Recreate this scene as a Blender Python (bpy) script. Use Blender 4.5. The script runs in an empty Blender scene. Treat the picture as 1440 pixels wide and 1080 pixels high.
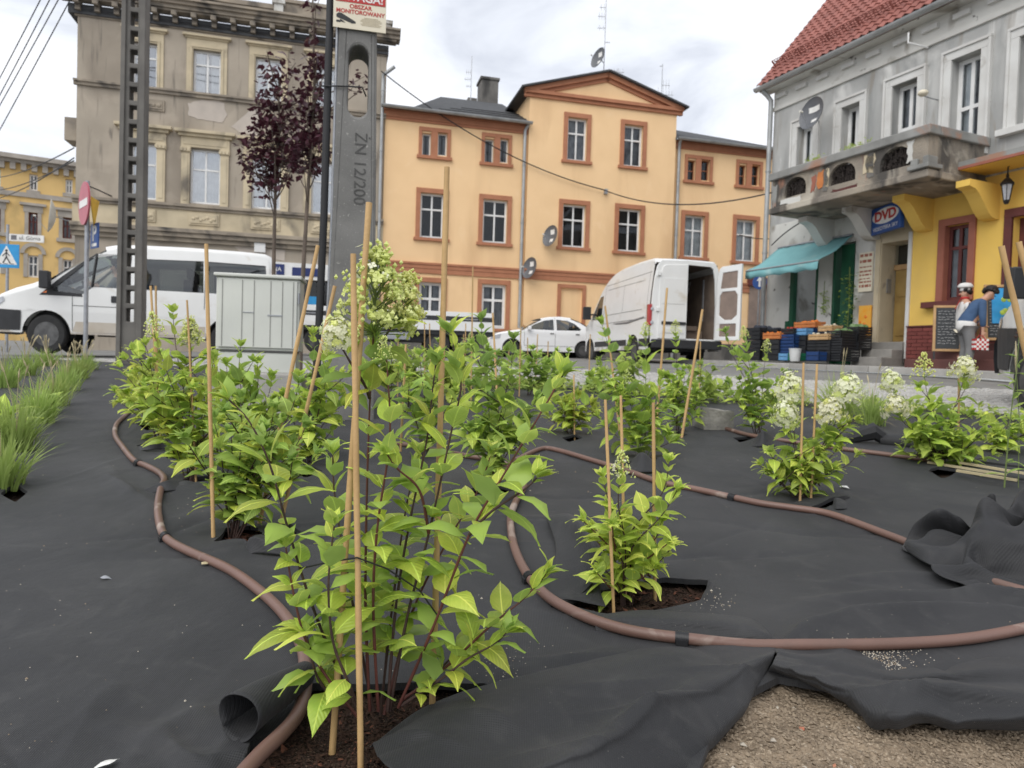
import bpy, bmesh, math, random
import numpy as np
from mathutils import Vector as V, Matrix as M, geometry

rnd = random.Random(11)
S = bpy.context.scene
COL = S.collection
PI = math.pi
rad = math.radians

# ------------------------------------------------------------------ camera
PITCH, ROLL, FPX, CZ = .0291, .0308, 1000.0, .8
CF = V((0, math.cos(PITCH), -math.sin(PITCH)))
_r0, _u0 = V((1, 0, 0)), V((0, math.sin(PITCH), math.cos(PITCH)))
CR = _r0*math.cos(ROLL) + _u0*math.sin(ROLL)
CU = _u0*math.cos(ROLL) - _r0*math.sin(ROLL)
CAM = V((0, 0, CZ))
cd = bpy.data.cameras.new('camera')
cam = bpy.data.objects.new('camera', cd)
COL.objects.link(cam)
cam.matrix_world = M(((CR.x, CU.x, -CF.x, CAM.x), (CR.y, CU.y, -CF.y, CAM.y), (CR.z, CU.z, -CF.z, CAM.z), (0, 0, 0, 1)))
cd.sensor_width, cd.lens = 36.0, 25.0
cd.clip_start, cd.clip_end = .02, 2000
cd.dof.use_dof = True
cd.dof.focus_distance = 1.6
cd.dof.aperture_fstop = 7.0
S.camera = cam

# ------------------------------------------------------------------ sky, sun, exposure
w = bpy.data.worlds.new('World')
S.world = w
w.use_nodes = True
nt = w.node_tree
nt.nodes.clear()
def wn(t, **k):
    n = nt.nodes.new(t)
    for a, b in k.items(): setattr(n, a, b)
    return n
SUN_EL, SUN_AZ = rad(48), rad(215)      # azimuth clockwise from +Y (behind the camera, to the left)
sky = wn('ShaderNodeTexSky', sky_type='NISHITA', sun_disc=False)
sky.sun_elevation, sky.sun_rotation = SUN_EL, SUN_AZ
b1 = wn('ShaderNodeBackground'); b1.inputs[1].default_value = .1
tc = wn('ShaderNodeTexCoord')
mp = wn('ShaderNodeMapping'); mp.inputs['Scale'].default_value = (1, 1, 2.6)
n1 = wn('ShaderNodeTexNoise'); n1.inputs['Scale'].default_value = 3.1; n1.inputs['Detail'].default_value = 7; n1.inputs['Roughness'].default_value = .55
n1.inputs['Distortion'].default_value = .4
rp = wn('ShaderNodeValToRGB')
rp.color_ramp.elements[0].position, rp.color_ramp.elements[0].color = .36, (.60, .63, .70, 1)
rp.color_ramp.elements[1].position, rp.color_ramp.elements[1].color = .60, (.93, .94, .97, 1)
e = rp.color_ramp.elements.new(.47); e.color = (.78, .81, .87, 1)
b2 = wn('ShaderNodeBackground'); b2.inputs[1].default_value = .88
mx = wn('ShaderNodeMixShader'); mx.inputs[0].default_value = .93
out = wn('ShaderNodeOutputWorld')
L = nt.links.new
L(tc.outputs['Generated'], mp.inputs[0]); L(mp.outputs[0], n1.inputs[0]); L(n1.outputs[0], rp.inputs[0]); L(rp.outputs[0], b2.inputs[0])
L(sky.outputs[0], b1.inputs[0]); L(b1.outputs[0], mx.inputs[1]); L(b2.outputs[0], mx.inputs[2]); L(mx.outputs[0], out.inputs[0])
sd = bpy.data.lights.new('sun', 'SUN')
sd.energy, sd.angle, sd.color = 1.5, rad(55), (1, .97, .92)
sun = bpy.data.objects.new('sun', sd); COL.objects.link(sun)
sun.rotation_euler = V((math.sin(SUN_AZ)*math.cos(SUN_EL), math.cos(SUN_AZ)*math.cos(SUN_EL), math.sin(SUN_EL))).to_track_quat('Z', 'Y').to_euler()
S.view_settings.view_transform = 'Standard'
S.view_settings.look = 'None'
S.view_settings.gamma = 1
S.view_settings.exposure = .55
S.view_settings.use_curve_mapping = False
try:
    S.cycles.max_bounces = 8; S.cycles.transparent_max_bounces = 16; S.cycles.use_denoising = True
except Exception: pass

# ------------------------------------------------------------------ helpers: geometry of the place
def GZ(x, y):
    b = .064*y if y < 11 else .704 + .0225*(min(y, 45)-11)
    return b + .012*max(-15, min(15, x))*max(0, min(1, y/13))
def GZn(x, y):
    b = np.where(y < 11, .064*y, .704+.0225*(np.minimum(y, 45)-11))
    return b + .012*np.clip(x, -15, 15)*np.clip(y/13, 0, 1)
def ray(px, py): return CF + CR*((px-720)/FPX) - CU*((py-540)/FPX)
def at(px, py, t): return CAM + ray(px, py)*t
def gnd(px, py, up=0.0):
    d = ray(px, py); lo, hi = .3, 80.0
    for _ in range(60):
        m = (lo+hi)/2; p = CAM + d*m
        if p.z > GZ(p.x, p.y)+up: lo = m
        else: hi = m
    return CAM + d*((lo+hi)/2)
def depth(p): return (p-CAM).dot(CF)

def zpx(p, py):                             # height above p at which the vertical through p meets picture row py
    a, b, k = (p-CAM).dot(CU), (p-CAM).dot(CF), (540-py)/FPX
    return (k*b-a)/(CU.z-k*CF.z)
class Fr:                                   # a vertical frame: local x along a facade, y into the building, z up
    def __init__(s, x, y, ang, z=None):
        a = rad(ang); s.a = a
        s.o = V((x, y, GZ(x, y) if z is None else z))
        s.u = V((math.cos(a), math.sin(a), 0)); s.n = V((-math.sin(a), math.cos(a), 0))
        s.mat = M.Translation(s.o) @ M.Rotation(a, 4, 'Z')
    def hit(s, px, py, off=0.0):            # off: metres in front of the facade
        d = ray(px, py)
        t = (s.o - s.n*off - CAM).dot(s.n)/d.dot(s.n)
        p = CAM + d*t - s.o
        return p.dot(s.u), p.z
    def rect(s, xl, xr, yt, yb, off=0.0):
        xm, ym = (xl+xr)/2, (yt+yb)/2
        return (s.hit(xl, ym, off)[0], s.hit(xr, ym, off)[0], s.hit(xm, yb, off)[1], s.hit(xm, yt, off)[1])
    def loc(s, p): q = p - s.o; return V((q.dot(s.u), q.dot(s.n), q.z))
    def world(s, u, y, z): return s.o + s.u*u + s.n*y + V((0, 0, z))

# ------------------------------------------------------------------ helpers: objects
def tag(o, label=None, cat=None, group=None, kind=None):
    if label: o['label'] = label
    if cat: o['category'] = cat
    if group: o['group'] = group
    if kind: o['kind'] = kind
    return o
def empty(name, mat, label, cat, group=None):
    o = bpy.data.objects.new(name, None); COL.objects.link(o)
    o.matrix_world = mat if isinstance(mat, M) else M.Translation(mat)
    o.empty_display_size = .1
    return tag(o, label, cat, group)
def link(name, me, parent=None, mat=None):
    o = bpy.data.objects.new(name, me); COL.objects.link(o)
    if parent: o.parent = parent
    if mat is not None: o.matrix_basis = mat
    return o

class MB:
    def __init__(s): s.v = []; s.f = []; s.m = []
    def add(s, vs, fs, mi=0):
        n = len(s.v); s.v += [tuple(a) for a in vs]
        s.f += [tuple(i+n for i in f) for f in fs]; s.m += [mi]*len(fs); return s
    def quad(s, a, b, c, d, mi=0): return s.add([a, b, c, d], [(0, 1, 2, 3)], mi)
    def box(s, x0, x1, y0, y1, z0, z1, mi=0):
        return s.add([(x0,y0,z0),(x1,y0,z0),(x1,y1,z0),(x0,y1,z0),(x0,y0,z1),(x1,y0,z1),(x1,y1,z1),(x0,y1,z1)],
              [(0,3,2,1),(4,5,6,7),(0,1,5,4),(1,2,6,5),(2,3,7,6),(3,0,4,7)], mi)
    def obox(s, c, ax, ay, az, hx, hy, hz, mi=0):        # oriented box
        c, ax, ay, az = V(c), V(ax)*hx, V(ay)*hy, V(az)*hz
        P = [c+ax*i+ay*j+az*k for k in (-1, 1) for i, j in ((-1,-1),(1,-1),(1,1),(-1,1))]
        return s.add(P, [(0,3,2,1),(4,5,6,7),(0,1,5,4),(1,2,6,5),(2,3,7,6),(3,0,4,7)], mi)
    def bar(s, a, b, w, h, mi=0, upv=(0,0,1)):
        a, b = V(a), V(b); d = (b-a); ln = d.length; d.normalize()
        sd_ = d.cross(V(upv));
        if sd_.length < 1e-4: sd_ = d.cross(V((0, 1, 0)))
        sd_.normalize(); u_ = sd_.cross(d)
        return s.obox((a+b)/2, d, sd_, u_, ln/2, w/2, h/2, mi)
    def tube(s, pts, r, n=8, mi=0, cap=True):
        pts = [V(p) for p in pts]; k = len(pts); rs = r if isinstance(r, (list, tuple)) else [r]*k
        base = len(s.v); prev = None
        for i, p in enumerate(pts):
            t = (pts[min(i+1, k-1)]-pts[max(i-1, 0)])
            if t.length < 1e-9: t = V((0, 0, 1))
            t.normalize()
            if prev is None:
                a = t.cross(V((0, 0, 1)))
                if a.length < .1: a = t.cross(V((1, 0, 0)))
            else: a = prev - t*prev.dot(t)
            a.normalize(); prev = a; b = t.cross(a)
            for j in range(n):
                q = 2*PI*j/n
                s.v.append(tuple(p + (a*math.cos(q)+b*math.sin(q))*rs[i]))
        for i in range(k-1):
            for j in range(n):
                A = base+i*n+j; B = base+i*n+(j+1)%n
                s.f.append((A, B, B+n, A+n)); s.m.append(mi)
        if cap:
            s.f.append(tuple(base+j for j in range(n))[::-1]); s.m.append(mi)
            s.f.append(tuple(base+(k-1)*n+j for j in range(n))); s.m.append(mi)
        return s
    def lathe(s, prof, n=12, mi=0, mat=None, cap=True):
        b = len(s.v)
        for r, z in prof:
            for j in range(n):
                p = V((r*math.cos(2*PI*j/n), r*math.sin(2*PI*j/n), z))
                s.v.append(tuple(mat @ p if mat else p))
        for i in range(len(prof)-1):
            for j in range(n):
                A = b+i*n+j; B = b+i*n+(j+1)%n
                s.f.append((A, B, B+n, A+n)); s.m.append(mi)
        if not cap: return s
        s.f.append(tuple(b+j for j in range(n))[::-1]); s.m.append(mi)
        s.f.append(tuple(b+(len(prof)-1)*n+j for j in range(n))); s.m.append(mi)
        return s
    def prism(s, poly, a, b, fn, holes=(), mi=0):        # polygon (p, q) swept from a to b; fn(p, q, t) -> point
        rings = [list(poly)] + [list(h) for h in holes]
        flat = [p for r_ in rings for p in r_]
        tri = geometry.tessellate_polygon([[V((p[0], p[1], 0)) for p in r_] for r_ in rings])
        n = len(flat); base = len(s.v)
        s.v += [tuple(fn(p[0], p[1], a)) for p in flat] + [tuple(fn(p[0], p[1], b)) for p in flat]
        for t in tri:
            s.f.append((base+t[0], base+t[1], base+t[2])); s.m.append(mi)
            s.f.append((base+n+t[2], base+n+t[1], base+n+t[0])); s.m.append(mi)
        o = 0
        for r_ in rings:
            k = len(r_)
            for i in range(k):
                A, B = base+o+i, base+o+(i+1) % k
                s.f.append((A, B, B+n, A+n)); s.m.append(mi)
            o += k
        return s
    def sphere(s, c, r, n=8, m=6, mi=0, sc=(1, 1, 1)):
        prof = [(max(1e-4, math.sin(PI*i/m))*r, -math.cos(PI*i/m)*r) for i in range(m+1)]
        return s.lathe(prof, n, mi, M.Translation(V(c)) @ M.Diagonal((sc[0], sc[1], sc[2], 1)))
    def grid(s, P, mi=0):                                # P[i][j] points
        b = len(s.v); nu, nv = len(P), len(P[0])
        for r_ in P: s.v += [tuple(p) for p in r_]
        for i in range(nu-1):
            for j in range(nv-1):
                A = b+i*nv+j
                s.f.append((A, A+nv, A+nv+1, A+1)); s.m.append(mi)
        return s
    def mesh(s, name, mats, smooth=None, fix=True):
        me = bpy.data.meshes.new(name)
        me.from_pydata(s.v, [], s.f)
        for m_ in (mats if isinstance(mats, (list, tuple)) else [mats]): me.materials.append(m_)
        if any(s.m): me.polygons.foreach_set('material_index', s.m)
        if fix:
            bm = bmesh.new(); bm.from_mesh(me); bmesh.ops.recalc_face_normals(bm, faces=bm.faces); bm.to_mesh(me); bm.free()
        if smooth is not None:
            me.polygons.foreach_set('use_smooth', [True]*len(me.polygons))
            if smooth < 180: me.set_sharp_from_angle(angle=rad(smooth))
        me.update()
        return me
    def build(s, name, mats, parent=None, smooth=None, mat=None, bevel=0, fix=True):
        o = link(name, s.mesh(name, mats, smooth, fix), parent, mat)
        if bevel:
            b = o.modifiers.new('bevel', 'BEVEL'); b.width = bevel; b.segments = 2; b.limit_method = 'ANGLE'; b.angle_limit = rad(40)
        return o
def arc(cx, cz, r, a0, a1, n, rz=None): return [(cx+r*math.cos(a0+(a1-a0)*i/n), cz+(rz or r)*math.sin(a0+(a1-a0)*i/n)) for i in range(n+1)]
def spline(pts, n=8):
    P = [V(p) for p in pts]; out_ = []
    for i in range(len(P)-1):
        a, b, c, d = P[max(i-1, 0)], P[i], P[i+1], P[min(i+2, len(P)-1)]
        for k in range(n):
            t = k/n
            out_.append(.5*((2*b)+(c-a)*t+(2*a-5*b+4*c-d)*t*t+(3*b-a-3*c+d)*t**3))
    out_.append(P[-1]); return out_
def text(name, body, size, m, parent, mat, align='CENTER', sx=1.0, extrude=.001, bold=0.0):
    c = bpy.data.curves.new(name, 'FONT'); c.body = body; c.size = size; c.extrude = extrude; c.align_x = align; c.align_y = 'CENTER'; c.offset = bold
    c.materials.append(m)
    tmp = bpy.data.objects.new(name, c); me = bpy.data.meshes.new_from_object(tmp); bpy.data.objects.remove(tmp); bpy.data.curves.remove(c)
    if not me.materials: me.materials.append(m)
    o = bpy.data.objects.new(name, me); COL.objects.link(o); o.parent = parent
    o.matrix_basis = mat @ M.Diagonal((sx, 1, 1, 1)); return o
XZ = M.Rotation(PI/2, 4, 'X')           # text standing in the local xz plane, read from -y

# ------------------------------------------------------------------ helpers: materials
def mat(name):
    m = bpy.data.materials.new(name); m.use_nodes = True
    t = m.node_tree; t.nodes.clear()
    o = t.nodes.new('ShaderNodeOutputMaterial'); p = t.nodes.new('ShaderNodeBsdfPrincipled')
    t.links.new(p.outputs[0], o.inputs[0]); return m, t, p, o
def nn(t, k, **kw):
    n = t.nodes.new(k)
    for a, b in kw.items():
        if a.startswith('i_'): n.inputs[a[2:]].default_value = b
        else: setattr(n, a, b)
    return n
def c4(c): return (c[0], c[1], c[2], 1)
def noise_(t, scale, detail=5, stretch=None, coord='Object', dist=0.0):
    tc_ = nn(t, 'ShaderNodeTexCoord'); n = nn(t, 'ShaderNodeTexNoise')
    n.inputs['Scale'].default_value = scale; n.inputs['Detail'].default_value = detail; n.inputs['Distortion'].default_value = dist
    if stretch:
        mp_ = nn(t, 'ShaderNodeMapping'); mp_.inputs['Scale'].default_value = stretch
        t.links.new(tc_.outputs[coord], mp_.inputs[0]); t.links.new(mp_.outputs[0], n.inputs[0])
    else: t.links.new(tc_.outputs[coord], n.inputs[0])
    return n
def ramp(t, src, p0, p1, c0=(0, 0, 0), c1=(1, 1, 1)):
    r_ = nn(t, 'ShaderNodeValToRGB')
    r_.color_ramp.elements[0].position, r_.color_ramp.elements[0].color = p0, c4(c0)
    r_.color_ramp.elements[1].position, r_.color_ramp.elements[1].color = p1, c4(c1)
    t.links.new(src, r_.inputs[0]); return r_
def mixc(t, fac, a, b):
    m_ = nn(t, 'ShaderNodeMix', data_type='RGBA')
    if isinstance(fac, (int, float)): m_.inputs[0].default_value = fac
    else: t.links.new(fac, m_.inputs[0])
    for i, c in ((6, a), (7, b)):
        if isinstance(c, tuple): m_.inputs[i].default_value = c4(c)
        else: t.links.new(c, m_.inputs[i])
    return m_.outputs[2]
def bump_(t, p, src, strength, dist=.01):
    b = nn(t, 'ShaderNodeBump'); b.inputs['Strength'].default_value = strength; b.inputs['Distance'].default_value = dist
    t.links.new(src, b.inputs['Height'])
    prev = p.inputs['Normal'].links
    if prev: t.links.new(prev[0].from_socket, b.inputs['Normal'])
    t.links.new(b.outputs[0], p.inputs['Normal'])
def pm(name, c, c2=None, scale=4, rough=.7, bump=0, bscale=60, metal=0, stains=(), spec=.4, rand=0, bdist=.01, coat=0):
    m, t, p, o = mat(name)
    c2 = c2 or tuple(v*.8 for v in c)
    n = noise_(t, scale); col = ramp(t, n.outputs[0], .35, .68, c, c2).outputs[0]
    for (sc_, ss, st, lo, hi) in stains:                 # colour, scale, stretch, ramp low/high
        s_ = noise_(t, ss, 7, st, dist=.6)
        col = mixc(t, ramp(t, s_.outputs[0], lo, hi).outputs[0], col, sc_)
    if rand:
        oi = nn(t, 'ShaderNodeObjectInfo'); hs = nn(t, 'ShaderNodeHueSaturation')
        mr = nn(t, 'ShaderNodeMapRange'); mr.inputs['To Min'].default_value = 1-rand; mr.inputs['To Max'].default_value = 1+rand
        t.links.new(oi.outputs['Random'], mr.inputs[0]); t.links.new(mr.outputs[0], hs.inputs['Value'])
        t.links.new(col, hs.inputs['Color']); col = hs.outputs[0]
    t.links.new(col, p.inputs['Base Color'])
    p.inputs['Roughness'].default_value = rough; p.inputs['Metallic'].default_value = metal
    p.inputs['Specular IOR Level'].default_value = spec
    if coat: p.inputs['Coat Weight'].default_value = coat; p.inputs['Coat Roughness'].default_value = .08
    if bump:
        b = noise_(t, bscale, 4); bump_(t, p, b.outputs[0], bump, bdist)
    return m

# plain materials
MT = {}
MT['white_frame'] = pm('white_window_frame', (.78, .78, .77), (.7, .7, .68), rough=.35)
MT['trim_brown'] = pm('terracotta_trim', (.43, .185, .10), (.37, .155, .082), 3, .75, .15, 80)
MT['peach'] = pm('peach_render', (.86, .595, .335), (.82, .56, .31), 1.3, .9, .25, 90,
                 stains=(((.70, .46, .25), .6, (1.3, 1.3, .22), .50, .74), ((.87, .62, .37), 1.1, None, .6, .8)))
MT['grey_roof'] = pm('dark_roof_felt', (.075, .078, .082), (.055, .056, .06), 6, .85, .4, 30)
MT['zinc'] = pm('zinc_gutter', (.42, .43, .43), (.30, .31, .31), 3, .45, metal=.4)
MT['old_plaster'] = pm('weathered_beige_plaster', (.42, .365, .295), (.345, .30, .242), .9, .92, .5, 45,
                 stains=(((.235, .20, .16), .55, (1, 1, .4), .50, .76), ((.43, .37, .30), .8, None, .56, .70), ((.13, .115, .10), 2.2, (2.5, 2.5, .25), .60, .8)))
MT['stone_trim'] = pm('weathered_stone_trim', (.60, .51, .355), (.47, .40, .28), 1.6, .88, .4, 50,
                 stains=(((.16, .14, .115), 1.3, (1, 1, .5), .54, .74),))
MT['dark_cornice'] = pm('sooty_cornice', (.37, .315, .245), (.22, .19, .155), 1.2, .9, .4, 40, stains=(((.07, .065, .06), 1.4, None, .52, .7),))
MT['pale_patch'] = pm('pale_plaster_patch', (.52, .46, .40), (.45, .40, .35), 2, .9, .3, 60)
MT['grey_plaster'] = pm('weathered_grey_plaster', (.48, .48, .465), (.345, .345, .335), .8, .92, .45, 40,
                 stains=(((.24, .245, .24), .9, (1.4, 1.4, .3), .47, .68), ((.66, .655, .63), 1.4, (1, 1, .6), .54, .70), ((.27, .24, .20), 2.4, (2, 2, .25), .56, .72)))
MT['white_plaster'] = pm('peeling_white_plaster', (.62, .615, .58), (.50, .49, .46), 1.1, .9, .4, 40,
                 stains=(((.29, .27, .235), 1.6, (1, 1, .6), .56, .66), ((.16, .15, .14), 4.5, None, .66, .7)))
MT['cream_plaster'] = pm('stained_cream_plaster', (.54, .46, .32), (.44, .37, .26), 1.3, .9, .35, 40, stains=(((.24, .21, .17), 2.2, (1, 1, .6), .58, .68),))
MT['yellow'] = pm('yellow_render', (.83, .555, .13), (.79, .52, .115), 1.2, .88, .25, 70, stains=(((.68, .46, .13), .8, (1, 1, .4), .55, .8),))
MT['balcony'] = pm('crumbling_balcony_concrete', (.36, .31, .245), (.22, .195, .165), 1.1, .95, .7, 30,
                 stains=(((.085, .078, .07), 1.7, (1, 1, .4), .48, .62), ((.46, .42, .35), 1.6, None, .56, .68), ((.40, .19, .12), 1.9, (1, 1, .35), .63, .70)), bdist=.02)
MT['balcony_cap'] = pm('balcony_capping', (.30, .30, .285), (.19, .19, .18), 2, .9, .5, 40, stains=(((.34, .20, .14), 1.4, None, .58, .68),))
MT['white_trim'] = pm('white_painted_surround', (.63, .63, .61), (.53, .52, .495), 2, .8, .2, 60, stains=(((.38, .36, .33), 2.6, None, .62, .75),))
MT['dark_red'] = pm('dark_red_paint', (.13, .035, .03), (.10, .028, .025), 4, .6)
MT['rose_trim'] = pm('rose_brown_trim', (.34, .125, .085), (.29, .105, .07), 4, .75)
MT['plinth_brick'] = pm('red_painted_brick', (.21, .055, .045), (.165, .042, .036), 7, .7, .25, 60, rand=.14)
MT['mortar'] = pm('dark_mortar', (.11, .04, .036), None, 9, .9)
MT['red_tile'] = pm('red_clay_tile', (.31, .115, .092), (.22, .082, .066), 2.2, .7, .2, 40, rand=0)
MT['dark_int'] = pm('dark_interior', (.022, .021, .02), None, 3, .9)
MT['curtain'] = pm('net_curtain', (.62, .62, .62), (.42, .43, .44), 5, .9)
MT['curtain_grey'] = pm('grey_curtain', (.20, .20, .21), (.11, .11, .12), 5, .9)
MT['black_metal'] = pm('black_metal', (.018, .018, .02), None, 8, .5)
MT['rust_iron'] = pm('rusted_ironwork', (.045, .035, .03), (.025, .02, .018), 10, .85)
MT['dish'] = pm('dark_grey_dish', (.13, .135, .145), (.10, .105, .115), 5, .5)
MT['dish_white'] = pm('white_dish', (.70, .68, .62), (.6, .58, .52), 5, .5)
MT['galv'] = pm('galvanised_steel', (.40, .41, .43), (.30, .31, .33), 14, .42, metal=.6)
MT['alu'] = pm('thin_aluminium', (.45, .46, .48), None, 14, .4, metal=.5)
MT['concrete'] = pm('weathered_concrete', (.225, .22, .21), (.15, .147, .141), 3, .95, .6, 140,
                 stains=(((.34, .33, .31), 45, None, .64, .70), ((.10, .098, .095), 2.2, (1.5, 1.5, .3), .50, .70)), bdist=.006)
MT['concrete_dark'] = pm('dark_pole_concrete', (.175, .166, .152), (.12, .114, .106), 3, .95, .5, 90, stains=(((.06, .058, .055), 1.2, (1, 1, .3), .55, .7),), bdist=.006)
MT['engrave'] = pm('recessed_lettering', (.095, .093, .09), None, 9, .95)
MT['plastic_grey'] = pm('grey_cabinet_plastic', (.62, .63, .58), (.55, .56, .52), 3, .55, .08, 120, stains=(((.33, .32, .28), 2.4, (1, 1, .35), .58, .8),))
MT['seam'] = pm('seam_shadow_gap', (.10, .10, .095), None, 3, .8)
MT['groove'] = pm('cabinet_groove', (.30, .30, .28), None, 3, .8)
MT['black_rubber'] = pm('black_rubber', (.022, .022, .023), (.03, .03, .03), 10, .75)
MT['black_plastic'] = pm('black_bumper_plastic', (.032, .033, .036), (.025, .026, .028), 6, .5, .1, 200)
MT['van_white'] = pm('white_van_paint', (.76, .765, .755), (.72, .725, .71), 2, .28, spec=.5, coat=.4,
                 stains=(((.55, .50, .42), 1.6, (1, 1, 2.0), .60, .85),))
_t = MT['van_white'].node_tree; _p = _t.nodes['Principled BSDF']; _c = _p.inputs['Base Color'].links[0].from_socket
_tc = nn(_t, 'ShaderNodeTexCoord'); _sx = nn(_t, 'ShaderNodeSeparateXYZ'); _t.links.new(_tc.outputs['Object'], _sx.inputs[0]); _n = noise_(_t, 2.2, 6, (.5, 1, 1)); _m = nn(_t, 'ShaderNodeMath', operation='MULTIPLY_ADD'); _m.inputs[1].default_value = 1.1; _t.links.new(_n.outputs[0], _m.inputs[0]); _t.links.new(_sx.outputs[2], _m.inputs[2])
_t.links.new(mixc(_t, ramp(_t, _m.outputs[0], .95, 1.6, (.75, .75, .75), (0, 0, 0)).outputs[0], _c, (.40, .335, .26)), _p.inputs['Base Color'])
MT['van_dirty'] = pm('road_dirt_on_white', (.47, .41, .33), (.60, .56, .50), 2, .55)
MT['car_white'] = pm('white_car_paint', (.80, .80, .80), (.78, .78, .78), 2, .22, spec=.5, coat=.6)
MT['steel_wheel'] = pm('grimy_wheel', (.14, .14, .14), (.08, .08, .08), 9, .5, metal=.5)
MT['red_lens'] = pm('red_lamp_lens', (.42, .02, .025), (.32, .015, .02), 12, .2, coat=.6)
MT['orange_lens'] = pm('orange_lamp_lens', (.80, .20, .03), (.65, .14, .02), 12, .25, coat=.5)
MT['clear_lens'] = pm('clear_lamp_lens', (.5, .52, .55), (.35, .36, .4), 30, .15, coat=.6)
MT['cargo'] = pm('plywood_cargo_lining', (.20, .15, .115), (.13, .10, .08), 3, .85)
MT['door_lining'] = pm('stained_door_board', (.27, .205, .17), (.20, .155, .13), 3, .85)
MT['bamboo'] = pm('bamboo_stake', (.56, .365, .165), (.42, .265, .115), 6, .6, .15, 80, stains=(((.27, .16, .07), 5, (3, 3, .4), .6, .75),), rand=.15)
MT['hose'] = pm('brown_irrigation_pipe', (.175, .100, .078), (.14, .080, .062), 5, .45, .08, 60, stains=(((.33, .26, .22), 6, None, .60, .70), ((.10, .07, .055), 2.5, None, .60, .75),), spec=.5)
MT['clip'] = pm('black_pipe_clip', (.02, .02, .022), None, 8, .4)
MT['fabric_dark'] = None
MT['rock'] = pm('grey_granite', (.36, .34, .31), (.22, .21, .195), 5, .9, .8, 22, stains=(((.46, .43, .38), 4, None, .58, .7),), bdist=.02)
MT['kerb'] = pm('kerb_stone', (.40, .385, .36), (.31, .30, .28), 4, .9, .4, 60, rand=.1)
MT['sett'] = pm('granite_sett', (.47, .46, .44), (.37, .36, .345), 9, .85, .5, 90, rand=.18)
MT['sand_joint'] = pm('joint_sand', (.33, .315, .29), (.25, .235, .215), 12, .95, .3, 120)
MT['asphalt'] = pm('worn_asphalt', (.20, .198, .19), (.155, .153, .147), 1.5, .9, .35, 160, stains=(((.20, .195, .185), 1.1, None, .55, .7),), bdist=.004)
MT['pavement'] = pm('pavement_concrete', (.24, .232, .22), (.17, .165, .155), 2, .92, .3, 90)
MT['paint_line'] = pm('pale_blue_road_paint', (.50, .57, .60), (.36, .39, .40), 5, .8)
MT['print_red'] = pm('red_print', (.46, .035, .03), None, 8, .5)
MT['print_white'] = pm('white_print', (.78, .77, .74), None, 8, .5)
MT['print_black'] = pm('black_print', (.03, .03, .03), None, 8, .5)
MT['print_tan'] = pm('tan_print', (.52, .44, .30), None, 8, .5)
MT['sign_cream'] = pm('cream_sign_board', (.72, .66, .52), (.66, .60, .47), 4, .5)
MT['sign_blue'] = pm('blue_sign', (.018, .075, .27), (.015, .06, .23), 6, .4)
MT['sign_light_blue'] = pm('bright_blue_sign', (.03, .29, .60), (.025, .25, .54), 6, .4)
MT['navy'] = pm('navy_sign', (.02, .035, .15), (.018, .03, .12), 6, .5)
MT['sign_red'] = pm('faded_red_sign', (.46, .09, .12), (.40, .07, .10), 6, .4)
MT['sign_yellow'] = pm('yellow_sign', (.70, .42, .03), None, 6, .45)
MT['awning'] = pm('turquoise_awning_cloth', (.20, .435, .455), (.165, .365, .385), 2, .8, .1, 60, stains=(((.38, .52, .50), 2, (1, 1, .5), .58, .75),))
MT['green_paint'] = pm('dark_green_paint', (.012, .085, .042), (.009, .06, .03), 3, .55)
MT['wood_door'] = pm('ochre_wood_door', (.33, .215, .065), (.25, .155, .045), 3, .6)
MT['board_black'] = pm('chalkboard', (.035, .038, .042), (.055, .058, .06), 3, .8)
MT['board_wood'] = pm('pine_frame', (.46, .285, .13), (.37, .22, .10), 6, .6)
MT['chalk'] = pm('chalk_writing', (.34, .34, .34), (.22, .22, .22), 20, .9)
MT['step_red'] = pm('red_brown_step', (.13, .052, .044), (.10, .04, .035), 3, .7)
MT['step_grey'] = pm('worn_grey_step', (.30, .285, .26), (.20, .19, .175), 3, .9, .4, 60)
MT['crate_black'] = pm('black_crate', (.022, .023, .026), (.016, .017, .019), 8, .5)
MT['crate_blue'] = pm('blue_crate', (.013, .045, .15), (.010, .036, .12), 8, .5)
MT['crate_lblue'] = pm('light_blue_crate', (.14, .33, .56), (.11, .27, .48), 8, .5)
MT['crate_green'] = pm('green_crate', (.015, .16, .08), (.012, .12, .06), 8, .5)
MT['crate_wood'] = pm('wooden_fruit_crate', (.56, .36, .18), (.45, .28, .13), 8, .75)
MT['crate_orange'] = pm('orange_crate', (.55, .20, .06), (.45, .15, .045), 8, .6)
MT['bucket'] = pm('white_bucket', (.62, .63, .62), None, 8, .5)
MT['orange_fruit'] = pm('orange_fruit', (.78, .22, .025), (.66, .16, .015), 18, .5)
MT['leafy'] = pm('green_vegetable', (.08, .17, .045), (.22, .30, .16), 9, .7)
MT['tomato'] = pm('red_vegetable', (.40, .05, .03), (.26, .03, .02), 12, .5)
MT['pale_veg'] = pm('pale_vegetable', (.66, .62, .50), (.52, .46, .33), 12, .6)
MT['orange_bag'] = pm('orange_printed_poster', (.80, .33, .02), (.72, .42, .08), 7, .5)
MT['skin'] = pm('skin', (.52, .30, .21), (.46, .26, .18), 8, .55)
MT['hair'] = pm('black_hair', (.012, .010, .010), (.02, .017, .016), 20, .6, .4, 60)
MT['denim'] = pm('blue_denim', (.055, .105, .20), (.038, .075, .15), 6, .85, .3, 120)
MT['grey_cloth'] = pm('grey_trousers', (.19, .19, .19), (.15, .15, .15), 6, .85)
MT['white_cloth'] = pm('white_cloth', (.70, .69, .67), (.60, .59, .57), 6, .85)
MT['red_cloth'] = pm('red_cloth', (.42, .03, .03), (.34, .025, .025), 6, .85)
MT['dark_cloth'] = pm('dark_cloth', (.04, .045, .06), (.03, .034, .045), 6, .9)
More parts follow.
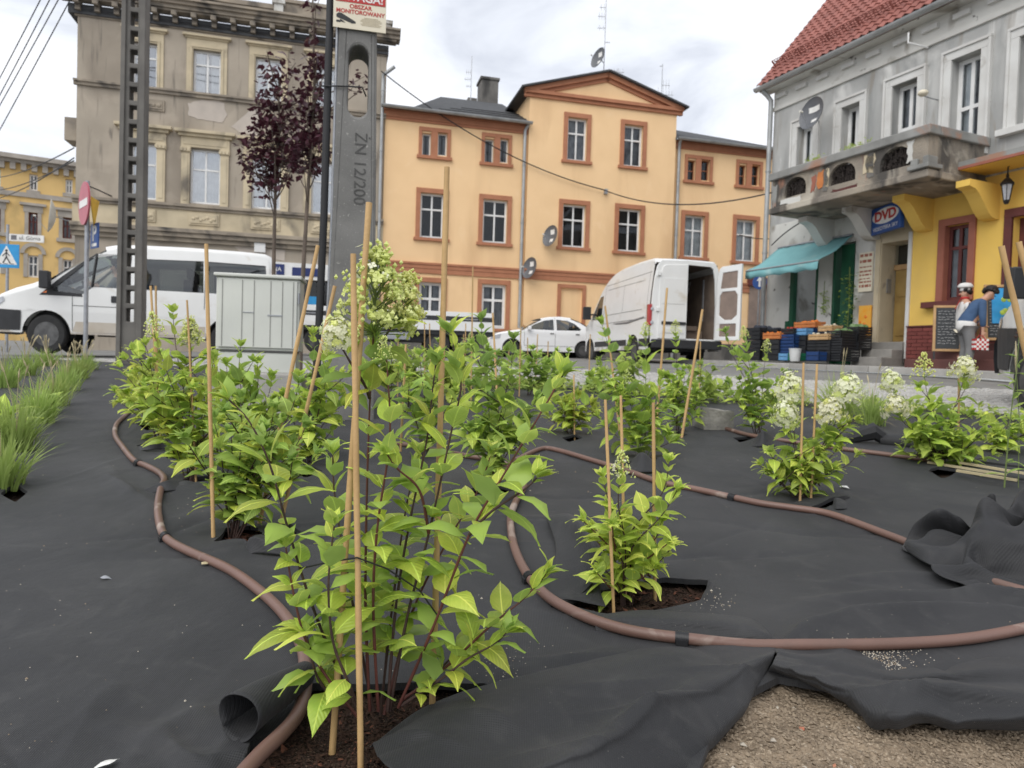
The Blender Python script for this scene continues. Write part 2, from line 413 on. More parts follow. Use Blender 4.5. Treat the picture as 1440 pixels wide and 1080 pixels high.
MT['hivis'] = pm('yellow_hi_vis_cloth', (.62, .74, .04), (.55, .66, .03), 6, .7)
MT['straw'] = pm('dry_straw', (.50, .43, .27), (.38, .32, .19), 6, .8)
MT['cable'] = pm('black_cable', (.02, .02, .022), None, 6, .6)
MT['yellow_far'] = pm('yellow_ochre_render', (.72, .49, .20), (.64, .435, .175), .7, .9, .2, 40, stains=(((.42, .30, .13), .5, (1, 1, .5), .54, .74),))
MT['grey_far'] = pm('weathered_grey_moulding', (.42, .38, .33), (.30, .27, .235), 1.5, .9)
def glass_mat(name, tint=(.9, .95, .97), base=.22, ior=1.5):
    m, t, p, o = mat(name); t.nodes.remove(p)
    g = nn(t, 'ShaderNodeBsdfGlossy'); g.inputs['Roughness'].default_value = .03; g.inputs['Color'].default_value = (.95, .97, 1, 1)
    tr = nn(t, 'ShaderNodeBsdfTransparent'); tr.inputs['Color'].default_value = c4(tint)
    f = nn(t, 'ShaderNodeFresnel'); f.inputs[0].default_value = ior
    a = nn(t, 'ShaderNodeMath', operation='ADD'); a.inputs[1].default_value = base; a.use_clamp = True
    n = noise_(t, .8, 2); b = nn(t, 'ShaderNodeBump'); b.inputs['Strength'].default_value = .05
    t.links.new(n.outputs[0], b.inputs['Height']); t.links.new(b.outputs[0], g.inputs['Normal'])
    mx_ = nn(t, 'ShaderNodeMixShader')
    t.links.new(f.outputs[0], a.inputs[0]); t.links.new(a.outputs[0], mx_.inputs[0]); t.links.new(tr.outputs[0], mx_.inputs[1]); t.links.new(g.outputs[0], mx_.inputs[2])
    t.links.new(mx_.outputs[0], o.inputs[0]); return m
MT['glass'] = glass_mat('window_glass', base=.02, ior=1.35)
MT['glass_shop'] = glass_mat('shop_window_glass', base=.02, ior=1.12)
MT['glass_bright'] = glass_mat('reflecting_window_glass', base=.30)
MT['glass_dark'] = glass_mat('tinted_vehicle_glass', (.35, .40, .40), .05)
MT['glass_car'] = glass_mat('vehicle_glass', (.75, .82, .82), .08)
MT['glass_screen'] = glass_mat('windscreen_glass', (.75, .82, .82), .38)

# fabric: black woven weed-control sheet with fine weave and dusty patches
m, t, p, o = mat('woven_black_ground_fabric')
n = noise_(t, 2.2, 6); dust = ramp(t, n.outputs[0], .38, .74, (.018, .0185, .0205), (.036, .036, .0375)).outputs[0]
s_ = noise_(t, 260, 2); sp = noise_(t, 3.0, 4)
mul = nn(t, 'ShaderNodeMath', operation='MULTIPLY')
t.links.new(ramp(t, s_.outputs[0], .71, .76).outputs[0], mul.inputs[0]); t.links.new(ramp(t, sp.outputs[0], .50, .72).outputs[0], mul.inputs[1])
n6 = noise_(t, 9, 6, dist=1.2)
col = mixc(t, ramp(t, n6.outputs[0], .56, .80, (0, 0, 0), (.30, .30, .30)).outputs[0], dust, (.075, .073, .070))
col = mixc(t, mul.outputs[0], col, (.30, .28, .25))
t.links.new(col, p.inputs['Base Color']); p.inputs['Roughness'].default_value = .66; p.inputs['Specular IOR Level'].default_value = .34
p.inputs['Sheen Weight'].default_value = .05
tc_ = nn(t, 'ShaderNodeTexCoord')
for dr in ('X', 'Y'):
    wv = nn(t, 'ShaderNodeTexWave', bands_direction=dr); wv.inputs['Scale'].default_value = 75; wv.inputs['Distortion'].default_value = .6
    t.links.new(tc_.outputs['Object'], wv.inputs[0]); bump_(t, p, wv.outputs[1], .22, .002)
nb = noise_(t, 38, 5); bump_(t, p, nb.outputs[0], .35, .004)
MT['fabric'] = m
# soils
def soil(name, a, b, c, sc):
    m, t, p, o = mat(name)
    n = noise_(t, sc, 8); v = nn(t, 'ShaderNodeTexVoronoi'); v.inputs['Scale'].default_value = sc*9
    tc_ = nn(t, 'ShaderNodeTexCoord'); t.links.new(tc_.outputs['Object'], v.inputs[0])
    col = ramp(t, n.outputs[0], .36, .66, a, b).outputs[0]
    n2 = noise_(t, sc*14, 3); col = mixc(t, ramp(t, n2.outputs[0], .56, .64).outputs[0], col, c)
    t.links.new(col, p.inputs['Base Color']); p.inputs['Roughness'].default_value = 1; p.inputs['Specular IOR Level'].default_value = .1
    bump_(t, p, v.outputs[0], .8, .008); n3 = noise_(t, sc*5, 6); bump_(t, p, n3.outputs[0], .9, .012)
    return m
MT['sand'] = soil('dry_sandy_soil', (.29, .225, .16), (.18, .14, .10), (.38, .31, .23), 11)
MT['mulch'] = soil('dark_bark_soil', (.050, .034, .026), (.024, .017, .014), (.11, .075, .055), 14)
# plant materials
def leaf_mat(name, a, b, back, tr=.42, veins=True, rand=.18):
    m, t, p, o = mat(name)
    oi = nn(t, 'ShaderNodeObjectInfo')
    n = noise_(t, 3.2, 3)
    col = ramp(t, n.outputs[0], .35, .7, a, b).outputs[0]
    hs = nn(t, 'ShaderNodeHueSaturation')
    mr = nn(t, 'ShaderNodeMapRange'); mr.inputs['To Min'].default_value = 1-rand; mr.inputs['To Max'].default_value = 1+rand
    t.links.new(oi.outputs['Random'], mr.inputs[0]); t.links.new(mr.outputs[0], hs.inputs['Value'])
    mr2 = nn(t, 'ShaderNodeMapRange'); mr2.inputs['To Min'].default_value = .485; mr2.inputs['To Max'].default_value = .512
    mm = nn(t, 'ShaderNodeMath', operation='FRACT'); m7 = nn(t, 'ShaderNodeMath', operation='MULTIPLY'); m7.inputs[1].default_value = 7.31
    t.links.new(oi.outputs['Random'], m7.inputs[0]); t.links.new(m7.outputs[0], mm.inputs[0]); t.links.new(mm.outputs[0], mr2.inputs[0]); t.links.new(mr2.outputs[0], hs.inputs['Hue'])
    t.links.new(col, hs.inputs['Color']); col = hs.outputs[0]
    if veins:
        tc_ = nn(t, 'ShaderNodeTexCoord'); sx = nn(t, 'ShaderNodeSeparateXYZ'); t.links.new(tc_.outputs['Object'], sx.inputs[0])
        ab = nn(t, 'ShaderNodeMath', operation='ABSOLUTE'); t.links.new(sx.outputs[1], ab.inputs[0])
        k = nn(t, 'ShaderNodeMath', operation='MULTIPLY_ADD'); k.inputs[1].default_value = -1.3
        t.links.new(ab.outputs[0], k.inputs[0]); t.links.new(sx.outputs[0], k.inputs[2])
        fr = nn(t, 'ShaderNodeMath', operation='PINGPONG'); fr.inputs[1].default_value = .055; t.links.new(k.outputs[0], fr.inputs[0])
        vr = ramp(t, fr.outputs[0], .0, .014, (1, 1, 1), (0, 0, 0)).outputs[0]
        mid = ramp(t, ab.outputs[0], .006, .02, (1, 1, 1), (0, 0, 0)).outputs[0]
        col = mixc(t, mid, col, tuple(min(1, v*1.5+.03) for v in a))
        bump_(t, p, fr.outputs[0], .35, .05)
    ge = nn(t, 'ShaderNodeNewGeometry')
    bf = nn(t, 'ShaderNodeMath', operation='MULTIPLY'); bf.inputs[1].default_value = .5; t.links.new(ge.outputs['Backfacing'], bf.inputs[0])
    col = mixc(t, bf.outputs[0], col, back)
    t.links.new(col, p.inputs['Base Color']); p.inputs['Roughness'].default_value = .42; p.inputs['Specular IOR Level'].default_value = .45
    tl = nn(t, 'ShaderNodeBsdfTranslucent'); t.links.new(col, tl.inputs[0])
    mx_ = nn(t, 'ShaderNodeMixShader'); mx_.inputs[0].default_value = tr
    t.links.new(p.outputs[0], mx_.inputs[1]); t.links.new(tl.outputs[0], mx_.inputs[2]); t.links.new(mx_.outputs[0], o.inputs[0])
    return m
MT['leaf'] = leaf_mat('hydrangea_leaf', (.50, .625, .095), (.41, .56, .080), (.36, .50, .15))
MT['leaf_lime'] = leaf_mat('young_lime_leaf', (.62, .72, .125), (.52, .655, .105), (.46, .60, .19))
MT['leaf_dark'] = leaf_mat('mid_green_leaf', (.40, .535, .105), (.32, .475, .09), (.27, .40, .15))
MT['leaf_olive'] = leaf_mat('yellowing_leaf', (.55, .60, .085), (.44, .53, .07), (.40, .47, .14))
MT['leaf_far'] = leaf_mat('distant_leaf', (.47, .60, .12), (.38, .52, .10), (.29, .42, .14), veins=False)
MT['grass'] = leaf_mat('grass_blade', (.42, .52, .14), (.32, .44, .10), (.33, .45, .14), veins=False)
MT['purple'] = leaf_mat('purple_plum_leaf', (.075, .019, .030), (.045, .013, .022), (.09, .028, .038), .18, veins=False)
MT['stem_red'] = pm('red_brown_stem', (.13, .040, .030), (.085, .030, .024), 8, .55)
MT['stem_dark'] = pm('dark_woody_stem', (.070, .038, .030), (.045, .026, .022), 8, .7, .3, 120)
MT['stem_green'] = pm('green_stem', (.15, .20, .06), None, 8, .6)
MT['petal'] = leaf_mat('cream_petal', (.84, .83, .66), (.80, .81, .55), (.84, .83, .68), .3, veins=False, rand=.03)
MT['bud'] = leaf_mat('lime_flower_bud', (.74, .80, .24), (.80, .82, .40), (.76, .80, .3), .35, veins=False, rand=.03)
MT['bark'] = pm('tree_bark', (.16, .125, .10), (.10, .08, .065), 8, .9, .5, 60)
# ================================================================== setting: ground, road, pavement
def yE(x): return 8.4-.37*x                     # far edge of the planting bed
def sheet(name, xs, ys, up, m, keep=None):
    mb = MB(); X, Y = np.meshgrid(xs, ys, indexing='ij'); Z = GZn(X, Y)+up
    P = np.stack([X, Y, Z], -1).reshape(-1, 3); nx, ny = len(xs), len(ys)
    mb.v = [tuple(p) for p in P.tolist()]
    for i in range(nx-1):
        for j in range(ny-1):
            cx, cy = (xs[i]+xs[i+1])/2, (ys[j]+ys[j+1])/2
            if keep and not keep(cx, cy): continue
            A = i*ny+j; mb.f.append((A, A+ny, A+ny+1, A+1)); mb.m.append(0)
    return tag(mb.build(name, m, smooth=180, fix=False), kind='structure')
gx = np.concatenate([np.linspace(-400, -30, 12), np.linspace(-20, 20, 41), np.linspace(30, 400, 12)])
gy = np.concatenate([np.linspace(-60, -2, 8), np.linspace(-1, 16, 35), np.linspace(18, 60, 15), np.linspace(80, 600, 10)])
sheet('ground', gx, gy, -.075, MT['asphalt'])
mb = MB()                                        # carriageway beyond the bed, following its edge
rows = [.0, 1.2, 2.6, 4.2, 7, 11, 16, 22, 30, 45]
P = [[(x, yE(max(-14, min(14, x)))+r_*1.0, GZ(x, yE(max(-14, min(14, x)))+r_)-.004) for r_ in rows] for x in np.linspace(-34, 34, 69)]
tag(mb.grid(P).build('road', MT['asphalt'], smooth=180), kind='structure')

# sett paving strip along the bed
cob = tag(bpy.data.objects.new('cobbled_pavement', None), kind='structure'); COL.objects.link(cob)
cob.location = (0, 8.4, GZ(0, 8.4))
mb = MB(); P = [[(x, yE(x)+r_-8.4, GZ(x, yE(x)+r_)+.006-cob.location.z) for r_ in (0, .8, 1.6, 2.4, 3.05)] for x in np.linspace(-7, 9, 33)]
mb.grid(P).build('joint_bed', MT['sand_joint'], cob, smooth=180)
sett_v = []
for k in range(6):
    q = random.Random(k); mb = MB(); lx, ly, h = .046+q.uniform(-.004, .004), .046+q.uniform(-.004, .004), .016
    j = lambda: q.uniform(-.005, .005)
    B = [(sx*lx, sy*ly, -.01) for sx, sy in ((-1,-1),(1,-1),(1,1),(-1,1))]
    T = [(sx*(lx-.008)+j(), sy*(ly-.008)+j(), h+j()*.6) for sx, sy in ((-1,-1),(1,-1),(1,1),(-1,1))]
    mb.add(B+T, [(4,5,6,7),(0,1,5,4),(1,2,6,5),(2,3,7,6),(3,0,4,7)]); sett_v.append(mb)
sett_me = [q.mesh('sett', MT['sett'], fix=False) for q in sett_v]
cand = []
dirE = V((1, -.37, 0)).normalized(); nE = V((.37, 1, 0)).normalized()
angE = math.atan2(dirE.y, dirE.x)
r_ = 0
for i in range(-70, 95):
    for k in range(28):
        s_, t_ = i*.104+(.052 if k % 2 else 0)+rnd.uniform(-.006, .006), .06+k*.104+rnd.uniform(-.005, .005)
        p = V((0, 8.4, 0))+dirE*s_+nE*t_
        if abs(p.x) > 8.6: continue
        p.z = GZ(p.x, p.y)+.008+rnd.uniform(-.004, .004)
        d = depth(p); vx = abs(p.x)/d
        vis = vx < .74 and p.x > .2
        cand.append((0 if vis else 1, d, p))
cand.sort(key=lambda a: (a[0], a[1]))
rest = MB()
for n_, (f_, d, p) in enumerate(cand):
    a = angE+rnd.uniform(-.06, .06)
    if n_ < 280:
        link('sett', rnd.choice(sett_me), cob, M.Translation(p-cob.location) @ M.Rotation(a, 4, 'Z'))
    else:
        mm = M.Translation(p-cob.location) @ M.Rotation(a, 4, 'Z'); q = rnd.choice(sett_v)
        rest.add([mm @ V(v_) for v_ in q.v], q.f)
tag(rest.build('sett_field', MT['sett'], cob, fix=False), kind='stuff')
# low concrete edging between bed and setts
edge = tag(bpy.data.objects.new('bed_kerb', None), kind='structure'); COL.objects.link(edge); edge.location = (0, 8.4, GZ(0, 8.4))
for i in range(-7, 9):
    p = V((0, 8.4, 0))+dirE*(i*1.0)+nE*-.04; p.z = GZ(p.x, p.y)-.02
    a, b = p-edge.location-dirE*.493, p-edge.location+dirE*.493
    b.z += GZ(p.x+dirE.x, p.y+dirE.y)-GZ(p.x, p.y); a.z += .0
    MB().bar(a, b, .10, .11).build('kerb_stone', MT['kerb'], edge, bevel=.008)

# ================================================================== facade tools
def wall(mb, u0, u1, z0, z1, ops, dep=.16, y=0.0, mi=0):
    us = sorted({u0, u1, *[min(max(o[0], u0), u1) for o in ops], *[min(max(o[1], u0), u1) for o in ops]})
    zs = sorted({z0, z1, *[min(max(o[2], z0), z1) for o in ops], *[min(max(o[3], z0), z1) for o in ops]})
    for i in range(len(us)-1):
        for j in range(len(zs)-1):
            cu, cz = (us[i]+us[i+1])/2, (zs[j]+zs[j+1])/2
            if any(o[0] < cu < o[1] and o[2] < cz < o[3] for o in ops): continue
            mb.quad((us[i], y, zs[j]), (us[i+1], y, zs[j]), (us[i+1], y, zs[j+1]), (us[i], y, zs[j+1]), mi)
    for a, b, c, d in ops:
        mb.quad((a, y, c), (a, y+dep, c), (a, y+dep, d), (a, y, d), mi); mb.quad((b, y, c), (b, y, d), (b, y+dep, d), (b, y+dep, c), mi)
        mb.quad((a, y, d), (a, y+dep, d), (b, y+dep, d), (b, y, d), mi); mb.quad((a, y, c), (b, y, c), (b, y+dep, c), (a, y+dep, c), mi)
    return mb
def surround(par, r, wd, name='window_surround', m='trim_brown', proud=.05, sill=.10, sillh=.11, y=0.0, head=None):
    a, b, c, d = r; mb = MB(); h = head or wd
    mb.box(a-wd, a, y-proud, y+.02, c, d); mb.box(b, b+wd, y-proud, y+.02, c, d)
    mb.box(a-wd, b+wd, y-proud-.002, y+.02, d, d+h)
    if sill: mb.box(a-wd-sill*.6, b+wd+sill*.6, y-proud-.05, y+.14, c-sillh, c)
    return mb.build(name, MT[m], par, bevel=.006)
def window(par, r, y=.12, fr='white_frame', fw=.055, mull=1, trans=.66, glass='glass', curtain=None, tilt=0, cov=1.0):
    a, b, c, d = r; mb = MB(); t = .05
    mb.box(a, a+fw, y, y+t, c, d); mb.box(b-fw, b, y, y+t, c, d); mb.box(a+fw, b-fw, y, y+t, c, c+fw*1.25); mb.box(a+fw, b-fw, y, y+t, d-fw, d)
    xs = [a+fw, b-fw]; zs = [c+fw*1.25, d-fw]
    cols = [xs[0]]; mw = fw*.9
    for k in range(1, mull+1):
        u = xs[0]+(xs[1]-xs[0])*k/(mull+1); mb.box(u-mw/2, u+mw/2, y-.004, y+t, zs[0], zs[1]); cols += [u-mw/2, u+mw/2]
    cols.append(xs[1]); rws = [zs[0]]
    if trans:
        z = zs[0]+(zs[1]-zs[0])*trans; mb.box(xs[0], xs[1], y-.007, y+t-.002, z-mw*.5, z+mw*.5); rws += [z-mw*.5, z+mw*.5]
    rws.append(zs[1])
    w_ = mb.build('window', MT[fr], par, bevel=.004)
    for i in range(0, len(cols), 2):
        for j in range(0, len(rws), 2):
            g = MB(); dx = rnd.uniform(-.006, .006)
            g.quad((cols[i], y+.022+dx, rws[j]), (cols[i+1], y+.022-dx, rws[j]), (cols[i+1], y+.022-dx, rws[j+1]), (cols[i], y+.022+dx, rws[j+1]))
            g.build('pane', MT[glass], w_, fix=False)
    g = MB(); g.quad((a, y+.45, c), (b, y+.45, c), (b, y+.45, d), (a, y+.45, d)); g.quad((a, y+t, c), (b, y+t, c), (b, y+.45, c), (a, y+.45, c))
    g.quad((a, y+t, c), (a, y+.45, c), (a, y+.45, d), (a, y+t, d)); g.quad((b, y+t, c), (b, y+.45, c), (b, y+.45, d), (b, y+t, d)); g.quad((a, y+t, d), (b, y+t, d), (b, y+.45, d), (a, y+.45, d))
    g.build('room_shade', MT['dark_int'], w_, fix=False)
    if curtain:
        n = 24; zt = d-.02; zb = d-(d-c)*cov; ph = rnd.uniform(0, 6)
        P = [[(a+.03+(b-a-.06)*i/n, y+.12+.018*math.sin(i*1.9+ph)+.012*math.sin(i*.7+ph), z) for z in (zb, (zb+zt)/2, zt)] for i in range(n+1)]
        if curtain[1] == 'split': P1 = P[:10]; P2 = P[-10:]; g = MB().grid(P1); g.grid(P2)
        else: g = MB().grid(P)
        g.build('curtain', MT[curtain[0]], w_, smooth=180, fix=False)
    return w_
def gutter(par, a, b, r, m='zinc', name='gutter'):
    a, b = V(a), V(b); d = (b-a).normalized(); s_ = d.cross(V((0, 0, 1))).normalized()
    mb = MB(); P = []
    for k in range(9):
        q = PI*k/8; off = s_*(math.cos(q)*r)+V((0, 0, -math.sin(q)*r)); P.append([a+off, b+off])
    P2 = [[p+V((0, 0, .004))*(1)+s_*(.004 if i < 4 else -.004) for p in r0] for i, r0 in enumerate(P)]
    mb.grid(P); mb.grid(P2[::-1])
    return mb.build(name, MT[m], par, smooth=60)
def dish(name, pos, aim, r, m, label, arm_to, group=None, marks=None):
    e_ = empty(name, pos, label, 'satellite dish', group); aim = V(aim).normalized()
    q = aim.to_track_quat('Z', 'Y').to_matrix().to_4x4()
    prof = [(max(1e-4, r*k/6), .16*r*(k/6)**2*2) for k in range(7)]
    mb = MB(); pts = prof + [(r*1.01, .32*r+.004)] + [(max(1e-4, r*k/6), .32*r*(k/6)**2-.012) for k in range(6, -1, -1)]
    mb.lathe(pts, 20, 0, q); mb.build('reflector', MT[m], e_, smooth=60)
    d0 = q @ V((0, -r*.95, .32*r)); f = q @ V((0, -.15*r, 1.05*r))
    MB().tube([d0, f], .008, 6).build('feed_arm', MT['galv'], e_, smooth=60)
    MB().tube([f-(q @ V((0, 0, .03))), f+(q @ V((0, 0, .05)))], .028, 8).build('receiver', MT['dish_white'], e_, smooth=60)
    a = V(arm_to)-V(pos); MB().tube([q @ V((0, 0, -.01)), (q @ V((0, 0, -.1))), a*.5+V((0, 0, -.02)), a], .018, 6).build('mounting_arm', MT['galv'], e_, smooth=60)
    if marks:
        for (mx_, my_, ww, hh) in marks:
            P = []
            for i in range(4):
                row = []
                for j in range(3):
                    x, y = (mx_+ww*(i/3-.5))*r, (my_+hh*(j/2-.5))*r
                    row.append(q @ V((x, y, .32*(x*x+y*y)/r+.006)))
                P.append(row)
            MB().grid(P).build('white_mark', MT['print_white'], e_)
    return e_

# ================================================================== the peach town house
A = Fr(1.9, 27, 14.07)
def Au(px, py): return A.hit(px, py)
peach = empty('peach_house', A.mat, 'peach rendered town house with terracotta window trims and a central gable', 'house')
uL, uM0, uM1, uR = Au(538, 200)[0], Au(742, 200)[0], Au(947, 220)[0], Au(1086, 250)[0]+1.5
zE = Au(640, 164)[1]; zE2 = Au(1020, 206)[1]; zG = Au(847, 146)[1]
wins = []
def AW(xl, xr, yt, yb, kind, cur=None, fr='white_frame'):
    r = A.rect(xl, xr, yt, yb); wins.append((r, kind, cur, fr)); return r
for (a, b) in ((593.5, 606), (615.5, 629)): AW(a, b, 187, 219, 's', ('curtain_grey', 'split'))
for (a, b) in ((681.5, 694.5), (703, 715)): AW(a, b, 195, 229, 's', ('curtain_grey', 'split'))
AW(590.8, 624, 272, 335, 'm'); AW(678.8, 713, 281, 342, 'm')
AW(588.5, 621.5, 397, 462, 'g', ('curtain_grey', 'split'), 'white_frame'); AW(677, 711, 400, 462, 'g', ('curtain_grey', 'split'))
AW(796, 823, 168, 228, 'm', ('curtain_grey', 'full')); AW(875, 901, 178, 236, 'm', ('curtain_grey', 'full'))
AW(789, 821, 289, 349, 'm'); AW(867, 898, 295, 355, 'm')
for (a, b) in ((966.5, 978), (985.5, 998)): AW(a, b, 225, 254, 'd')
for (a, b) in ((1038.5, 1049), (1056.5, 1068)): AW(a, b, 232, 261, 'd')
AW(962, 990, 303, 362, 'm', ('curtain', 'full')); AW(1034.5, 1062, 309, 368, 'm', ('curtain', 'full'))
niche = A.rect(786, 816, 406, 470)
ops = [w_[0] for w_ in wins]
LW = [o for o in ops if o[1] < uM0]; MW = [o for o in ops if uM0 < o[0] < uM1]; RW = [o for o in ops if o[0] > uM1]
mb = MB(); wall(mb, uL, uM0, -.6, zE, LW); wall(mb, uM1, uR, -.6, zE2, RW)
mb.box(uL+.01, uM0, .17, .20, -.6, zE-.02) if False else None
mb.quad((uL, 0, -.6), (uL, 9, -.6), (uL, 9, zE), (uL, 0, zE)); mb.quad((uR, 0, -.6), (uR, 0, zE2), (uR, 9, zE2), (uR, 9, -.6)); mb.quad((uL, 9, -.6), (uR, 9, -.6), (uR, 9, zE2), (uL, 9, zE2))
mb.build('wall', MT['peach'], peach, fix=False)
cp = -.16                                        # the gabled block stands slightly proud
mb = MB(); wall(mb, uM0, uM1, -.6, zG, MW+[niche], y=cp, dep=.2)
mb.quad((uM0, cp, -.6), (uM0, .3, -.6), (uM0, .3, zG), (uM0, cp, zG)); mb.quad((uM1, cp, -.6), (uM1, cp, zG), (uM1, .3, zG), (uM1, .3, -.6))
mb.quad((uM0, .3, zE-.2), (uM0, 5, zE-.2), (uM0, 5, zG), (uM0, .3, zG)); mb.quad((uM1, .3, zE-.2), (uM1, .3, zG), (uM1, 5, zG), (uM1, 5, zE-.2))
mb.quad((niche[0], cp+.07, niche[2]), (niche[1], cp+.07, niche[2]), (niche[1], cp+.07, niche[3]), (niche[0], cp+.07, niche[3]))
apx = Au(852, 106)
gab = [(uM0, zG), (uM1, zG), (apx[0], apx[1]-.25)]
mb.add([(u, cp+.002, z) for u, z in gab], [(0, 1, 2)])
mb.build('gable_wall', MT['peach'], peach, fix=False)
for r, k, cur, fr in wins:
    y0 = cp if uM0 < r[0] < uM1 else 0
    if k == 'd': window(peach, r, .14, 'trim_brown', .03, 0, .5, 'glass', cur)
    elif k == 's': window(peach, r, .14, fr, .05, 0, 0, 'glass', cur)
    else: window(peach, r, y0+.13, fr, .07 if k == 'm' else .10, 1, .66, 'glass', cur, cov=1.0)
    if k in 'mg': surround(peach, r, .16, y=y0, sill=.1, head=.17)
for i in (0, 2, 12, 14):                         # paired attic windows share one surround
    a, b = wins[i][0], wins[i+1][0]; r = (a[0], b[1], min(a[2], b[2]), max(a[3], b[3]))
    mb = MB(); wd = .12
    mb.box(r[0]-wd, r[0], -.05, .02, r[2], r[3]); mb.box(r[1], r[1]+wd, -.05, .02, r[2], r[3]); mb.box(r[0]-wd, r[1]+wd, -.052, .02, r[3], r[3]+.14)
    mb.box(a[1], b[0], -.048, .02, r[2], r[3]); mb.box(r[0]-wd-.06, r[1]+wd+.06, -.1, .14, r[2]-.11, r[2])
    mb.build('window_surround', MT['trim_brown'], peach, bevel=.006)
surround(peach, niche, .14, 'blind_door_surround', y=cp, sill=0)
# bands
def band(u0, u1, z0, z1, y0, pr=.07, name='string_course', m='trim_brown', par=None, steps=((0, 1, 1),)):
    mb = MB()
    for (f0, f1, k) in steps: mb.box(u0, u1, y0-pr*k, y0+.03, z0+(z1-z0)*f0, z0+(z1-z0)*f1)
    return mb.build(name, MT[m], par, bevel=.005)
zb0, zb1 = Au(640, 387)[1], Au(640, 372)[1]
ST = ((0, .45, .6), (.45, .8, .8), (.8, 1, 1.15))
for (a, b, y0) in ((uL, uM0-.002, 0), (uM0-.04, uM1+.04, cp), (uM1+.042, uR, 0)): band(a, b, zb0, zb1, y0, .08, par=peach, steps=ST)
for (a, b, z, ref) in ((uL, uM0-.002, zE, (640, 178)), (uM1, uR, zE2, (1020, 216.5))):
    zl = Au(*ref)[1]; band(a, b, zl, z, 0, .14, 'cornice', par=peach, steps=((0, .25, .35), (.25, .8, .6), (.8, 1, 1)))
# roofs of the wings
hr = 2.15
def roof(name, poly, th=.08):
    mb = MB(); n = len(poly); v = [V(p) for p in poly]
    mb.add([tuple(p) for p in v]+[tuple(p-V((0, 0, th))) for p in v], [tuple(range(n)), tuple(range(n, 2*n))[::-1]]+[(i, (i+1) % n, (i+1) % n+n, i+n) for i in range(n)])
    return mb.build(name, MT['grey_roof'], peach)
rl = A.hit(620, 136, -4.6); e0 = -.30
roof('roof', [(uL-.1, e0, zE+.02), (uM0+.02, e0, zE+.02), (uM0+.02, 4.6, rl[1]), (rl[0], 4.6, rl[1]), (rl[0]-1.1, 2.2, zE+1.05), (rl[0]-1.7, .6, zE+.3)])
rr = A.hit(960, 184, -4.0)
roof('roof', [(uM1-.02, e0, zE2+.02), (uR, e0, zE2+.02), (uR, 4.0, zE2+1.1), (uM1+1.6, 4.0, rr[1]-.15), (uM1-.02, 4.0, rr[1]+.1)])
for i in range(3):                               # felt seams
    z = i*.55+.6
    mb = MB(); k = (rl[1]-zE)/4.9
    mb.box(uL+2.0+i*.5, uM0, e0+z+.0, e0+z+.03, zE+.03+k*z, zE+.045+k*z).build('roof_seam', MT['black_rubber'], peach)
# gable roof with raking cornices
gl, gr = Au(738, 134), Au(959, 157)
gb0, gb1 = Au(847, 151.5)[1], Au(847, 142)[1]
band(uM0-.22, uM1+.22, gb0, gb1, cp, .16, 'gable_cornice', par=peach, steps=((0, .5, .5), (.5, 1, 1)))
for s_, (ue, ze) in ((-1, gl), (1, gr)):
    zz = gb1
    a = V((uM0-.25 if s_ < 0 else uM1+.25, cp-.12, zz+.02)); b = V((apx[0], cp-.12, apx[1]))
    d = (b-a).normalized(); nrm = V((-d.z, 0, d.x))*(1 if s_ < 0 else -1)
    if nrm.z < 0: nrm = -nrm
    for (o0, o1, pr) in ((0, .13, .0), (.13, .30, .10)):
        mb = MB(); q = [a+nrm*(-.30+o0), b+nrm*(-.30+o0), b+nrm*(-.30+o1), a+nrm*(-.30+o1)]
        mb.add([(p.x, cp-.06-pr, p.z) for p in q]+[(p.x, cp+.05, p.z) for p in q], [(0,1,2,3),(7,6,5,4),(0,4,5,1),(1,5,6,2),(2,6,7,3),(3,7,4,0)])
        mb.build('raking_cornice', MT['trim_brown'], peach)
    mb = MB(); q = [a+nrm*.0-d*.12, b, b+nrm*.06, a+nrm*.06-d*.12]
    mb.add([(p.x, cp-.30, p.z) for p in q]+[(p.x, 6, p.z) for p in q], [(0,1,2,3),(7,6,5,4),(0,4,5,1),(1,5,6,2),(2,6,7,3),(3,7,4,0)])
    mb.build('roof', MT['grey_roof'], peach)
gutter(peach, (uL-.1, e0-.08, zE+.02), (uM0+.06, e0-.08, zE-.01), .085); gutter(peach, (uM1-.03, e0-.08, zE2+.02), (uR, e0-.08, zE2), .085)
def pipe(par, u, z0, z1, y, r=.055, top=None, m='zinc'):
    mb = MB(); pts = [(u, y, z0), (u, y, z1-.5), (u, y, z1-.25)]
    pts += [(u+(top[0] if top else 0)*.5, y-.08, z1-.12), (u+(top[0] if top else 0), y-.22, z1)]
    mb.tube(pts, r, 10)
    o = mb.build('downpipe', MT[m], par, smooth=50)
    z = z0+1
    while z < z1-.5:
        MB().lathe([(r*1.02, 0), (r*1.25, .0), (r*1.25, .04), (r*1.02, .04)], 10, 0, M.Translation((u, y, z))).build('pipe_clamp', MT[m], o, smooth=30); z += 2.1
    return o
pipe(peach, Au(737, 260)[0]-.05, -.3, zE, -.1, .06, (.12, 0)); pipe(peach, Au(948, 270)[0]+.1, -.3, zE2, -.1, .06, (-.05, 0))
# chimney
c0, c1 = A.hit(677, 120, -4.8), A.hit(701, 122, -4.8)
mb = MB(); mb.box(c0[0], c1[0], 4.8, 5.7, rl[1]-.7, c0[1]+.28); mb.box(c0[0]-.05, c1[0]+.05, 4.75, 5.75, c0[1]+.28, c0[1]+.40); mb.box(c0[0]-.5, c0[0]-.1, 5.2, 5.7, rl[1]-.5, rl[1]+.35)
mb.build('chimney', MT['concrete_dark'], peach, bevel=.02)
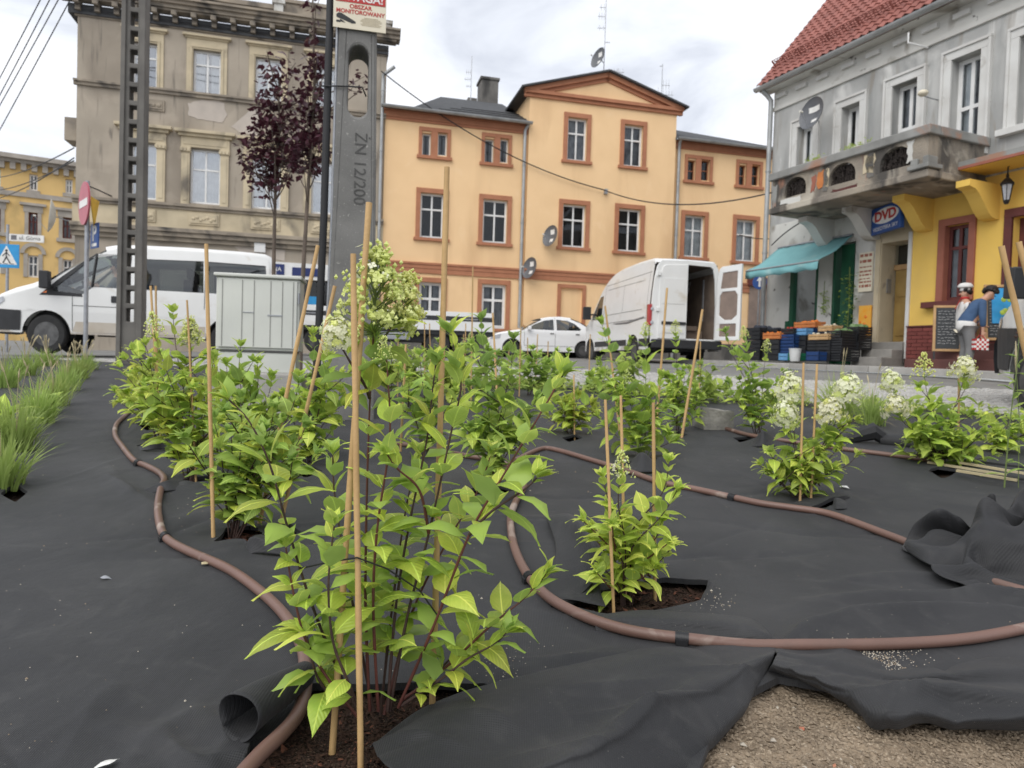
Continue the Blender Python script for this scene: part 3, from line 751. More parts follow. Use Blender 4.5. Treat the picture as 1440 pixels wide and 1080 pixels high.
# ground-floor shopfront at the far right of the wing
r = A.rect(1052, 1082, 403, 455); mb = MB().box(r[0], r[1]+1, -.07, -.01, r[2]-2.2, r[3]); mb.build('shop_shutter', MT['door_lining'], peach)
MB().box(r[0]-.1, r[1]+1, -.16, -.01, r[3], r[3]+.35).build('shop_fascia', MT['dark_red'], peach)
MB().box(A.hit(849, 268)[0]-.06, A.hit(849, 268)[0]+.06, cp-.12, cp, A.hit(849, 268)[1]-.18, A.hit(849, 268)[1]).build('insulator_bracket', MT['galv'], peach)
MB().box(uL, uM0, -.03, -.001, -.6, .75).build('plinth', MT['concrete_dark'], peach); MB().box(uM0, uM1, cp-.03, cp-.001, -.6, .75).build('plinth', MT['concrete_dark'], peach); MB().box(uM1, uR, -.03, -.001, -.6, .75).build('plinth', MT['concrete_dark'], peach)
# dishes and aerials on the peach house
def Aw(px, py, off): u, z = A.hit(px, py, off); return A.world(u, -off, z)
mk = [(0, .42, .55, .42), (.0, -.35, .45, .32)]
dish('satellite_dish', Aw(748, 378, .45), (-.80, -.60, .2), .40, 'dish', 'grey satellite dish beside the downpipe, just below the terracotta band', Aw(738, 380, .1), None, mk)
dish('satellite_dish', Aw(777, 333, .5), (-.80, -.60, .2), .40, 'dish', 'grey satellite dish at the lower corner of a first-floor window of the peach gable', Aw(768, 335, .16), None, mk)
def yagi(name, base, h, els, label, r=.018, lean=0):
    e_ = empty(name, base, label, 'aerial')
    MB().tube([(0, 0, 0), (lean, 0, h)], r, 6).build('mast', MT['alu'], e_, smooth=60)
    for (z, l, k, sp) in els:
        mb = MB(); mb.bar((0, 0, z), (l, 0, z+.0), .02, .02)
        for i in range(k): x = l*(i+.5)/k; mb.bar((x, -.02, z-sp), (x, -.02, z+sp), .014, .014, upv=(1, 0, 0))
        mb.build('aerial_boom', MT['alu'], e_)
    return e_
gtop = A.hit(849, 103, -1.0); gb = A.world(gtop[0], 1.0, gtop[1]-.15)
yagi('roof_aerial', gb, 3.3, [(1.9, -.3, 2, .10), (2.35, -.3, 3, .13), (2.7, -.25, 2, .12), (1.35, .2, 1, .03)], 'tall mast with a small aerial on the apex of the peach gable')
dish('satellite_dish', Aw(844, 83, -.9), (-.88, -.55, .25), .40, 'dish', 'dark satellite dish on the mast at the apex of the gable', A.world(gtop[0], 1.0, gtop[1]+.4), None, mk)
t2 = A.hit(930, 140, -2.5); yagi('roof_aerial', A.world(t2[0], 2.5, t2[1]-.5), 2.0, [(.7, .5, 4, .16), (1.1, .35, 3, .22), (1.9, -.12, 1, .03), (.5, -.3, 1, .5)], 'grid aerial standing behind the falling edge of the peach gable roof')
t3 = A.hit(869, 110, -2.5); yagi('roof_aerial', A.world(t3[0], 2.5, t3[1]-.4), .8, [(.65, .25, 2, .12), (.7, -.22, 2, .1)], 'smallest aerial, just past the apex of the gable')
t4 = A.hit(662, 138, -5); yagi('roof_aerial', A.world(t4[0], 5, t4[1]-.1), 1.9, [(1.2, -.25, 3, .10), (.9, -.3, 3, .08), (.6, -.22, 3, .06)], 'thin aerial beside the sooty chimney on the peach roof')

# ================================================================== the weathered beige corner house
gray = empty('corner_tenement', A.mat, 'weathered beige corner tenement with stone window surrounds and a roof balustrade', 'house')
gL, gR = Au(107, 200)[0], Au(541, 200)[0]
zt = Au(213, 34)[1]; zc = Au(213, 8)[1]
gw = []
def GW(xl, xr, yt, yb): r = A.rect(xl, xr, yt, yb); gw.append(r); return r
U = [GW(186, 221, 60, 122), GW(271.5, 310.5, 71, 133), GW(359, 396, 82, 143), GW(440, 474, 93, 153)]
D = [GW(183.5, 220.5, 201, 280), GW(267, 310, 210, 287), GW(354, 395, 220, 294), GW(438, 474, 228, 301)]
shop = A.rect(392, 478, 394, 470)
mb = MB(); wall(mb, gL, gR, -.6, zt+.05, gw+[shop])
mb.quad((gL, 0, -.6), (gL, 11, -.6), (gL, 11, zt), (gL, 0, zt)); mb.quad((gR, 0, -.6), (gR, 0, zt), (gR, 11, zt), (gR, 11, -.6)); mb.quad((gL, 11, -.6), (gR, 11, -.6), (gR, 11, zt), (gL, 11, zt))
mb.build('wall', MT['old_plaster'], gray, fix=False)
for i, r in enumerate(U+D):
    window(gray, r, .14, 'white_frame', .065, 1, .70 if i < 4 else .64, 'glass_bright', ('curtain', 'split' if i in (1, 6) else 'full') if i != 0 else ('curtain_grey', 'full'))
for r in U:
    a, b, c, d = r; mb = MB(); wd = .2
    mb.box(a-wd, a, -.04, .02, c-.05, d); mb.box(b, b+wd, -.04, .02, c-.05, d); mb.box(a-wd, b+wd, -.042, .02, d, d+.38)
    mb.box(a-.09, a-.03, -.065, -.03, c-.05, d+.05); mb.box(b+.03, b+.09, -.065, -.03, c-.05, d+.05); mb.box(a-.09, b+.09, -.067, -.03, d+.05, d+.1)
    mb.box(a-wd-.12, b+wd+.12, -.16, .02, d+.38, d+.46); mb.box(a-wd-.05, b+wd+.05, -.09, .02, d+.33, d+.38)
    mb.build('window_surround', MT['stone_trim'], gray, bevel=.008)
    MB().box(a-.02, b+.02, -.05, .13, c-.06, c).build('window_sill', MT['zinc'], gray)
zs0 = Au(213, 287)[1]
for r in D:
    a, b, c, d = r; wd = .26; mb = MB()
    for s0, s1 in ((a-wd, a), (b, b+wd)):
        mb.box(s0, s1, -.07, .02, zs0, d-.16); mb.box(s0-.03, s1+.03, -.10, .02, d-.16, d+.02); mb.box(s0+.06, s1-.06, -.085, -.06, zs0+.2, d-.25)
    for q in range(3):                            # little capital scrolls
        mb.box(a-wd-.04+q*.11, a-wd+.05+q*.11, -.13, -.09, d-.14, d-.03); mb.box(b-.05+q*.11, b+.04+q*.11, -.13, -.09, d-.14, d-.03)
    mb.box(a-wd-.02, b+wd+.02, -.06, .02, d+.02, d+.36); mb.box(a-wd+.05, b+wd-.05, -.075, -.05, d+.10, d+.28)
    mb.box(a-wd-.10, b+wd+.10, -.14, .02, d+.36, d+.46); mb.box(a-wd-.20, b+wd+.20, -.24, .02, d+.46, d+.56)
    mb.build('window_surround', MT['stone_trim'], gray, bevel=.01)
def gband(y0, y1, steps, pr, m, name, ux0=None, ux1=None):
    z1, z0 = Au(213, y0)[1], Au(213, y1)[1]
    return band(ux0 if ux0 is not None else gL-.08, ux1 or gR+.02, z0, z1, 0, pr, name, m, gray, steps)
gband(123.5, 131, ((0, .6, .6), (.6, 1, 1)), .13, 'dark_cornice', 'string_course')
gband(284, 292, ((0, .5, .6), (.5, 1, 1)), .16, 'dark_cornice', 'sill_course')
gband(292, 320, ((0, 1, 1),), .035, 'stone_trim', 'apron_band')
gband(320, 338, ((0, .35, .4), (.35, .7, .75), (.7, 1, 1)), .30, 'dark_cornice', 'shop_cornice')
gband(26, 36, ((0, .5, .5), (.5, 1, 1)), .10, 'dark_cornice', 'architrave')
gband(2, 15, ((0, .4, .7), (.4, .75, .85), (.75, 1, 1)), .62, 'dark_cornice', 'cornice', gL-.55, gR+.42)
zc0, zc1 = Au(213, 26)[1], Au(213, 15)[1]
MB().box(gL-.45, gR+.3, -.36, .02, zc1-.06, zc1).build('soffit', MT['dark_cornice'], gray)
mb_me = None
for i in range(17):
    u = Au(112+27.2*i, 25+3*i)[0]
    if u > gR: break
    if mb_me is None:
        q = MB(); q.box(-.085, .085, -.40, 0, -.14, 0); q.box(-.075, .075, -.20, 0, -.30, -.14); q.tube([(-.085, -.34, -.11), (.085, -.34, -.11)], .06, 8)
        mb_me = q.mesh('modillion', MT['dark_cornice'])
    link('modillion', mb_me, gray, M.Translation((u, -.02, zc1-.05)))
# relief panels, patches
for i, r in enumerate(D):
    a, b = r[0]+.02, r[1]-.02; z0, z1 = Au(290, 318)[1], Au(290, 300.5)[1]
    mb = MB(); mb.box(a-.02, b+.02, -.075, -.03, z0, z1); mb.box(a+.03, b-.03, -.10, -.07, z0+.06, z1-.06)
    for k in range(7):
        u = a+.08+(b-a-.16)*(k+.5)/7; mb.sphere((u, -.10, (z0+z1)/2+.05*math.sin(k*2.1)), .065, 6, 4, sc=(1, .5, .8))
    mb.build('relief_panel', MT['stone_trim'], gray, bevel=.006)
for px in (212, 392):
    u, z1 = Au(px, 140+(px-212)*.12); z0 = z1-.36
    mb = MB(); mb.box(u-.42, u+.42, -.05, .0, z0, z1); mb.box(u-.36, u+.36, -.075, -.04, z0+.06, z1-.06)
    for k in range(4): mb.sphere((u-.25+.17*k, -.08, (z0+z1)/2), .07, 6, 4, sc=(1.2, .5, 1))
    mb.build('relief_panel', MT['dark_cornice'], gray)
def patch(par, pts, y, m, name='plaster_patch'):
    n = len(pts); cu = sum(p[0] for p in pts)/n; cz = sum(p[1] for p in pts)/n; q = []
    for i in range(n):
        a, b = pts[i], pts[(i+1) % n]
        for k in range(4):
            t = k/4; q.append((a[0]+(b[0]-a[0])*t+rnd.uniform(-.03, .03), a[1]+(b[1]-a[1])*t+rnd.uniform(-.03, .03)))
    return MB().prism(q, y, y+.02, lambda p_, r_, t_: (p_, t_, r_)).build(name, MT[m], par)
patch(gray, [Au(*p) for p in ((264, 146), (280, 141), (300, 140), (316, 145), (319, 162), (312, 172), (290, 170), (266, 164))], -.012, 'pale_patch')
patch(gray, [Au(*p) for p in ((326, 178), (345, 160), (362, 150), (366, 168), (362, 192), (336, 186))], -.012, 'pale_patch')
patch(gray, [Au(*p) for p in ((330, 346), (352, 345), (378, 350), (400, 352), (400, 366), (340, 362))], -.012, 'pale_patch')
# parapet, balustrade, pedestals
zp0 = Au(213, 2)[1]
def ped(x0, x1, zt_, name='pedestal'):
    a, b = A.hit(x0, 10, .1)[0], A.hit(x1, 10, .1)[0]
    mb = MB(); mb.box(a, b, -.32, .2, zp0, zt_); mb.box(a-.06, b+.06, -.38, .26, zt_, zt_+.12); mb.box(a-.04, b+.04, -.36, .24, zp0, zp0+.1); mb.build(name, MT['white_plaster'], gray, bevel=.01)
    return a, b
zpt = A.hit(395, 8, .2)[1]
p1 = ped(271, 284, zpt); p2 = ped(386, 399, zpt); p3 = ped(537, 550, A.hit(545, 36, .2)[1])
mb = MB(); mb.box(gL-.2, p1[0], -.18, .1, zp0, zp0+.75); mb.box(gL-.25, p1[0], -.24, .16, zp0+.75, zp0+.86); mb.box(p2[1], p3[0], -.18, .1, zp0, zp0+.5); mb.box(p2[1], p3[0], -.24, .16, zp0+.5, zp0+.62)
mb.build('parapet', MT['dark_cornice'], gray, bevel=.01)
mb = MB(); mb.box(p1[1], p2[0], -.24, .1, zpt-.16, zpt); mb.box(p1[1], p2[0], -.24, .1, zp0, zp0+.12); mb.build('balustrade_rail', MT['dark_cornice'], gray, bevel=.01)
hb = zpt-.16-zp0-.12; nb_ = 11
bal = MB().lathe([(.07, 0), (.07, .06*hb), (.05, .09*hb), (.085, .22*hb), (.10, .34*hb), (.06, .50*hb), (.04, .60*hb), (.075, .66*hb), (.045, .72*hb), (.055, .9*hb), (.075, .93*hb), (.075, hb)], 10).mesh('baluster', MT['white_plaster'], smooth=50)
for k in range(nb_): link('baluster', bal, gray, M.Translation((p1[1]+(p2[0]-p1[1])*(k+.5)/nb_, -.07, zp0+.12)))
# shop front in the ground floor
a, b, c, d = shop; mb = MB(); mb.box(a-.3, b+.2, -.10, .02, d, d+.55); mb.build('shop_fascia', MT['white_frame'], gray)
u0, u1 = Au(380, 382)[0], Au(400, 382)[0]; zf0, zf1 = d+.12, d+.42
MB().box(u0, u1, -.125, -.098, zf0, zf1+.06).build('shop_sign', MT['navy'], gray)
text('lettering', 'IA', .2, MT['print_white'], gray, M.Translation((u1-.18, -.13, (zf0+zf1)/2+.03)) @ XZ)
u0, u1 = Au(411, 383)[0], Au(448, 386)[0]; MB().box(u0, u1, -.125, -.098, zf0, zf1-.02).build('shop_sign', MT['navy'], gray)
mb = MB(); mb.quad((a, .14, c), (b, .14, c), (b, .14, d), (a, .14, d)); mb.build('shop_window', MT['glass'], gray)
mb = MB(); mb.quad((a, .5, c), (b, .5, c), (b, .5, d), (a, .5, d)); mb.build('shop_interior', MT['dark_int'], gray)
mb = MB()
for q in (a, (a*2+b)/3, (a+2*b)/3, b-.08): mb.box(q, q+.08, .08, .16, c, d)
mb.build('shop_window_frame', MT['white_frame'], gray)
u0, u1 = Au(432, 430)[0], Au(450, 430)[0]; zz = Au(440, 428)[1]
MB().box(u0, u1, .10, .13, zz, zz+.28).build('blue_poster', MT['sign_light_blue'], gray); MB().box(u0, u1, .10, .13, zz-.26, zz-.002).build('white_poster', MT['print_white'], gray)
u, z = Au(366, 349); MB().box(u-.18, u+.18, -.16, 0, z-.16, z+.16).build('meter_box', MT['white_frame'], gray, bevel=.01)
pipe(gray, Au(534, 250)[0]+.02, -.3, Au(545, 98)[1], -.12, .06, (.38, 0), m='zinc')
# street lamp bracket, box and side balcony on the left corner
MB().box(gL-.38, gL-.02, .1, .9, Au(97, 196)[1], Au(97, 163)[1]).build('side_balcony', MT['dark_cornice'], gray, bevel=.02)
u, z = Au(157, 276); MB().tube([(u, 0, z), (u-.3, -.35, z+.1), (u-.62, -.7, z+.18)], .02, 6).build('sign_bracket', MT['black_metal'], gray)
MB().box(gL-.25, gR+.05, -.1, 11, zt, zt+.3).build('roof', MT['grey_roof'], gray)
dish('satellite_dish', A.world(Au(80, 300)[0], -.1, Au(80, 306)[1]), (-.85, -.55, .08), .52, 'dish_white', 'white satellite dish seen edge-on at the corner of the beige tenement', A.world(gL, .1, Au(88, 306)[1]-.1))

# ================================================================== the far ochre house
C = Fr(-33.0, 50.0, 29.6)
far = empty('ochre_house', C.mat, 'ochre three-storey tenement with grey stone mouldings across the side street', 'house')
cu0, cu1 = C.hit(-40, 300)[0], C.hit(112, 300)[0]
zR = C.hit(50, 226)[1]
cw = [C.rect(41, 53, 245, 268), C.rect(92, 102, 252, 272), C.rect(-8, 1, 237, 262), C.rect(40, 53, 299, 331), C.rect(88, 101, 306, 336), C.rect(-12, 1, 293, 326), C.rect(39, 54, 359, 390), C.rect(88, 102, 365, 394), C.rect(-12, 1, 352, 384)]
mb = MB(); wall(mb, cu0, cu1, -3, zR, cw, .25)
mb.quad((cu0, 0, -3), (cu0, 12, -3), (cu0, 12, zR), (cu0, 0, zR)); mb.quad((cu1, 0, -3), (cu1, 0, zR), (cu1, 12, zR), (cu1, 12, -3)); mb.quad((cu0, 12, -3), (cu1, 12, -3), (cu1, 12, zR), (cu0, 12, zR))
mb.build('wall', MT['yellow_far'], far, fix=False)
for i, r in enumerate(cw):
    window(far, r, .2, 'white_frame' if i not in (3, 4, 5) else 'dark_red', .10, 1, .62, 'glass', ('curtain_grey', 'split'))
    a, b, c, d = r; mb = MB()
    if i < 3: mb.box(a-.15, b+.15, -.06, .02, c-.25, c)
    elif i < 6:
        mb.box(a-.22, a, -.06, .02, c, d); mb.box(b, b+.22, -.06, .02, c, d); mb.box(a-.3, b+.3, -.08, .02, d, d+.45); mb.box(a-.5, b+.5, -.25, .02, d+.45, d+.62); mb.box(a-.35, b+.35, -.2, .02, c-.25, c)
    else:
        mb.box(a-.25, a, -.06, .02, c, d+.1); mb.box(b, b+.25, -.06, .02, c, d+.1)
        P_ = arc((a+b)/2, d+.1, (b-a)/2+.45, 0, PI, 10); Q_ = arc((a+b)/2, d+.1, (b-a)/2+.2, PI, 0, 10)
        mb.prism(P_+Q_, -.12, .02, lambda p_, r_, t_: (p_, t_, r_))
    mb.build('window_surround', MT['grey_far'], far)
band(cu0-.3, cu1+.2, zR-.35, zR+.15, 0, .7, 'cornice', 'grey_far', far, ((0, .4, .5), (.4, 1, 1)))
band(cu0, cu1, C.hit(50, 275)[1]-.2, C.hit(50, 275)[1]+.12, 0, .12, 'string_course', 'grey_far', far)
me_ = MB().box(-.16, .16, -.3, 0, -.45, 0).mesh('modillion', MT['grey_far'])
for k in range(24): link('modillion', me_, far, M.Translation((cu0+.4+k*.62, -.02, zR-.36)))
mb = MB(); mb.add([(cu0-.5, -.6, zR+.15), (cu1+.5, -.6, zR+.15), (cu1+.5, 6, zR+1.5), (cu0-.5, 6, zR+1.5), (cu0-.5, 12, zR), (cu1+.5, 12, zR)], [(0, 1, 2, 3), (3, 2, 5, 4)]); mb.build('roof', MT['grey_roof'], far)
# ================================================================== the grey and yellow corner house
Bf = Fr(6.66, 18.5, -66.53)
B = Bf
hs = empty('grey_and_yellow_house', B.mat, 'two-storey house with grey plaster above, yellow shop wall below and red tiled roof', 'house')
def Bh(px, py, off=0): return B.hit(px, py, off)
uEnd = 13.5
u0 = Bh(1083, 300)[0]
zEav = Bh(1225, 90)[1]                         # top of the frieze
zSof = Bh(1225, 76, .3)[1]
uY = Bh(1279, 400)[0]                          # where the yellow wall starts
zY = Bh(1380, 250)[1]
w1 = [B.rect(1122, 1144, 176, 232), B.rect(1184, 1209, 148, 216), B.rect(1255, 1290, 116, 195), B.rect(1338, 1379, 78, 180), B.rect(1433, 1475, 45, 172)]
sillz = w1[4][2]
w1 = [(a, b, sillz-.35 if i < 4 else sillz, d) for i, (a, b, c, d) in enumerate(w1)]
zmid = Bh(1110, 312)[1]
mb = MB(); wall(mb, u0, uEnd, zmid, zEav+.35, w1, .22); mb.quad((u0, 0, zmid), (u0, 9, zmid), (u0, 9, zEav), (u0, 0, zEav))
mb.add([(u0, .02, zEav+.3), (u0, 9, zEav+.3), (u0, 4.5, zEav+5.2)], [(0, 1, 2)]); mb.quad((uEnd, 0, -.5), (uEnd, 0, zEav), (uEnd, 9, zEav), (uEnd, 9, -.5)); mb.quad((u0, 9, -.5), (uEnd, 9, -.5), (uEnd, 9, zEav), (u0, 9, zEav))
mb.build('upper_wall', MT['grey_plaster'], hs, fix=False)
for i, r in enumerate(w1):
    window(hs, r, .19, 'white_frame', .085, 1, .52, 'glass', ('curtain', 'split') if i in (0, 3) else (('curtain_grey', 'full') if i == 2 else None))
    a, b, c, d = r; mb = MB(); wd = .15
    mb.box(a-wd, a, -.05, .02, c, d); mb.box(b, b+wd, -.05, .02, c, d); mb.box(a-wd, b+wd, -.052, .02, d, d+wd)
    mb.box(a-wd-.05, a-wd, -.08, .02, c, d+wd); mb.box(b+wd, b+wd+.05, -.08, .02, c, d+wd); mb.box(a-wd-.05, b+wd+.05, -.082, .02, d+wd, d+wd+.055)
    if i == 4: mb.box(a-wd-.15, b+wd+.1, -.14, .1, c-.12, c)
    mb.build('window_surround', MT['white_trim'], hs, bevel=.006)
# frieze with small blocks, soffit, gutter
zf = Bh(1230, 92)[1]
band(u0, uEnd, zf-.10, zf, 0, .05, 'frieze_moulding', 'white_plaster', hs); band(u0, uEnd, zf-.02, zEav+.34, 0, .02, 'frieze', 'white_plaster', hs)
bm_ = MB().box(-.17, .17, -.075, 0, 0, .10).mesh('frieze_block', MT['white_trim'])
for px, py in ((1099, 141), (1127, 129), (1157, 116), (1193, 101), (1228, 84), (1267, 67), (1308, 47), (1353, 27), (1403, 4)):
    u, z = Bh(px, py, .05); link('frieze_block', bm_, hs, M.Translation((u, -.018, zf+.19)))
MB().box(u0-.2, uEnd, -.34, 0, zEav+.34, zEav+.40).build('soffit', MT['white_plaster'], hs)
zg = zEav+.40
gutter(hs, (u0-.25, -.42, zg+.02), (uEnd, -.42, zg+.02), .085, 'zinc')
# roof: stepped, corrugated tile courses
slope = math.tan(rad(50)); ncr = 24; Ln = 5.6
def rp_(u, s_, h): return (u, -.45+s_*math.cos(rad(50))-h*math.sin(rad(50)), zg+.03+s_*math.sin(rad(50))+h*math.cos(rad(50)))
MB().add([rp_(u0-.15, 0, -.12), rp_(uEnd, 0, -.12), rp_(uEnd, Ln+.3, -.12), rp_(u0-.15, Ln+.3, -.12), rp_(u0-.15, 0, -.02), rp_(uEnd, 0, -.02), rp_(uEnd, Ln+.3, -.02), rp_(u0-.15, Ln+.3, -.02)],
         [(0,3,2,1),(4,5,6,7),(0,1,5,4),(1,2,6,5),(2,3,7,6),(3,0,4,7)]).build('roof', MT['red_tile'], hs)
mb = MB(); tw = .21; nt_ = int((uEnd-u0+.1)/tw)
for k in range(ncr):
    s0, s1 = k*Ln/ncr, (k+1)*Ln/ncr+.05; P = []
    for i in range(nt_*4+1):
        u = u0-.15+i*tw/4; q = (i % 4)/4; h = .028*math.sin(2*PI*q)+rnd.uniform(-.002, .002)
        P.append([rp_(u, s0, h+.030), rp_(u, s0, h+.055), rp_(u, s1, h+.018)])
    mb.grid(P)
tag(mb.build('roof_tiles', MT['red_tile'], hs, smooth=50, fix=False), kind='stuff')
for i in range(17):                              # snow guard
    ua = u0+.1+i*.85; mb = MB()
    mb.bar(rp_(ua, .62, .05), rp_(ua, .62, .25), .03, .03)
    for h in (.10, .15, .20, .25): mb.bar(rp_(ua, .62, h), rp_(ua+.84, .62, h), .014, .014)
    for q in range(10): mb.bar(rp_(ua+.085*q, .62, .08), rp_(ua+.085*q, .62, .25), .01, .01)
    mb.build('snow_guard', MT['red_tile'], hs)
p_ = rp_(u0+2.9, 3.6, 0); MB().box(p_[0]-.5, p_[0]+.5, p_[1]-.1, p_[1]+.9, p_[2]-.3, p_[2]+1.2).build('chimney', MT['plinth_brick'], hs, bevel=.02)
r0 = rp_(u0+4.6, 2.3, .1); mb = MB(); mb.add([rp_(u0+4.2, 2.2, .12), rp_(u0+5.0, 2.2, .12), rp_(u0+5.0, 3.1, .12), rp_(u0+4.2, 3.1, .12)], [(0, 1, 2, 3)]); mb.build('roof_window', MT['glass_bright'], hs)
pipe(hs, u0+.02, -.2, zg-.05, -.14, .06, (-.1, 0))
# balcony ----------------------------------------------------------------
uR_ = Bh(1403, 192)[0]; lo, hi = .3, 3.0
for _ in range(40):
    m_ = (lo+hi)/2
    if Bh(1307, 174, m_)[0] > uR_: hi = m_        # further in front of the wall -> larger u at the same pixel
    else: lo = m_
bo = max(.8, min(1.6, (lo+hi)/2)); uB1 = Bh(1307, 178, bo)[0]; uB0 = Bh(1087, 250, bo)[0]
zt1 = Bh(1200, 209, bo)[1]; zt0 = zt1-.17; zb = Bh(1200, 274, bo)[1]
bal_e = hs
slab_t = .14
MB().box(uB0-.05, uB1+.04, -bo-.04, 0, zb, zb+slab_t).build('balcony_slab', MT['balcony'], hs, bevel=.02)
hol = []
for px, py, hw, hh in ((1118, 268, .29, .50), (1184, 246, .31, .50), (1259, 222, .31, .50)):
    u, z = Bh(px, py, bo); zl = zb+.30; hh = max(.3, zt0-zl-.05); hw = hw*1.06
    hol.append([(u-hw, zl), (u+hw, zl)]+[(u+hw*math.cos(a_*PI/8), zl+hh-hw*.8+hw*.8*math.sin(a_*PI/8)) for a_ in range(0, 9)])
mb = MB().prism([(uB0, zb+slab_t), (uB1, zb+slab_t), (uB1, zt0), (uB0, zt0)], -bo, -bo+.16, lambda p, r, t: (p, t, r), hol)
mb.box(uB1-.16, uB1, -bo+.161, 0, zb+slab_t, zt0); mb.box(uB0, uB0+.16, -bo+.161, 0, zb+slab_t, zt0)
mb.build('balcony_parapet', MT['balcony'], hs)
mb = MB(); mb.box(uB0-.07, uB1+.07, -bo-.08, -bo+.24, zt0, zt1); mb.box(uB1-.24, uB1+.07, -bo+.241, 0, zt0, zt1); mb.box(uB0-.07, uB0+.24, -bo+.241, 0, zt0, zt1)
mb.build('balcony_capping', MT['balcony_cap'], hs, bevel=.02)
for h_ in hol:
    ua, ub = h_[0][0], h_[1][0]; z0_ = h_[0][1]; z1_ = max(p[1] for p in h_)
    mb = MB(); q = random.Random(int(ua*100))
    for k in range(34):
        x, z = q.uniform(ua+.02, ub-.02), q.uniform(z0_+.02, z1_-.05); r_ = q.uniform(.03, .07)
        mb.tube([(x+r_*math.cos(t*1.1+k), -bo+.07+q.uniform(-.02, .02), z+r_*1.2*math.sin(t*1.1+k)) for t in range(6)], .009, 4)
    for k in range(6): x = ua+(ub-ua)*(k+.5)/6; mb.bar((x, -bo+.08, z0_), (x, -bo+.08, z1_-.03), .014, .014)
    mb.build('iron_grille', MT['rust_iron'], hs)
    MB().quad((ua-.05, -bo+.18, z0_-.05), (ub+.05, -bo+.18, z0_-.05), (ub+.05, -bo+.18, z1_), (ua-.05, -bo+.18, z1_)).build('shade_backing', MT['rust_iron'], hs)  # dark panel standing in for the shaded balcony interior, in the grille's material
# flaking patches and pier strips on the parapet
for (ua, ub, m_, za, zc_) in ((uB0+.02, uB0+.14, 'balcony_cap', .0, .8), (hol[0][1][0]+.16, hol[0][1][0]+.26, 'rose_trim', .25, .75), (hol[0][1][0]+.32, hol[0][1][0]+.46, 'crate_orange', .28, .86), (hol[0][1][0]+.52, hol[0][1][0]+.62, 'stone_trim', .25, .85), (hol[1][1][0]+.2, hol[1][1][0]+.45, 'stone_trim', .35, .9), (hol[0][0][0]-.1, hol[0][0][0]+.5, 'white_plaster', .02, .2), (hol[2][0][0]-.3, hol[2][0][0]-.14, 'concrete_dark', .2, .95), (hol[1][0][0]-.12, hol[1][0][0]-.03, 'concrete_dark', .1, .9), (hol[1][0][0]+.1, hol[1][0][0]+.7, 'mortar', .0, .10), (uB1-.42, uB1-.30, 'white_plaster', .35, .95)):
    H_ = zt0-zb-slab_t; patch(hs, [(ua, zb+slab_t+H_*za), (ub, zb+slab_t+H_*za), (ub, zb+slab_t+H_*zc_), (ua, zb+slab_t+H_*zc_)], -bo-.012, m_)
mb = MB(); mb.box(uB1-.34, uB1+.08, -bo-.10, -bo+.30, zb+slab_t+.02, zb+slab_t+.10); mb.box(uB1-.3, uB1-.16, -bo-.07, -bo, zb+slab_t+.10, zb+slab_t+.22); mb.box(uB1-.06, uB1+.05, -bo-.06, -bo+.2, zb+slab_t+.10, zb+slab_t+.24)
mb.build('broken_corner_block', MT['balcony_cap'], hs, bevel=.015)
def corbel(u, m, lo_=.50, out_=.95):
    out_ *= .92
    P = [(0, zb-.002), (-out_, zb-.002), (-out_, zb-.12)]
    P += [(-out_+.08+(out_-.2)*t/8*1.0, zb-.14-lo_*(1-math.cos(t/8*PI))/2) for t in range(9)]
    P += [(0, zb-.14-lo_)]
    mb = MB().prism(P, u-.13, u+.13, lambda p, r, t: (t, p, r)); return mb.build('balcony_corbel', MT[m], hs, bevel=.012)
cu = [Bh(1150, 318, .4)[0], Bh(1213, 302, .4)[0], Bh(1286, 285, .4)[0], Bh(1378, 262, .4)[0]]
for u, m_ in zip(cu, ('white_plaster', 'white_plaster', 'yellow', 'yellow')): corbel(u, m_)
# plants growing on the balcony
q = MB()
for k in range(160):
    x = rnd.choice((rnd.gauss(Bh(1200, 205, bo)[0], .16), rnd.gauss(Bh(1142, 222, bo)[0], .12))); p = V((x, -bo+.08+rnd.uniform(-.12, .06), zt1+abs(rnd.gauss(0, .05))))
    a = rnd.uniform(0, 6.28); d = V((math.cos(a), math.sin(a), rnd.uniform(-.2, .6)))*.05
    q.add([p-d*.1, p+d+V((.015, 0, .01)), p+d*1.6, p+d-V((.015, 0, -.01))], [(0, 1, 2, 3)])
wd_ = q.build('balcony_weeds', MT['leaf'], None, mat=B.mat); tag(wd_, 'green weeds sprouting along the cracked balcony capping', 'weeds', kind='stuff')
# canopy over the yellow shop
uc0, zc_ = Bh(1331, 240, .75); 
MB().box(uc0, uEnd, -.75, 0, zc_-.05, zc_+.0).build('canopy_soffit', MT['yellow'], hs); MB().box(uc0-.02, uEnd, -.78, 0, zc_+.001, zc_+.09).build('canopy_edge', MT['balcony_cap'], hs)
MB().box(uc0-.022, uEnd, -.785, -.75, zc_-.05, zc_).build('canopy_fascia', MT['rose_trim'], hs)
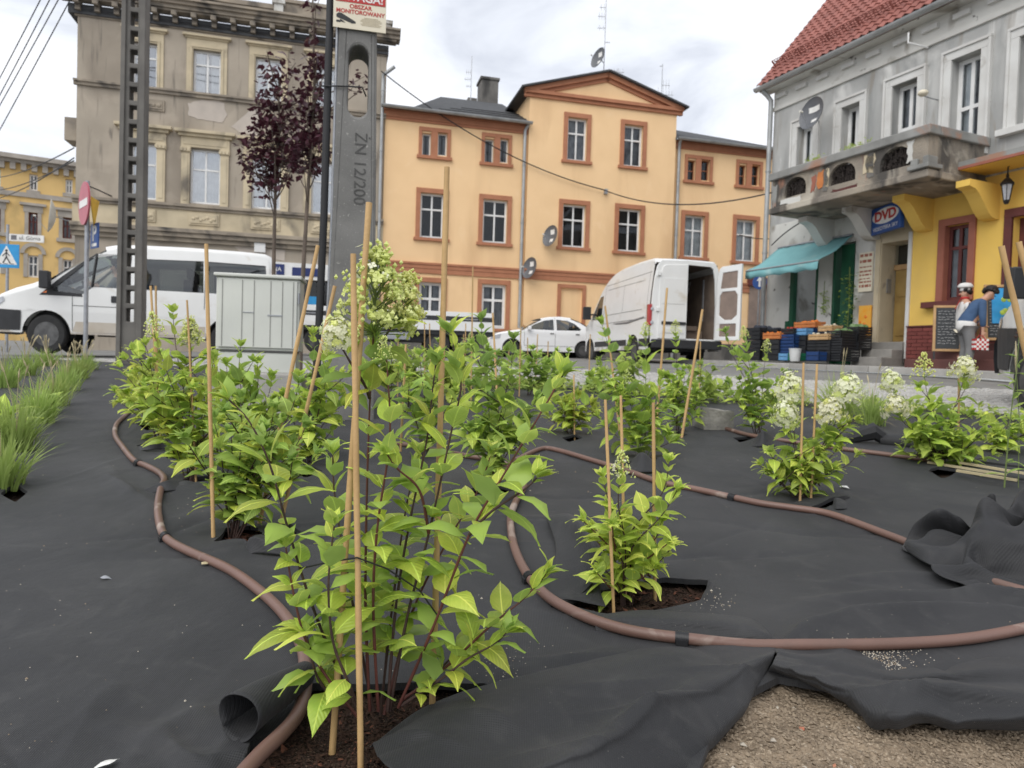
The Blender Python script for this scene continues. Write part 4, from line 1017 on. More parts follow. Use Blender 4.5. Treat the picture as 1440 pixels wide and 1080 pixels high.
# ground floor -------------------------------------------------------------
zs_ = 0.0
shopw = (Bh(1110, 430)[0], Bh(1149, 430)[0], .12, Bh(1130, 372)[1])
shopd = (Bh(1171, 430)[0], Bh(1200, 430)[0], .05, Bh(1186, 342)[1])
dvd = (Bh(1238, 400)[0], Bh(1276, 400)[0], -.05, Bh(1257, 340)[1])
mb = MB(); wall(mb, u0, dvd[0]-.06, -.5, zmid, [shopw, shopd], .3); mb.quad((u0, 0, -.5), (u0, 9, -.5), (u0, 9, zmid), (u0, 0, zmid))
mb.build('shop_wall', MT['white_plaster'], hs, fix=False)
mb = MB(); lo, hi = .1, 1.5
for _ in range(30):
    m_ = (lo+hi)/2
    if Bh(1257, 400, -m_)[0] > dvd[0]: lo = m_
    else: hi = m_
rec = max(.25, min(.9, lo)); wall(mb, dvd[0]-.06, uY, -.5, zmid, [dvd], rec+.1); mb.build('doorway_wall', MT['cream_plaster'], hs, fix=False)
win = B.rect(1328, 1362, 316, 423); dr = (Bh(1421, 400)[0], Bh(1421, 400)[0]+1.15, .42, Bh(1425, 306)[1])
mb = MB(); wall(mb, uY, uEnd, -.5, zmid, [win, dr], .24); mb.build('yellow_wall', MT['yellow'], hs, fix=False)
MB().box(uY-.05, uY+.03, -.03, .02, .2, dvd[3]+.15).build('door_edge_trim', MT['white_trim'], hs)
MB().box(dvd[0]-.14, dvd[0]-.02, -.025, .02, .0, dvd[3]+.1).build('door_edge_trim', MT['cream_plaster'], hs)
# shop window with green frame
a, b, c, d = shopw; mb = MB(); mb.box(a, a+.12, -.01, .12, c, d); mb.box(b-.07, b, -.01, .12, c, d); mb.box(a, b, -.01, .12, d-.1, d); mb.box(a+.12, b-.07, .0, .12, c, c+.35); mb.box(a-.1, a-.001, -.03, .02, c, c+1.0)
mb.build('shop_window_frame', MT['green_paint'], hs, bevel=.006)
MB().quad((a+.12, .08, c+.35), (b-.07, .08, c+.35), (b-.07, .08, d-.1), (a+.12, .08, d-.1)).build('pane', MT['glass_shop'], hs)
MB().quad((a, .9, c), (b, .9, c), (b, .9, d), (a, .9, d)).build('shop_interior', MT['door_lining'], hs)
mb = MB()
for k in range(9): x = a+.2+(b-a-.32)*k/8; mb.bar((x, .1, c+.35), (x, .1, c+1.0), .012, .012)
mb.build('window_bars', MT['green_paint'], hs)
MB().box(a+.35, b-.2, .5, .55, c+.3, d-.55).build('inner_door', MT['white_trim'], hs)
a, b, c, d = shopd; MB().quad((a, 1.2, c), (b, 1.2, c), (b, 1.2, d), (a, 1.2, d)).build('shop_interior', MT['dark_int'], hs)
MB().box(a-.02, a+.05, -.02, .28, c, d).build('door_frame', MT['green_paint'], hs); MB().box(b-.35, b-.02, -.03, .02, c, d-.05).build('open_door', MT['green_paint'], hs)
MB().box(a+.0, b, .1, .15, c, c+1.15).build('half_door', MT['green_paint'], hs)
# dvd doorway
a, b, c, d = dvd; dx = Bh(1262, 400)[0]; zst = Bh(1257, 481)[1]
MB().quad((a, rec+.1, c), (b, rec+.1, c), (b, rec+.1, d), (a, rec+.1, d)).build('entrance_back', MT['dark_int'], hs)
mb = MB(); mb.box(a+.03, b-.02, rec, rec+.05, zst, d-.55); mb.box(a+.10, b-.12, rec-.02, rec, zst+.15, zst+.85); mb.box(a+.10, b-.12, rec-.02, rec, zst+1.0, d-.7); mb.build('entrance_door', MT['wood_door'], hs, bevel=.01)
mb = MB(); mb.box(a+.01, b, rec-.03, rec+.05, d-.55, d-.44); mb.build('door_transom', MT['board_wood'], hs)
MB().quad((a+.02, rec, d-.42), (b, rec, d-.42), (b, rec, d), (a+.02, rec, d)).build('pane', MT['glass'], hs)
MB().box(a-.0, a+.02, rec*.45, rec*.75, Bh(1250, 410)[1], Bh(1250, 390)[1]).build('intercom', MT['galv'], hs)
for k in range(3): MB().box(a-.06-.02*k, b+.02, -.10-.30*(2-k)-.001*k, rec, -.3+.001*k, zst-.17*(2-k)-.0).build('doorstep', MT['step_grey'], hs, bevel=.015)
# yellow shop window and door
surround(hs, win, .13, m='rose_trim', proud=.05, sill=0, head=.14)
MB().box(win[0]-.005, win[0]+.012, -.04, .13, win[2], win[3]).build('window_jamb', MT['rose_trim'], hs)
window(hs, win, .10, 'dark_red', .07, 1, .72, 'glass', ('curtain_grey', 'split'))
MB().box(win[0]-.35, win[1]+.1, -.17, .05, win[2]-.12, win[2]).build('window_sill', MT['dark_red'], hs, bevel=.006)
surround(hs, dr, .14, 'door_surround', 'dark_red', .06, 0, head=.16)
a, b, c, d = dr; MB().box(a, b, .18, .22, c, d).build('shop_door', MT['dark_red'], hs)
# brick plinth, brick by brick
zp1 = Bh(1295, 460)[1]; up0, up1 = uY+.02, Bh(1412, 480)[0]
MB().box(up0, up1, -.035, -.002, -.15, zp1).build('plinth', MT['mortar'], hs)
bk = [MB().box(0, .235, -.012, .03, 0, .066).mesh('brick', MT['plinth_brick']), MB().box(0, .112, -.012, .03, 0, .066).mesh('brick', MT['plinth_brick'])]
nr = int((zp1+.1)/.078)
for k in range(nr):
    u = up0; z = -.1+k*.078
    if k % 2: link('brick', bk[1], hs, M.Translation((u, -.036+rnd.uniform(-.003, .003), z))); u += .123
    while u+.235 < up1:
        link('brick', bk[0], hs, M.Translation((u, -.036+rnd.uniform(-.004, .004), z))); u += .246
MB().box(up0-.01, up1, -.06, -.002, zp1-.0, zp1+.03).build('plinth_cap', MT['dark_red'], hs)
# red-brown steps to the shop door, running along the wall
su0 = Bh(1312, 505)[0]+.25
for k, (dp, zt_) in enumerate(((1.15, .16), (.85, .32), (.55, .47))): MB().box(su0+.12*k, uEnd-2, -dp, -.075, -.25+.002*k, zt_).build('shop_step', MT['step_red'], hs, bevel=.012)
# fittings as things of their own --------------------------------------------
def Bw(px, py, off): u, z = B.hit(px, py, off); return B.world(u, -off, z)
def bm_at(u, y, z): return B.mat @ M.Translation((u, y, z))
lan_u, lan_z = Bh(1416, 268, .28)
ln = empty('wall_lantern', bm_at(lan_u, -.28, lan_z), 'black wall lantern hanging over the dark red shop door', 'lantern')
MB().lathe([(.03, -.19), (.05, -.17), (.09, .10), (.075, .10), (.045, -.15)], 6).build('lantern_glass', MT['clear_lens'], ln)
MB().lathe([(.12, .10), (.125, .12), (.06, .20), (.025, .23), (.03, .26), (.008, .34)], 6).build('lantern_cap', MT['black_metal'], ln)
mb = MB(); mb.lathe([(.035, -.24), (.055, -.20), (.05, -.17)], 6)
for k in range(6): a_ = k*PI/3; mb.bar((.05*math.cos(a_), .05*math.sin(a_), -.18), (.095*math.cos(a_), .095*math.sin(a_), .10), .012, .012)
mb.tube([(0, 0, .30), (0, .0, .42), (0, .1, .48), (0, .28, .44)], .012, 6); mb.build('lantern_bracket', MT['black_metal'], ln)
# awning
a0, b0 = Bh(1096, 349), Bh(1201, 331); fo = 1.05
f0, f1 = Bh(1064, 379, fo), Bh(1172, 362, fo); zv = (f0[1]+f1[1])/2
aw = empty('shop_awning', bm_at(a0[0], 0, 0), 'turquoise cloth awning over the greengrocer shop', 'awning')
uA, uB_ = a0[0], b0[0]; zw = (a0[1]+b0[1])/2; P = []
for i in range(15):
    t = i/14; row = []
    for j in range(9):
        s_ = j/8; sag = -.06*math.sin(PI*s_)-.035*math.sin(PI*t)*s_+.012*math.sin(i*2.3+j)
        row.append(((uB_-uA)*t+.01*math.sin(j*3+i), -.03-(fo-.03)*s_, zw+(zv-zw)*s_+sag))
    row.append((row[-1][0], row[-1][1]-.012, zv-.10-.03*math.sin(i*1.6))); row.append((row[-1][0], row[-1][1]+.02*math.sin(i*1.3), zv-.2-.02*math.sin(i*2.0)))
    P.append(row)
o = MB().grid(P).build('awning_cloth', MT['awning'], aw, smooth=180); sm = o.modifiers.new('thick', 'SOLIDIFY'); sm.thickness = .006
MB().tube([(0, -fo, zv-.01), (uB_-uA, -fo, zv-.01)], .02, 8).build('front_bar', MT['galv'], aw)
MB().tube([(0, -.04, zw+.01), (uB_-uA, -.04, zw+.01)], .025, 8).build('wall_bar', MT['galv'], aw)
mb = MB(); mb.tube([(.05, -.04, zw-.5), (.05, -fo, zv-.01)], .014, 6); mb.build('folding_arm', MT['galv'], aw)
# dvd sign
ds_u0, ds_u1 = Bh(1225, 310, .35)[0], Bh(1272, 305, .35)[0]; z1_, z0_ = Bh(1248, 288.5, .35)[1], Bh(1248, 326, .35)[1]; hw, hh = (ds_u1-ds_u0)/2, (z1_-z0_)/2
sg = empty('dvd_sign', B.mat @ M.Translation(((ds_u0+ds_u1)/2, -.35, (z0_+z1_)/2)) @ M.Rotation(rad(-14), 4, 'Z') @ M.Rotation(rad(-2), 4, 'Y'), 'blue DVD rental sign hung under the balcony above the open doorway', 'sign')
hw = hw*1.12; MB().box(-hw, hw, -.05, .05, -hh, hh).build('sign_box', MT['sign_blue'], sg, bevel=.012)
mb = MB(); mb.prism([(hw*.90*math.cos(k*PI/16), hh*.24+hh*.58*math.sin(k*PI/16)) for k in range(32)], -.054, -.049, lambda p, r, t: (p, t, r)); mb.build('oval_field', MT['print_white'], sg)
text('lettering', 'DVD', hh*.98, MT['print_red'], sg, M.Translation((0, -.056, hh*.24)) @ XZ, sx=1.15, bold=.012)
text('lettering', 'VIDEOTEKA SKY', hh*.40, MT['print_white'], sg, M.Translation((0, -.053, -hh*.66)) @ XZ, sx=.92)
MB().box(-hw*.6, hw*.6, .05, .35, hh*.8, hh*.86).build('sign_bracket', MT['black_metal'], sg)
# price board on the pier: print too small to read
pu0, pu1, pz0, pz1 = B.rect(1208, 1227, 355, 410, .03); pb = empty('price_board', bm_at((pu0+pu1)/2, -.02, pz0), 'pale board of red printed lines on the pier beside the shop door', 'sign')
w2 = (pu1-pu0)/2; H_ = pz1-pz0; MB().box(-w2, w2, -.02, .015, 0, H_).build('board', MT['sign_cream'], pb)
mb = MB(); q = random.Random(5)
for (f, h, n_) in ((.93, .085, 4), (.78, .085, 4), (.63, .04, 3), (.52, .05, 6), (.43, .05, 6), (.33, .03, 5), (.25, .05, 4), (.15, .08, 3)):
    x = -w2*.85
    while x < w2*.8:
        ww = q.uniform(.04, .11); mb.box(x, min(x+ww, w2*.88), -.023, -.019, (f-h*.5)*H_, (f+h*.35)*H_); x += ww+q.uniform(.015, .03)
mb.build('print_lines', MT['rose_trim'], pb)
u_, z_ = Bh(1216, 450, .06); ob = empty('poster_panel', bm_at(u_, -.05, z_), 'orange and yellow advertising panel beside the black crates', 'poster')
MB().box(-.16, .16, -.015, .015, -.38, .32).build('panel', MT['orange_bag'], ob)
mb = MB()
for k in range(9): mb.sphere((rnd.uniform(-.11, .11), -.018, rnd.uniform(-.3, .1)), rnd.uniform(.03, .05), 7, 4, sc=(1, .25, 1))
mb.build('fruit_print', MT['orange_fruit'], ob)
# dish, small floodlight and brackets on the grey wall
dish('satellite_dish', Bw(1146, 161, .55), (-.97, -.35, .15), .37, 'dish', 'large dark grey satellite dish between the first-floor windows of the grey house', Bw(1152, 172, .02), None, [(0, .32, .9, .34), (.1, -.42, .5, .2)])
fl = empty('wall_flood_lamp', Bw(1298, 131, .45), 'pale yellow lamp on a thin arm beside a first-floor window', 'lamp')
MB().sphere((0, 0, 0), .10, 10, 6, sc=(1, 1, .65)).build('lamp_head', MT['sign_cream'], fl, smooth=60)
pA = Bw(1320, 141, .02)-Bw(1298, 131, .45); MB().tube([(0, 0, -.05), pA*.5+V((0, 0, -.03)), pA], .012, 6).build('lamp_arm', MT['galv'], fl)
fb = empty('flag_bracket', Bw(1305, 67, .02), 'white bent bracket fixed to the frieze of the grey house', 'bracket')
pA = Bw(1277, 60, .45)-Bw(1305, 67, .02); MB().tube([(0, 0, 0), pA, pA+V((0, 0, .20))], .02, 6).build('bracket_pipe', MT['white_frame'], fb)
# pavement and kerb in front of the house
pav = tag(bpy.data.objects.new('pavement', None), kind='structure'); COL.objects.link(pav); pav.matrix_world = B.mat
mb = MB(); P = []
for i in range(33):
    u = -1.5+i*.5
    P.append([(u, y_, GZ(*(B.world(u, y_, 0).xy))-B.o.z+.10) for y_ in (.0, -.8, -1.62)])
mb.grid(P); mb.build('paving', MT['pavement'], pav, smooth=180)
for i in range(16):
    u = -1.5+i; z = GZ(*(B.world(u+.5, -1.7, 0).xy))-B.o.z; z2 = GZ(*(B.world(u+1, -1.7, 0).xy))-GZ(*(B.world(u, -1.7, 0).xy))
    MB().bar((u+.006, -1.7, z-z2/2+.035), (u+.994, -1.7, z+z2/2+.035), .15, .15).build('kerb_stone', MT['kerb'], pav, bevel=.012)
mb = MB(); P = [[(u, y_, GZ(*(B.world(u, y_, 0).xy))-B.o.z+.006) for y_ in (-2.25, -2.45)] for u in np.linspace(0, 14, 29)]
ml = mb.grid(P).build('road_marking', MT['paint_line'], None, mat=B.mat); tag(ml, kind='structure')
# greengrocer's crates -----------------------------------------------------
def crate_mesh(m, l, d_, h, slat=3, name='crate'):
    mb = MB(); t = .012
    mb.box(-l/2, l/2, -d_/2, d_/2, 0, t)
    sh = h/slat
    for k in range(slat):
        z0, z1 = t+k*(h-t)/slat+.004, t+(k+1)*(h-t)/slat-.010
        mb.box(-l/2, l/2, -d_/2, -d_/2+t, z0, z1); mb.box(-l/2, l/2, d_/2-t, d_/2, z0, z1); mb.box(-l/2, -l/2+t, -d_/2+t, d_/2-t, z0, z1); mb.box(l/2-t, l/2, -d_/2+t, d_/2-t, z0, z1)
    for sx in (-1, 1):
        for sy in (-1, 1): mb.box(sx*l/2-.02*(sx > 0), sx*l/2+.02*(sx < 0), sy*d_/2-.02*(sy > 0), sy*d_/2+.02*(sy < 0), .001, h)
    return mb.mesh(name, MT[m])
cmesh = {}
def crate(px, py, off, m, l, d_, h, label, slat=3, grp='crates outside the greengrocer', z=None):
    u, zz = Bh(px, py, off)
    if z is not None: zz = z
    k = (m, l, d_, h)
    if k not in cmesh: cmesh[k] = crate_mesh(m, l, d_, h, slat, 'crate')
    o = link('crate', cmesh[k], None, bm_at(u, -off, zz) @ M.Rotation(rnd.uniform(-.04, .04), 4, 'Z'))
    tag(o, label, 'crate', grp); return u, off, zz
def heap(c, l, d_, h, m, n, r, label, cat):
    u, off, z = c; mb = MB(); q = random.Random(n)
    for k in range(n): mb.sphere((q.uniform(-l/2+r, l/2-r), q.uniform(-d_/2+r, d_/2-r), h-r*.3+q.uniform(-.02, .03)), r*q.uniform(.8, 1.15), 7, 5, sc=(1, 1, q.uniform(.8, 1)))
    o = mb.build(cat, MT[m], None, smooth=180, mat=bm_at(u, -off, z)); tag(o, label, cat.replace('_', ' '), kind='stuff')
gz_ = Bh(1180, 508, 1.0)[1]
g0 = min(gz_, .2)
# tall black stacks nearest the doorway
for k in range(3):
    crate(1186, 500, .95, 'crate_black', .38, .55, .16, ('lowest', 'middle', 'upper')[k]+' black crate in the stack nearest the kerb by the doorway', z=g0+k*.165)
for k in range(3):
    cc = crate(1204, 500, .60, 'crate_black', .42, .40, .16, ('lowest', 'middle', 'top')[k]+' black crate in the stack against the wall under the green cabbages', z=g0+.26+k*.165)
heap(cc, .42, .40, .16, 'leafy', 22, .07, 'green cabbages and leeks heaped on the tall black crate stack', 'cabbages')
cc = crate(1187, 455, .95, 'crate_black', .38, .55, .16, 'black crate heaped with pale leeks on the front stack', z=g0+3*.165); heap(cc, .38, .5, .15, 'leafy', 16, .06, 'leeks and greens lying on the front black stack', 'leeks')
for k in range(2):
    crate(1166, 500, 1.05, 'crate_black', .40, .40, .22, ('lower', 'upper')[k]+' black crate under the wooden box of garlic', z=g0+k*.225)
    crate(1152, 500, 1.05, 'crate_black', .36, .40, .22, ('lower', 'upper')[k]+' black crate left of the wooden boxes, beside the blue crates', z=g0+k*.225)
cc = crate(1158, 490, 1.12, 'crate_wood', .56, .34, .13, 'wooden box of garlic on the black crates, lower of two', 2, z=g0+.455); heap(cc, .54, .32, .12, 'pale_veg', 26, .032, 'pale garlic bulbs in the lower wooden box', 'garlic')
cc = crate(1167, 480, .80, 'crate_wood', .42, .30, .13, 'wooden box behind the garlic, upper of two', 2, z=g0+.66); heap(cc, .40, .28, .12, 'pale_veg', 16, .034, 'pale onions in the upper wooden box', 'onions')
crate(1167, 480, .80, 'crate_black', .42, .34, .64, 'tall black crate stack standing under the upper wooden box', 6, z=g0)
for k in range(2): crate(1113, 500, 1.05, 'crate_blue', .50, .36, .22, ('lower', 'upper')[k]+' blue crate below the box of peppers', z=g0+.16+k*.225)
crate(1107, 505, 1.3, 'crate_lblue', .30, .24, .16, 'light blue crate on the ground near the kerb', 2, z=g0); crate(1122, 505, 1.3, 'crate_green', .36, .24, .17, 'green crate on the ground by the white bucket', 2, z=g0); crate(1148, 505, 1.35, 'crate_blue', .36, .24, .20, 'blue crate on the ground before the black crates', 2, z=g0)
crate(1133, 478, .95, 'crate_lblue', .34, .30, .16, 'light blue crate raised beside the orange boxes', 2, z=g0+.58); crate(1133, 478, .95, 'crate_black', .34, .30, .57, 'black crate stack under the raised light blue crate', 5, z=g0)
cc = crate(1092, 485, 1.1, 'crate_orange', .56, .34, .15, 'orange box of apricots, lowest of the fruit boxes', 2, z=g0+.50); heap(cc, .54, .32, .13, 'orange_fruit', 26, .034, 'apricots heaped in the lowest orange box', 'apricots')
crate(1092, 485, 1.1, 'crate_black', .52, .34, .49, 'black crate stack holding the box of apricots', 4, z=g0)
cc = crate(1114, 480, 1.0, 'crate_black', .44, .34, .13, 'black box of red and white vegetables on the blue crates', 2, z=g0+.615); heap(cc, .42, .32, .12, 'tomato', 22, .036, 'red peppers in the black box over the blue crates', 'peppers')
cc = crate(1138, 468, .75, 'crate_orange', .62, .32, .14, 'bright orange box of oranges, highest of the fruit boxes', 2, z=g0+.76); heap(cc, .60, .30, .13, 'orange_fruit', 30, .036, 'oranges heaped in the highest orange box', 'oranges')
crate(1138, 468, .75, 'crate_blue', .56, .32, .75, 'dark blue crate stack under the oranges', 7, z=g0)
cc = crate(1090, 470, .8, 'crate_black', .5, .34, .15, 'black box of dark fruit behind the apricots', 2, z=g0+.62); heap(cc, .48, .32, .14, 'dark_cloth', 24, .04, 'dark plums heaped in the black box behind the apricots', 'plums')
crate(1090, 470, .8, 'crate_black', .5, .34, .61, 'black crate stack under the dark plums', 6, z=g0)
cc = crate(1070, 480, .9, 'crate_black', .5, .5, .3, 'black box nearest the corner drainpipe', 3, z=g0+.5); crate(1070, 480, .9, 'crate_black', .5, .5, .49, 'black crate stack nearest the corner drainpipe', 5, z=g0)
heap(cc, .48, .48, .3, 'dark_cloth', 22, .07, 'dark covered goods on the box nearest the drainpipe', 'covered_goods')
u_, z_ = Bh(1118, 505, 1.45); bk_ = empty('bucket', bm_at(Bh(1118, 500, 1.5)[0], -1.5, g0-.02), 'white bucket on the ground before the crates', 'bucket')
MB().lathe([(.10, 0), (.13, .26), (.135, .26), (.135, .28), (.12, .28), (.09, .02)], 16).build('bucket_body', MT['bucket'], bk_, smooth=40)
MB().tube([(.13*math.cos(t), .13*math.sin(t)*.2, .27-.12*math.sin(t)) for t in [PI*k/8 for k in range(9)]], .006, 5).build('handle', MT['galv'], bk_)
# climbing plant and green bag hanging in the shop doorway
hg = empty('hanging_plant', Bw(1194, 400, .12), 'bushy green plant hanging in the dark shop doorway', 'plant')
mb = MB()
for k in range(150):
    p = V((rnd.gauss(0, .10), rnd.gauss(0, .08), rnd.uniform(-.95, .25))); a = rnd.uniform(0, 6.28); d = V((math.cos(a), math.sin(a), rnd.uniform(-.7, .3)))*.085; s_ = d.cross(V((0, 0, 1))).normalized()*.03
    mb.add([p, p+d*.5+s_, p+d, p+d*.5-s_], [(0, 1, 2, 3)])
tag(mb.build('foliage', MT['leaf_dark'], hg, fix=False), kind='stuff'); MB().tube([(0, 0, -1), (.02, 0, -.4), (0, 0, .4)], .012, 5).build('stem', MT['stem_green'], hg)
hg = empty('hanging_basket', Bw(1158, 425, .1), 'narrow green plant hanging on the pier beside the shop window', 'plant')
mb = MB()
for k in range(90):
    p = V((rnd.gauss(0, .05), rnd.gauss(0, .05)-.05, rnd.uniform(-.28, .28))); a = rnd.uniform(0, 6.28); d = V((math.cos(a), math.sin(a), -.5))*.07; s_ = d.cross(V((0, 0, 1))).normalized()*.025
    mb.add([p, p+d*.5+s_, p+d, p+d*.5-s_], [(0, 1, 2, 3)])
tag(mb.build('foliage', MT['leaf_dark'], hg, fix=False), kind='stuff'); MB().tube([(0, 0, -.25), (0, -.02, .5)], .008, 5).build('stem', MT['stem_green'], hg)
# keep-right sign by the corner
kr = empty('round_blue_sign', gnd(1063, 512), 'small round blue traffic sign on a thin pole at the house corner', 'traffic sign')
hgt = zpx(kr.location, 397)
MB().tube([(0, 0, 0), (0, 0, hgt+.2)], .025, 8).build('pole', MT['galv'], kr, smooth=60)
MB().lathe([(.20, -.008), (.20, .008)], 24, 0, M.Translation((0, -.04, hgt)) @ M.Rotation(rad(-35), 4, 'Z') @ M.Rotation(PI/2, 4, 'X')).build('disc', MT['sign_blue'], kr)
R_ = M.Translation((0, -.04, hgt)) @ M.Rotation(rad(-35), 4, 'Z')
mb = MB(); mb.box(-.025, .025, -.014, -.009, -.13, .06); mb.add([(-.09, -.0115, .04), (.09, -.0115, .04), (0, -.0115, .15)], [(0, 1, 2)]); mb.v = [tuple(R_ @ V(v_)) for v_ in mb.v]; mb.build('arrow', MT['print_white'], kr)
# ================================================================== people (one continuous body each, clothes as children)
def skin_mesh(name, vs, es, rs, m, parent, sub=2):
    me = bpy.data.meshes.new(name); me.from_pydata([tuple(v_) for v_ in vs], es, []); me.materials.append(MT[m])
    o = link(name, me, parent)
    sk = o.modifiers.new('skin', 'SKIN'); sk.use_smooth_shade = True; sk.branch_smoothing = .4
    d = me.skin_vertices[0].data
    for i, r in enumerate(rs): d[i].radius = (r, r) if not isinstance(r, tuple) else r
    d[0].use_root = True
    ss = o.modifiers.new('sub', 'SUBSURF'); ss.levels = ss.render_levels = sub
    return o
class Fig:
    def __init__(s): s.v = []; s.e = []; s.r = []
    def p(s, co, r, to=None):
        s.v.append(V(co)); s.r.append(r); i = len(s.v)-1
        if to is not None: s.e.append((to, i))
        return i
    def hand(s, wrist, d, side, r=.021):
        d = V(d).normalized(); sd_ = V(side).normalized(); w0 = s.v[wrist]
        palm = s.p(w0+d*.075, (.034, .018), wrist)
        for k, (l, sp) in enumerate(((.062, .030), (.072, .011), (.068, -.009), (.052, -.028))):
            a = s.p(w0+d*.095+sd_*sp, .0095, palm); b = s.p(w0+d*(.095+l*.6)+sd_*sp*1.1+V((0, 0, -.004)), .0085, a); s.p(w0+d*(.095+l)+sd_*sp+d.cross(sd_)*.018, .007, b)
        a = s.p(w0+d*.04+sd_*.038, .011, palm); s.p(w0+d*.078+sd_*.056, .009, a)
    def build(s, name, m, parent, sub=2): return skin_mesh(name, s.v, s.e, s.r, m, parent, sub)
def head_parts(par, c, fwd, hairm='hair', hair=True, hs=1.0):
    c = V(c); f = V(fwd).normalized(); sd_ = f.cross(V((0, 0, 1))).normalized(); up = sd_.cross(f)
    R_ = M((( f.x, sd_.x, up.x, c.x), (f.y, sd_.y, up.y, c.y), (f.z, sd_.z, up.z, c.z), (0, 0, 0, 1)))
    mb = MB(); mb.v = []
    for s_ in (-1, 1): mb.sphere(R_ @ V((.088, .034*s_, .005)), .011, 8, 5)
    mb.build('eye', MT['print_black'], par, smooth=180)
    mb = MB().sphere(R_ @ V((.094, 0, -.052)), .02, 8, 5, sc=(.6, 1.2, .4)); mb.build('mouth', MT['red_cloth'], par, smooth=180)
    if hair:
        mb = MB(); q = random.Random(3)
        for k in range(70):
            a, b = q.uniform(0, 2*PI), q.uniform(-.25, 1.0); d = V((math.cos(a)*math.sqrt(1-b*b), math.sin(a)*math.sqrt(1-b*b), b))
            if d.x > .45 and d.z < .55: continue
            mb.sphere(R_ @ (V((d.x*.098, d.y*.088, d.z*.118+.015))*hs), q.uniform(.026, .042), 6, 4)
        mb.build('hair', MT[hairm], par, smooth=180)
    return R_
def face_body(fg, neck, c, fwd):
    f = V(fwd).normalized(); sd_ = f.cross(V((0, 0, 1))).normalized(); up = sd_.cross(f); c = V(c)
    a = fg.p(c-up*.085+f*.012, .062, neck); b = fg.p(c, (.088, .080), a); fg.p(c+up*.075-f*.005, .066, b)
    n_ = fg.p(c+f*.088-up*.02, .018, b); fg.p(c+f*.115-up*.034, .011, n_)
    for s_ in (-1, 1): fg.p(c+sd_*.088*s_-up*.01, .016, b)

# the woman bending to look at the boards
wp = B.world(Bh(1356, 524, 1.42)[0], -1.42, Bh(1356, 526.5, 1.42)[1])
wm = empty('person', M.Translation(wp) @ M.Rotation(rad(-8), 4, 'Z'), 'dark-haired person in a blue denim jacket and grey trousers bending towards the menu boards', 'person')
fg = Fig(); hp = fg.p((0, 0, .86), .135)
sp_ = fg.p((.07, 0, 1.02), .125, hp); ch = fg.p((.17, 0, 1.19), .135, sp_); nk = fg.p((.265, 0, 1.315), .055, ch)
face_body(fg, nk, (.34, 0, 1.40), (.80, 0, -.60))
for s_ in (-1, 1):
    h = fg.p((0, .09*s_, .80), .085, hp); k = fg.p((.04, .095*s_, .45), .058, h); a = fg.p((-.01, .1*s_, .09), .038, k); f1 = fg.p((.05, .105*s_, .04), .036, a); fg.p((.14, .115*s_, .03), .026, f1)
    sh = fg.p((.16, .165*s_, 1.23), .058, ch); el = fg.p((.15, .22*s_, .98), .042, sh); wr = fg.p((.17 if s_ < 0 else .30, .20*s_, .76 if s_ < 0 else .90), .026, el)
    fg.hand(wr, (.05, 0, -1) if s_ < 0 else (.8, 0, -.4), (1, 0, 0) if s_ < 0 else (0, 1, 0))
fg.build('body', 'skin', wm)
head_parts(wm, (.34, 0, 1.40), (.80, 0, -.60))
fg = Fig(); h0 = fg.p((-.02, 0, .76), .155); hp = fg.p((-.01, 0, .90), .160, h0); sp_ = fg.p((.065, 0, 1.02), .150, hp); ch = fg.p((.16, 0, 1.18), .155, sp_); fg.p((.235, 0, 1.275), .085, ch)
for s_ in (-1, 1):
    sh = fg.p((.155, .17*s_, 1.225), .078, ch); el = fg.p((.145, .225*s_, .98), .060, sh); fg.p((.168 if s_ < 0 else .29, .205*s_, .80 if s_ < 0 else .91), .046, el)
fg.build('denim_jacket', 'denim', wm)
fg = Fig(); a = fg.p((.01, 0, .98), .15); b = fg.p((-.01, 0, .84), .175, a); fg.p((0, 0, .72), .165, b); fg.build('white_shirt', 'white_cloth', wm)
fg = Fig(); hp = fg.p((0, 0, .86), .135)
for s_ in (-1, 1):
    h = fg.p((0, .085*s_, .74), .098, hp); k = fg.p((.04, .095*s_, .45), .078, h); fg.p((0, .1*s_, .20), .066, k)
fg.build('trousers', 'grey_cloth', wm)
for s_ in (-1, 1): fg = Fig(); a = fg.p((-.03, .1*s_, .045), .045); b = fg.p((.06, .105*s_, .045), .045, a); fg.p((.16, .115*s_, .035), .036, b); fg.build('shoe', 'white_cloth', wm)
bg = empty('shopping_bag', wm.matrix_world @ M.Translation((.13, -.215, .42)) @ M.Scale(.75, 4), 'red and white checked shopping bag hanging from the hand of the bending person', 'bag')
mb = MB()
for i in range(6):
    for k in range(5):
        x0, z0 = -.15+i*.05, k*.05; mb.box(x0, x0+.05, -.06, .06, z0, z0+.05, (i+k) % 2)
mb.build('bag_body', [MT['red_cloth'], MT['white_cloth']], bg); MB().tube([(-.09, 0, .25), (-.03, 0, .33), (.03, 0, .33), (.09, 0, .25)], .008, 6).build('handle', MT['red_cloth'], bg)

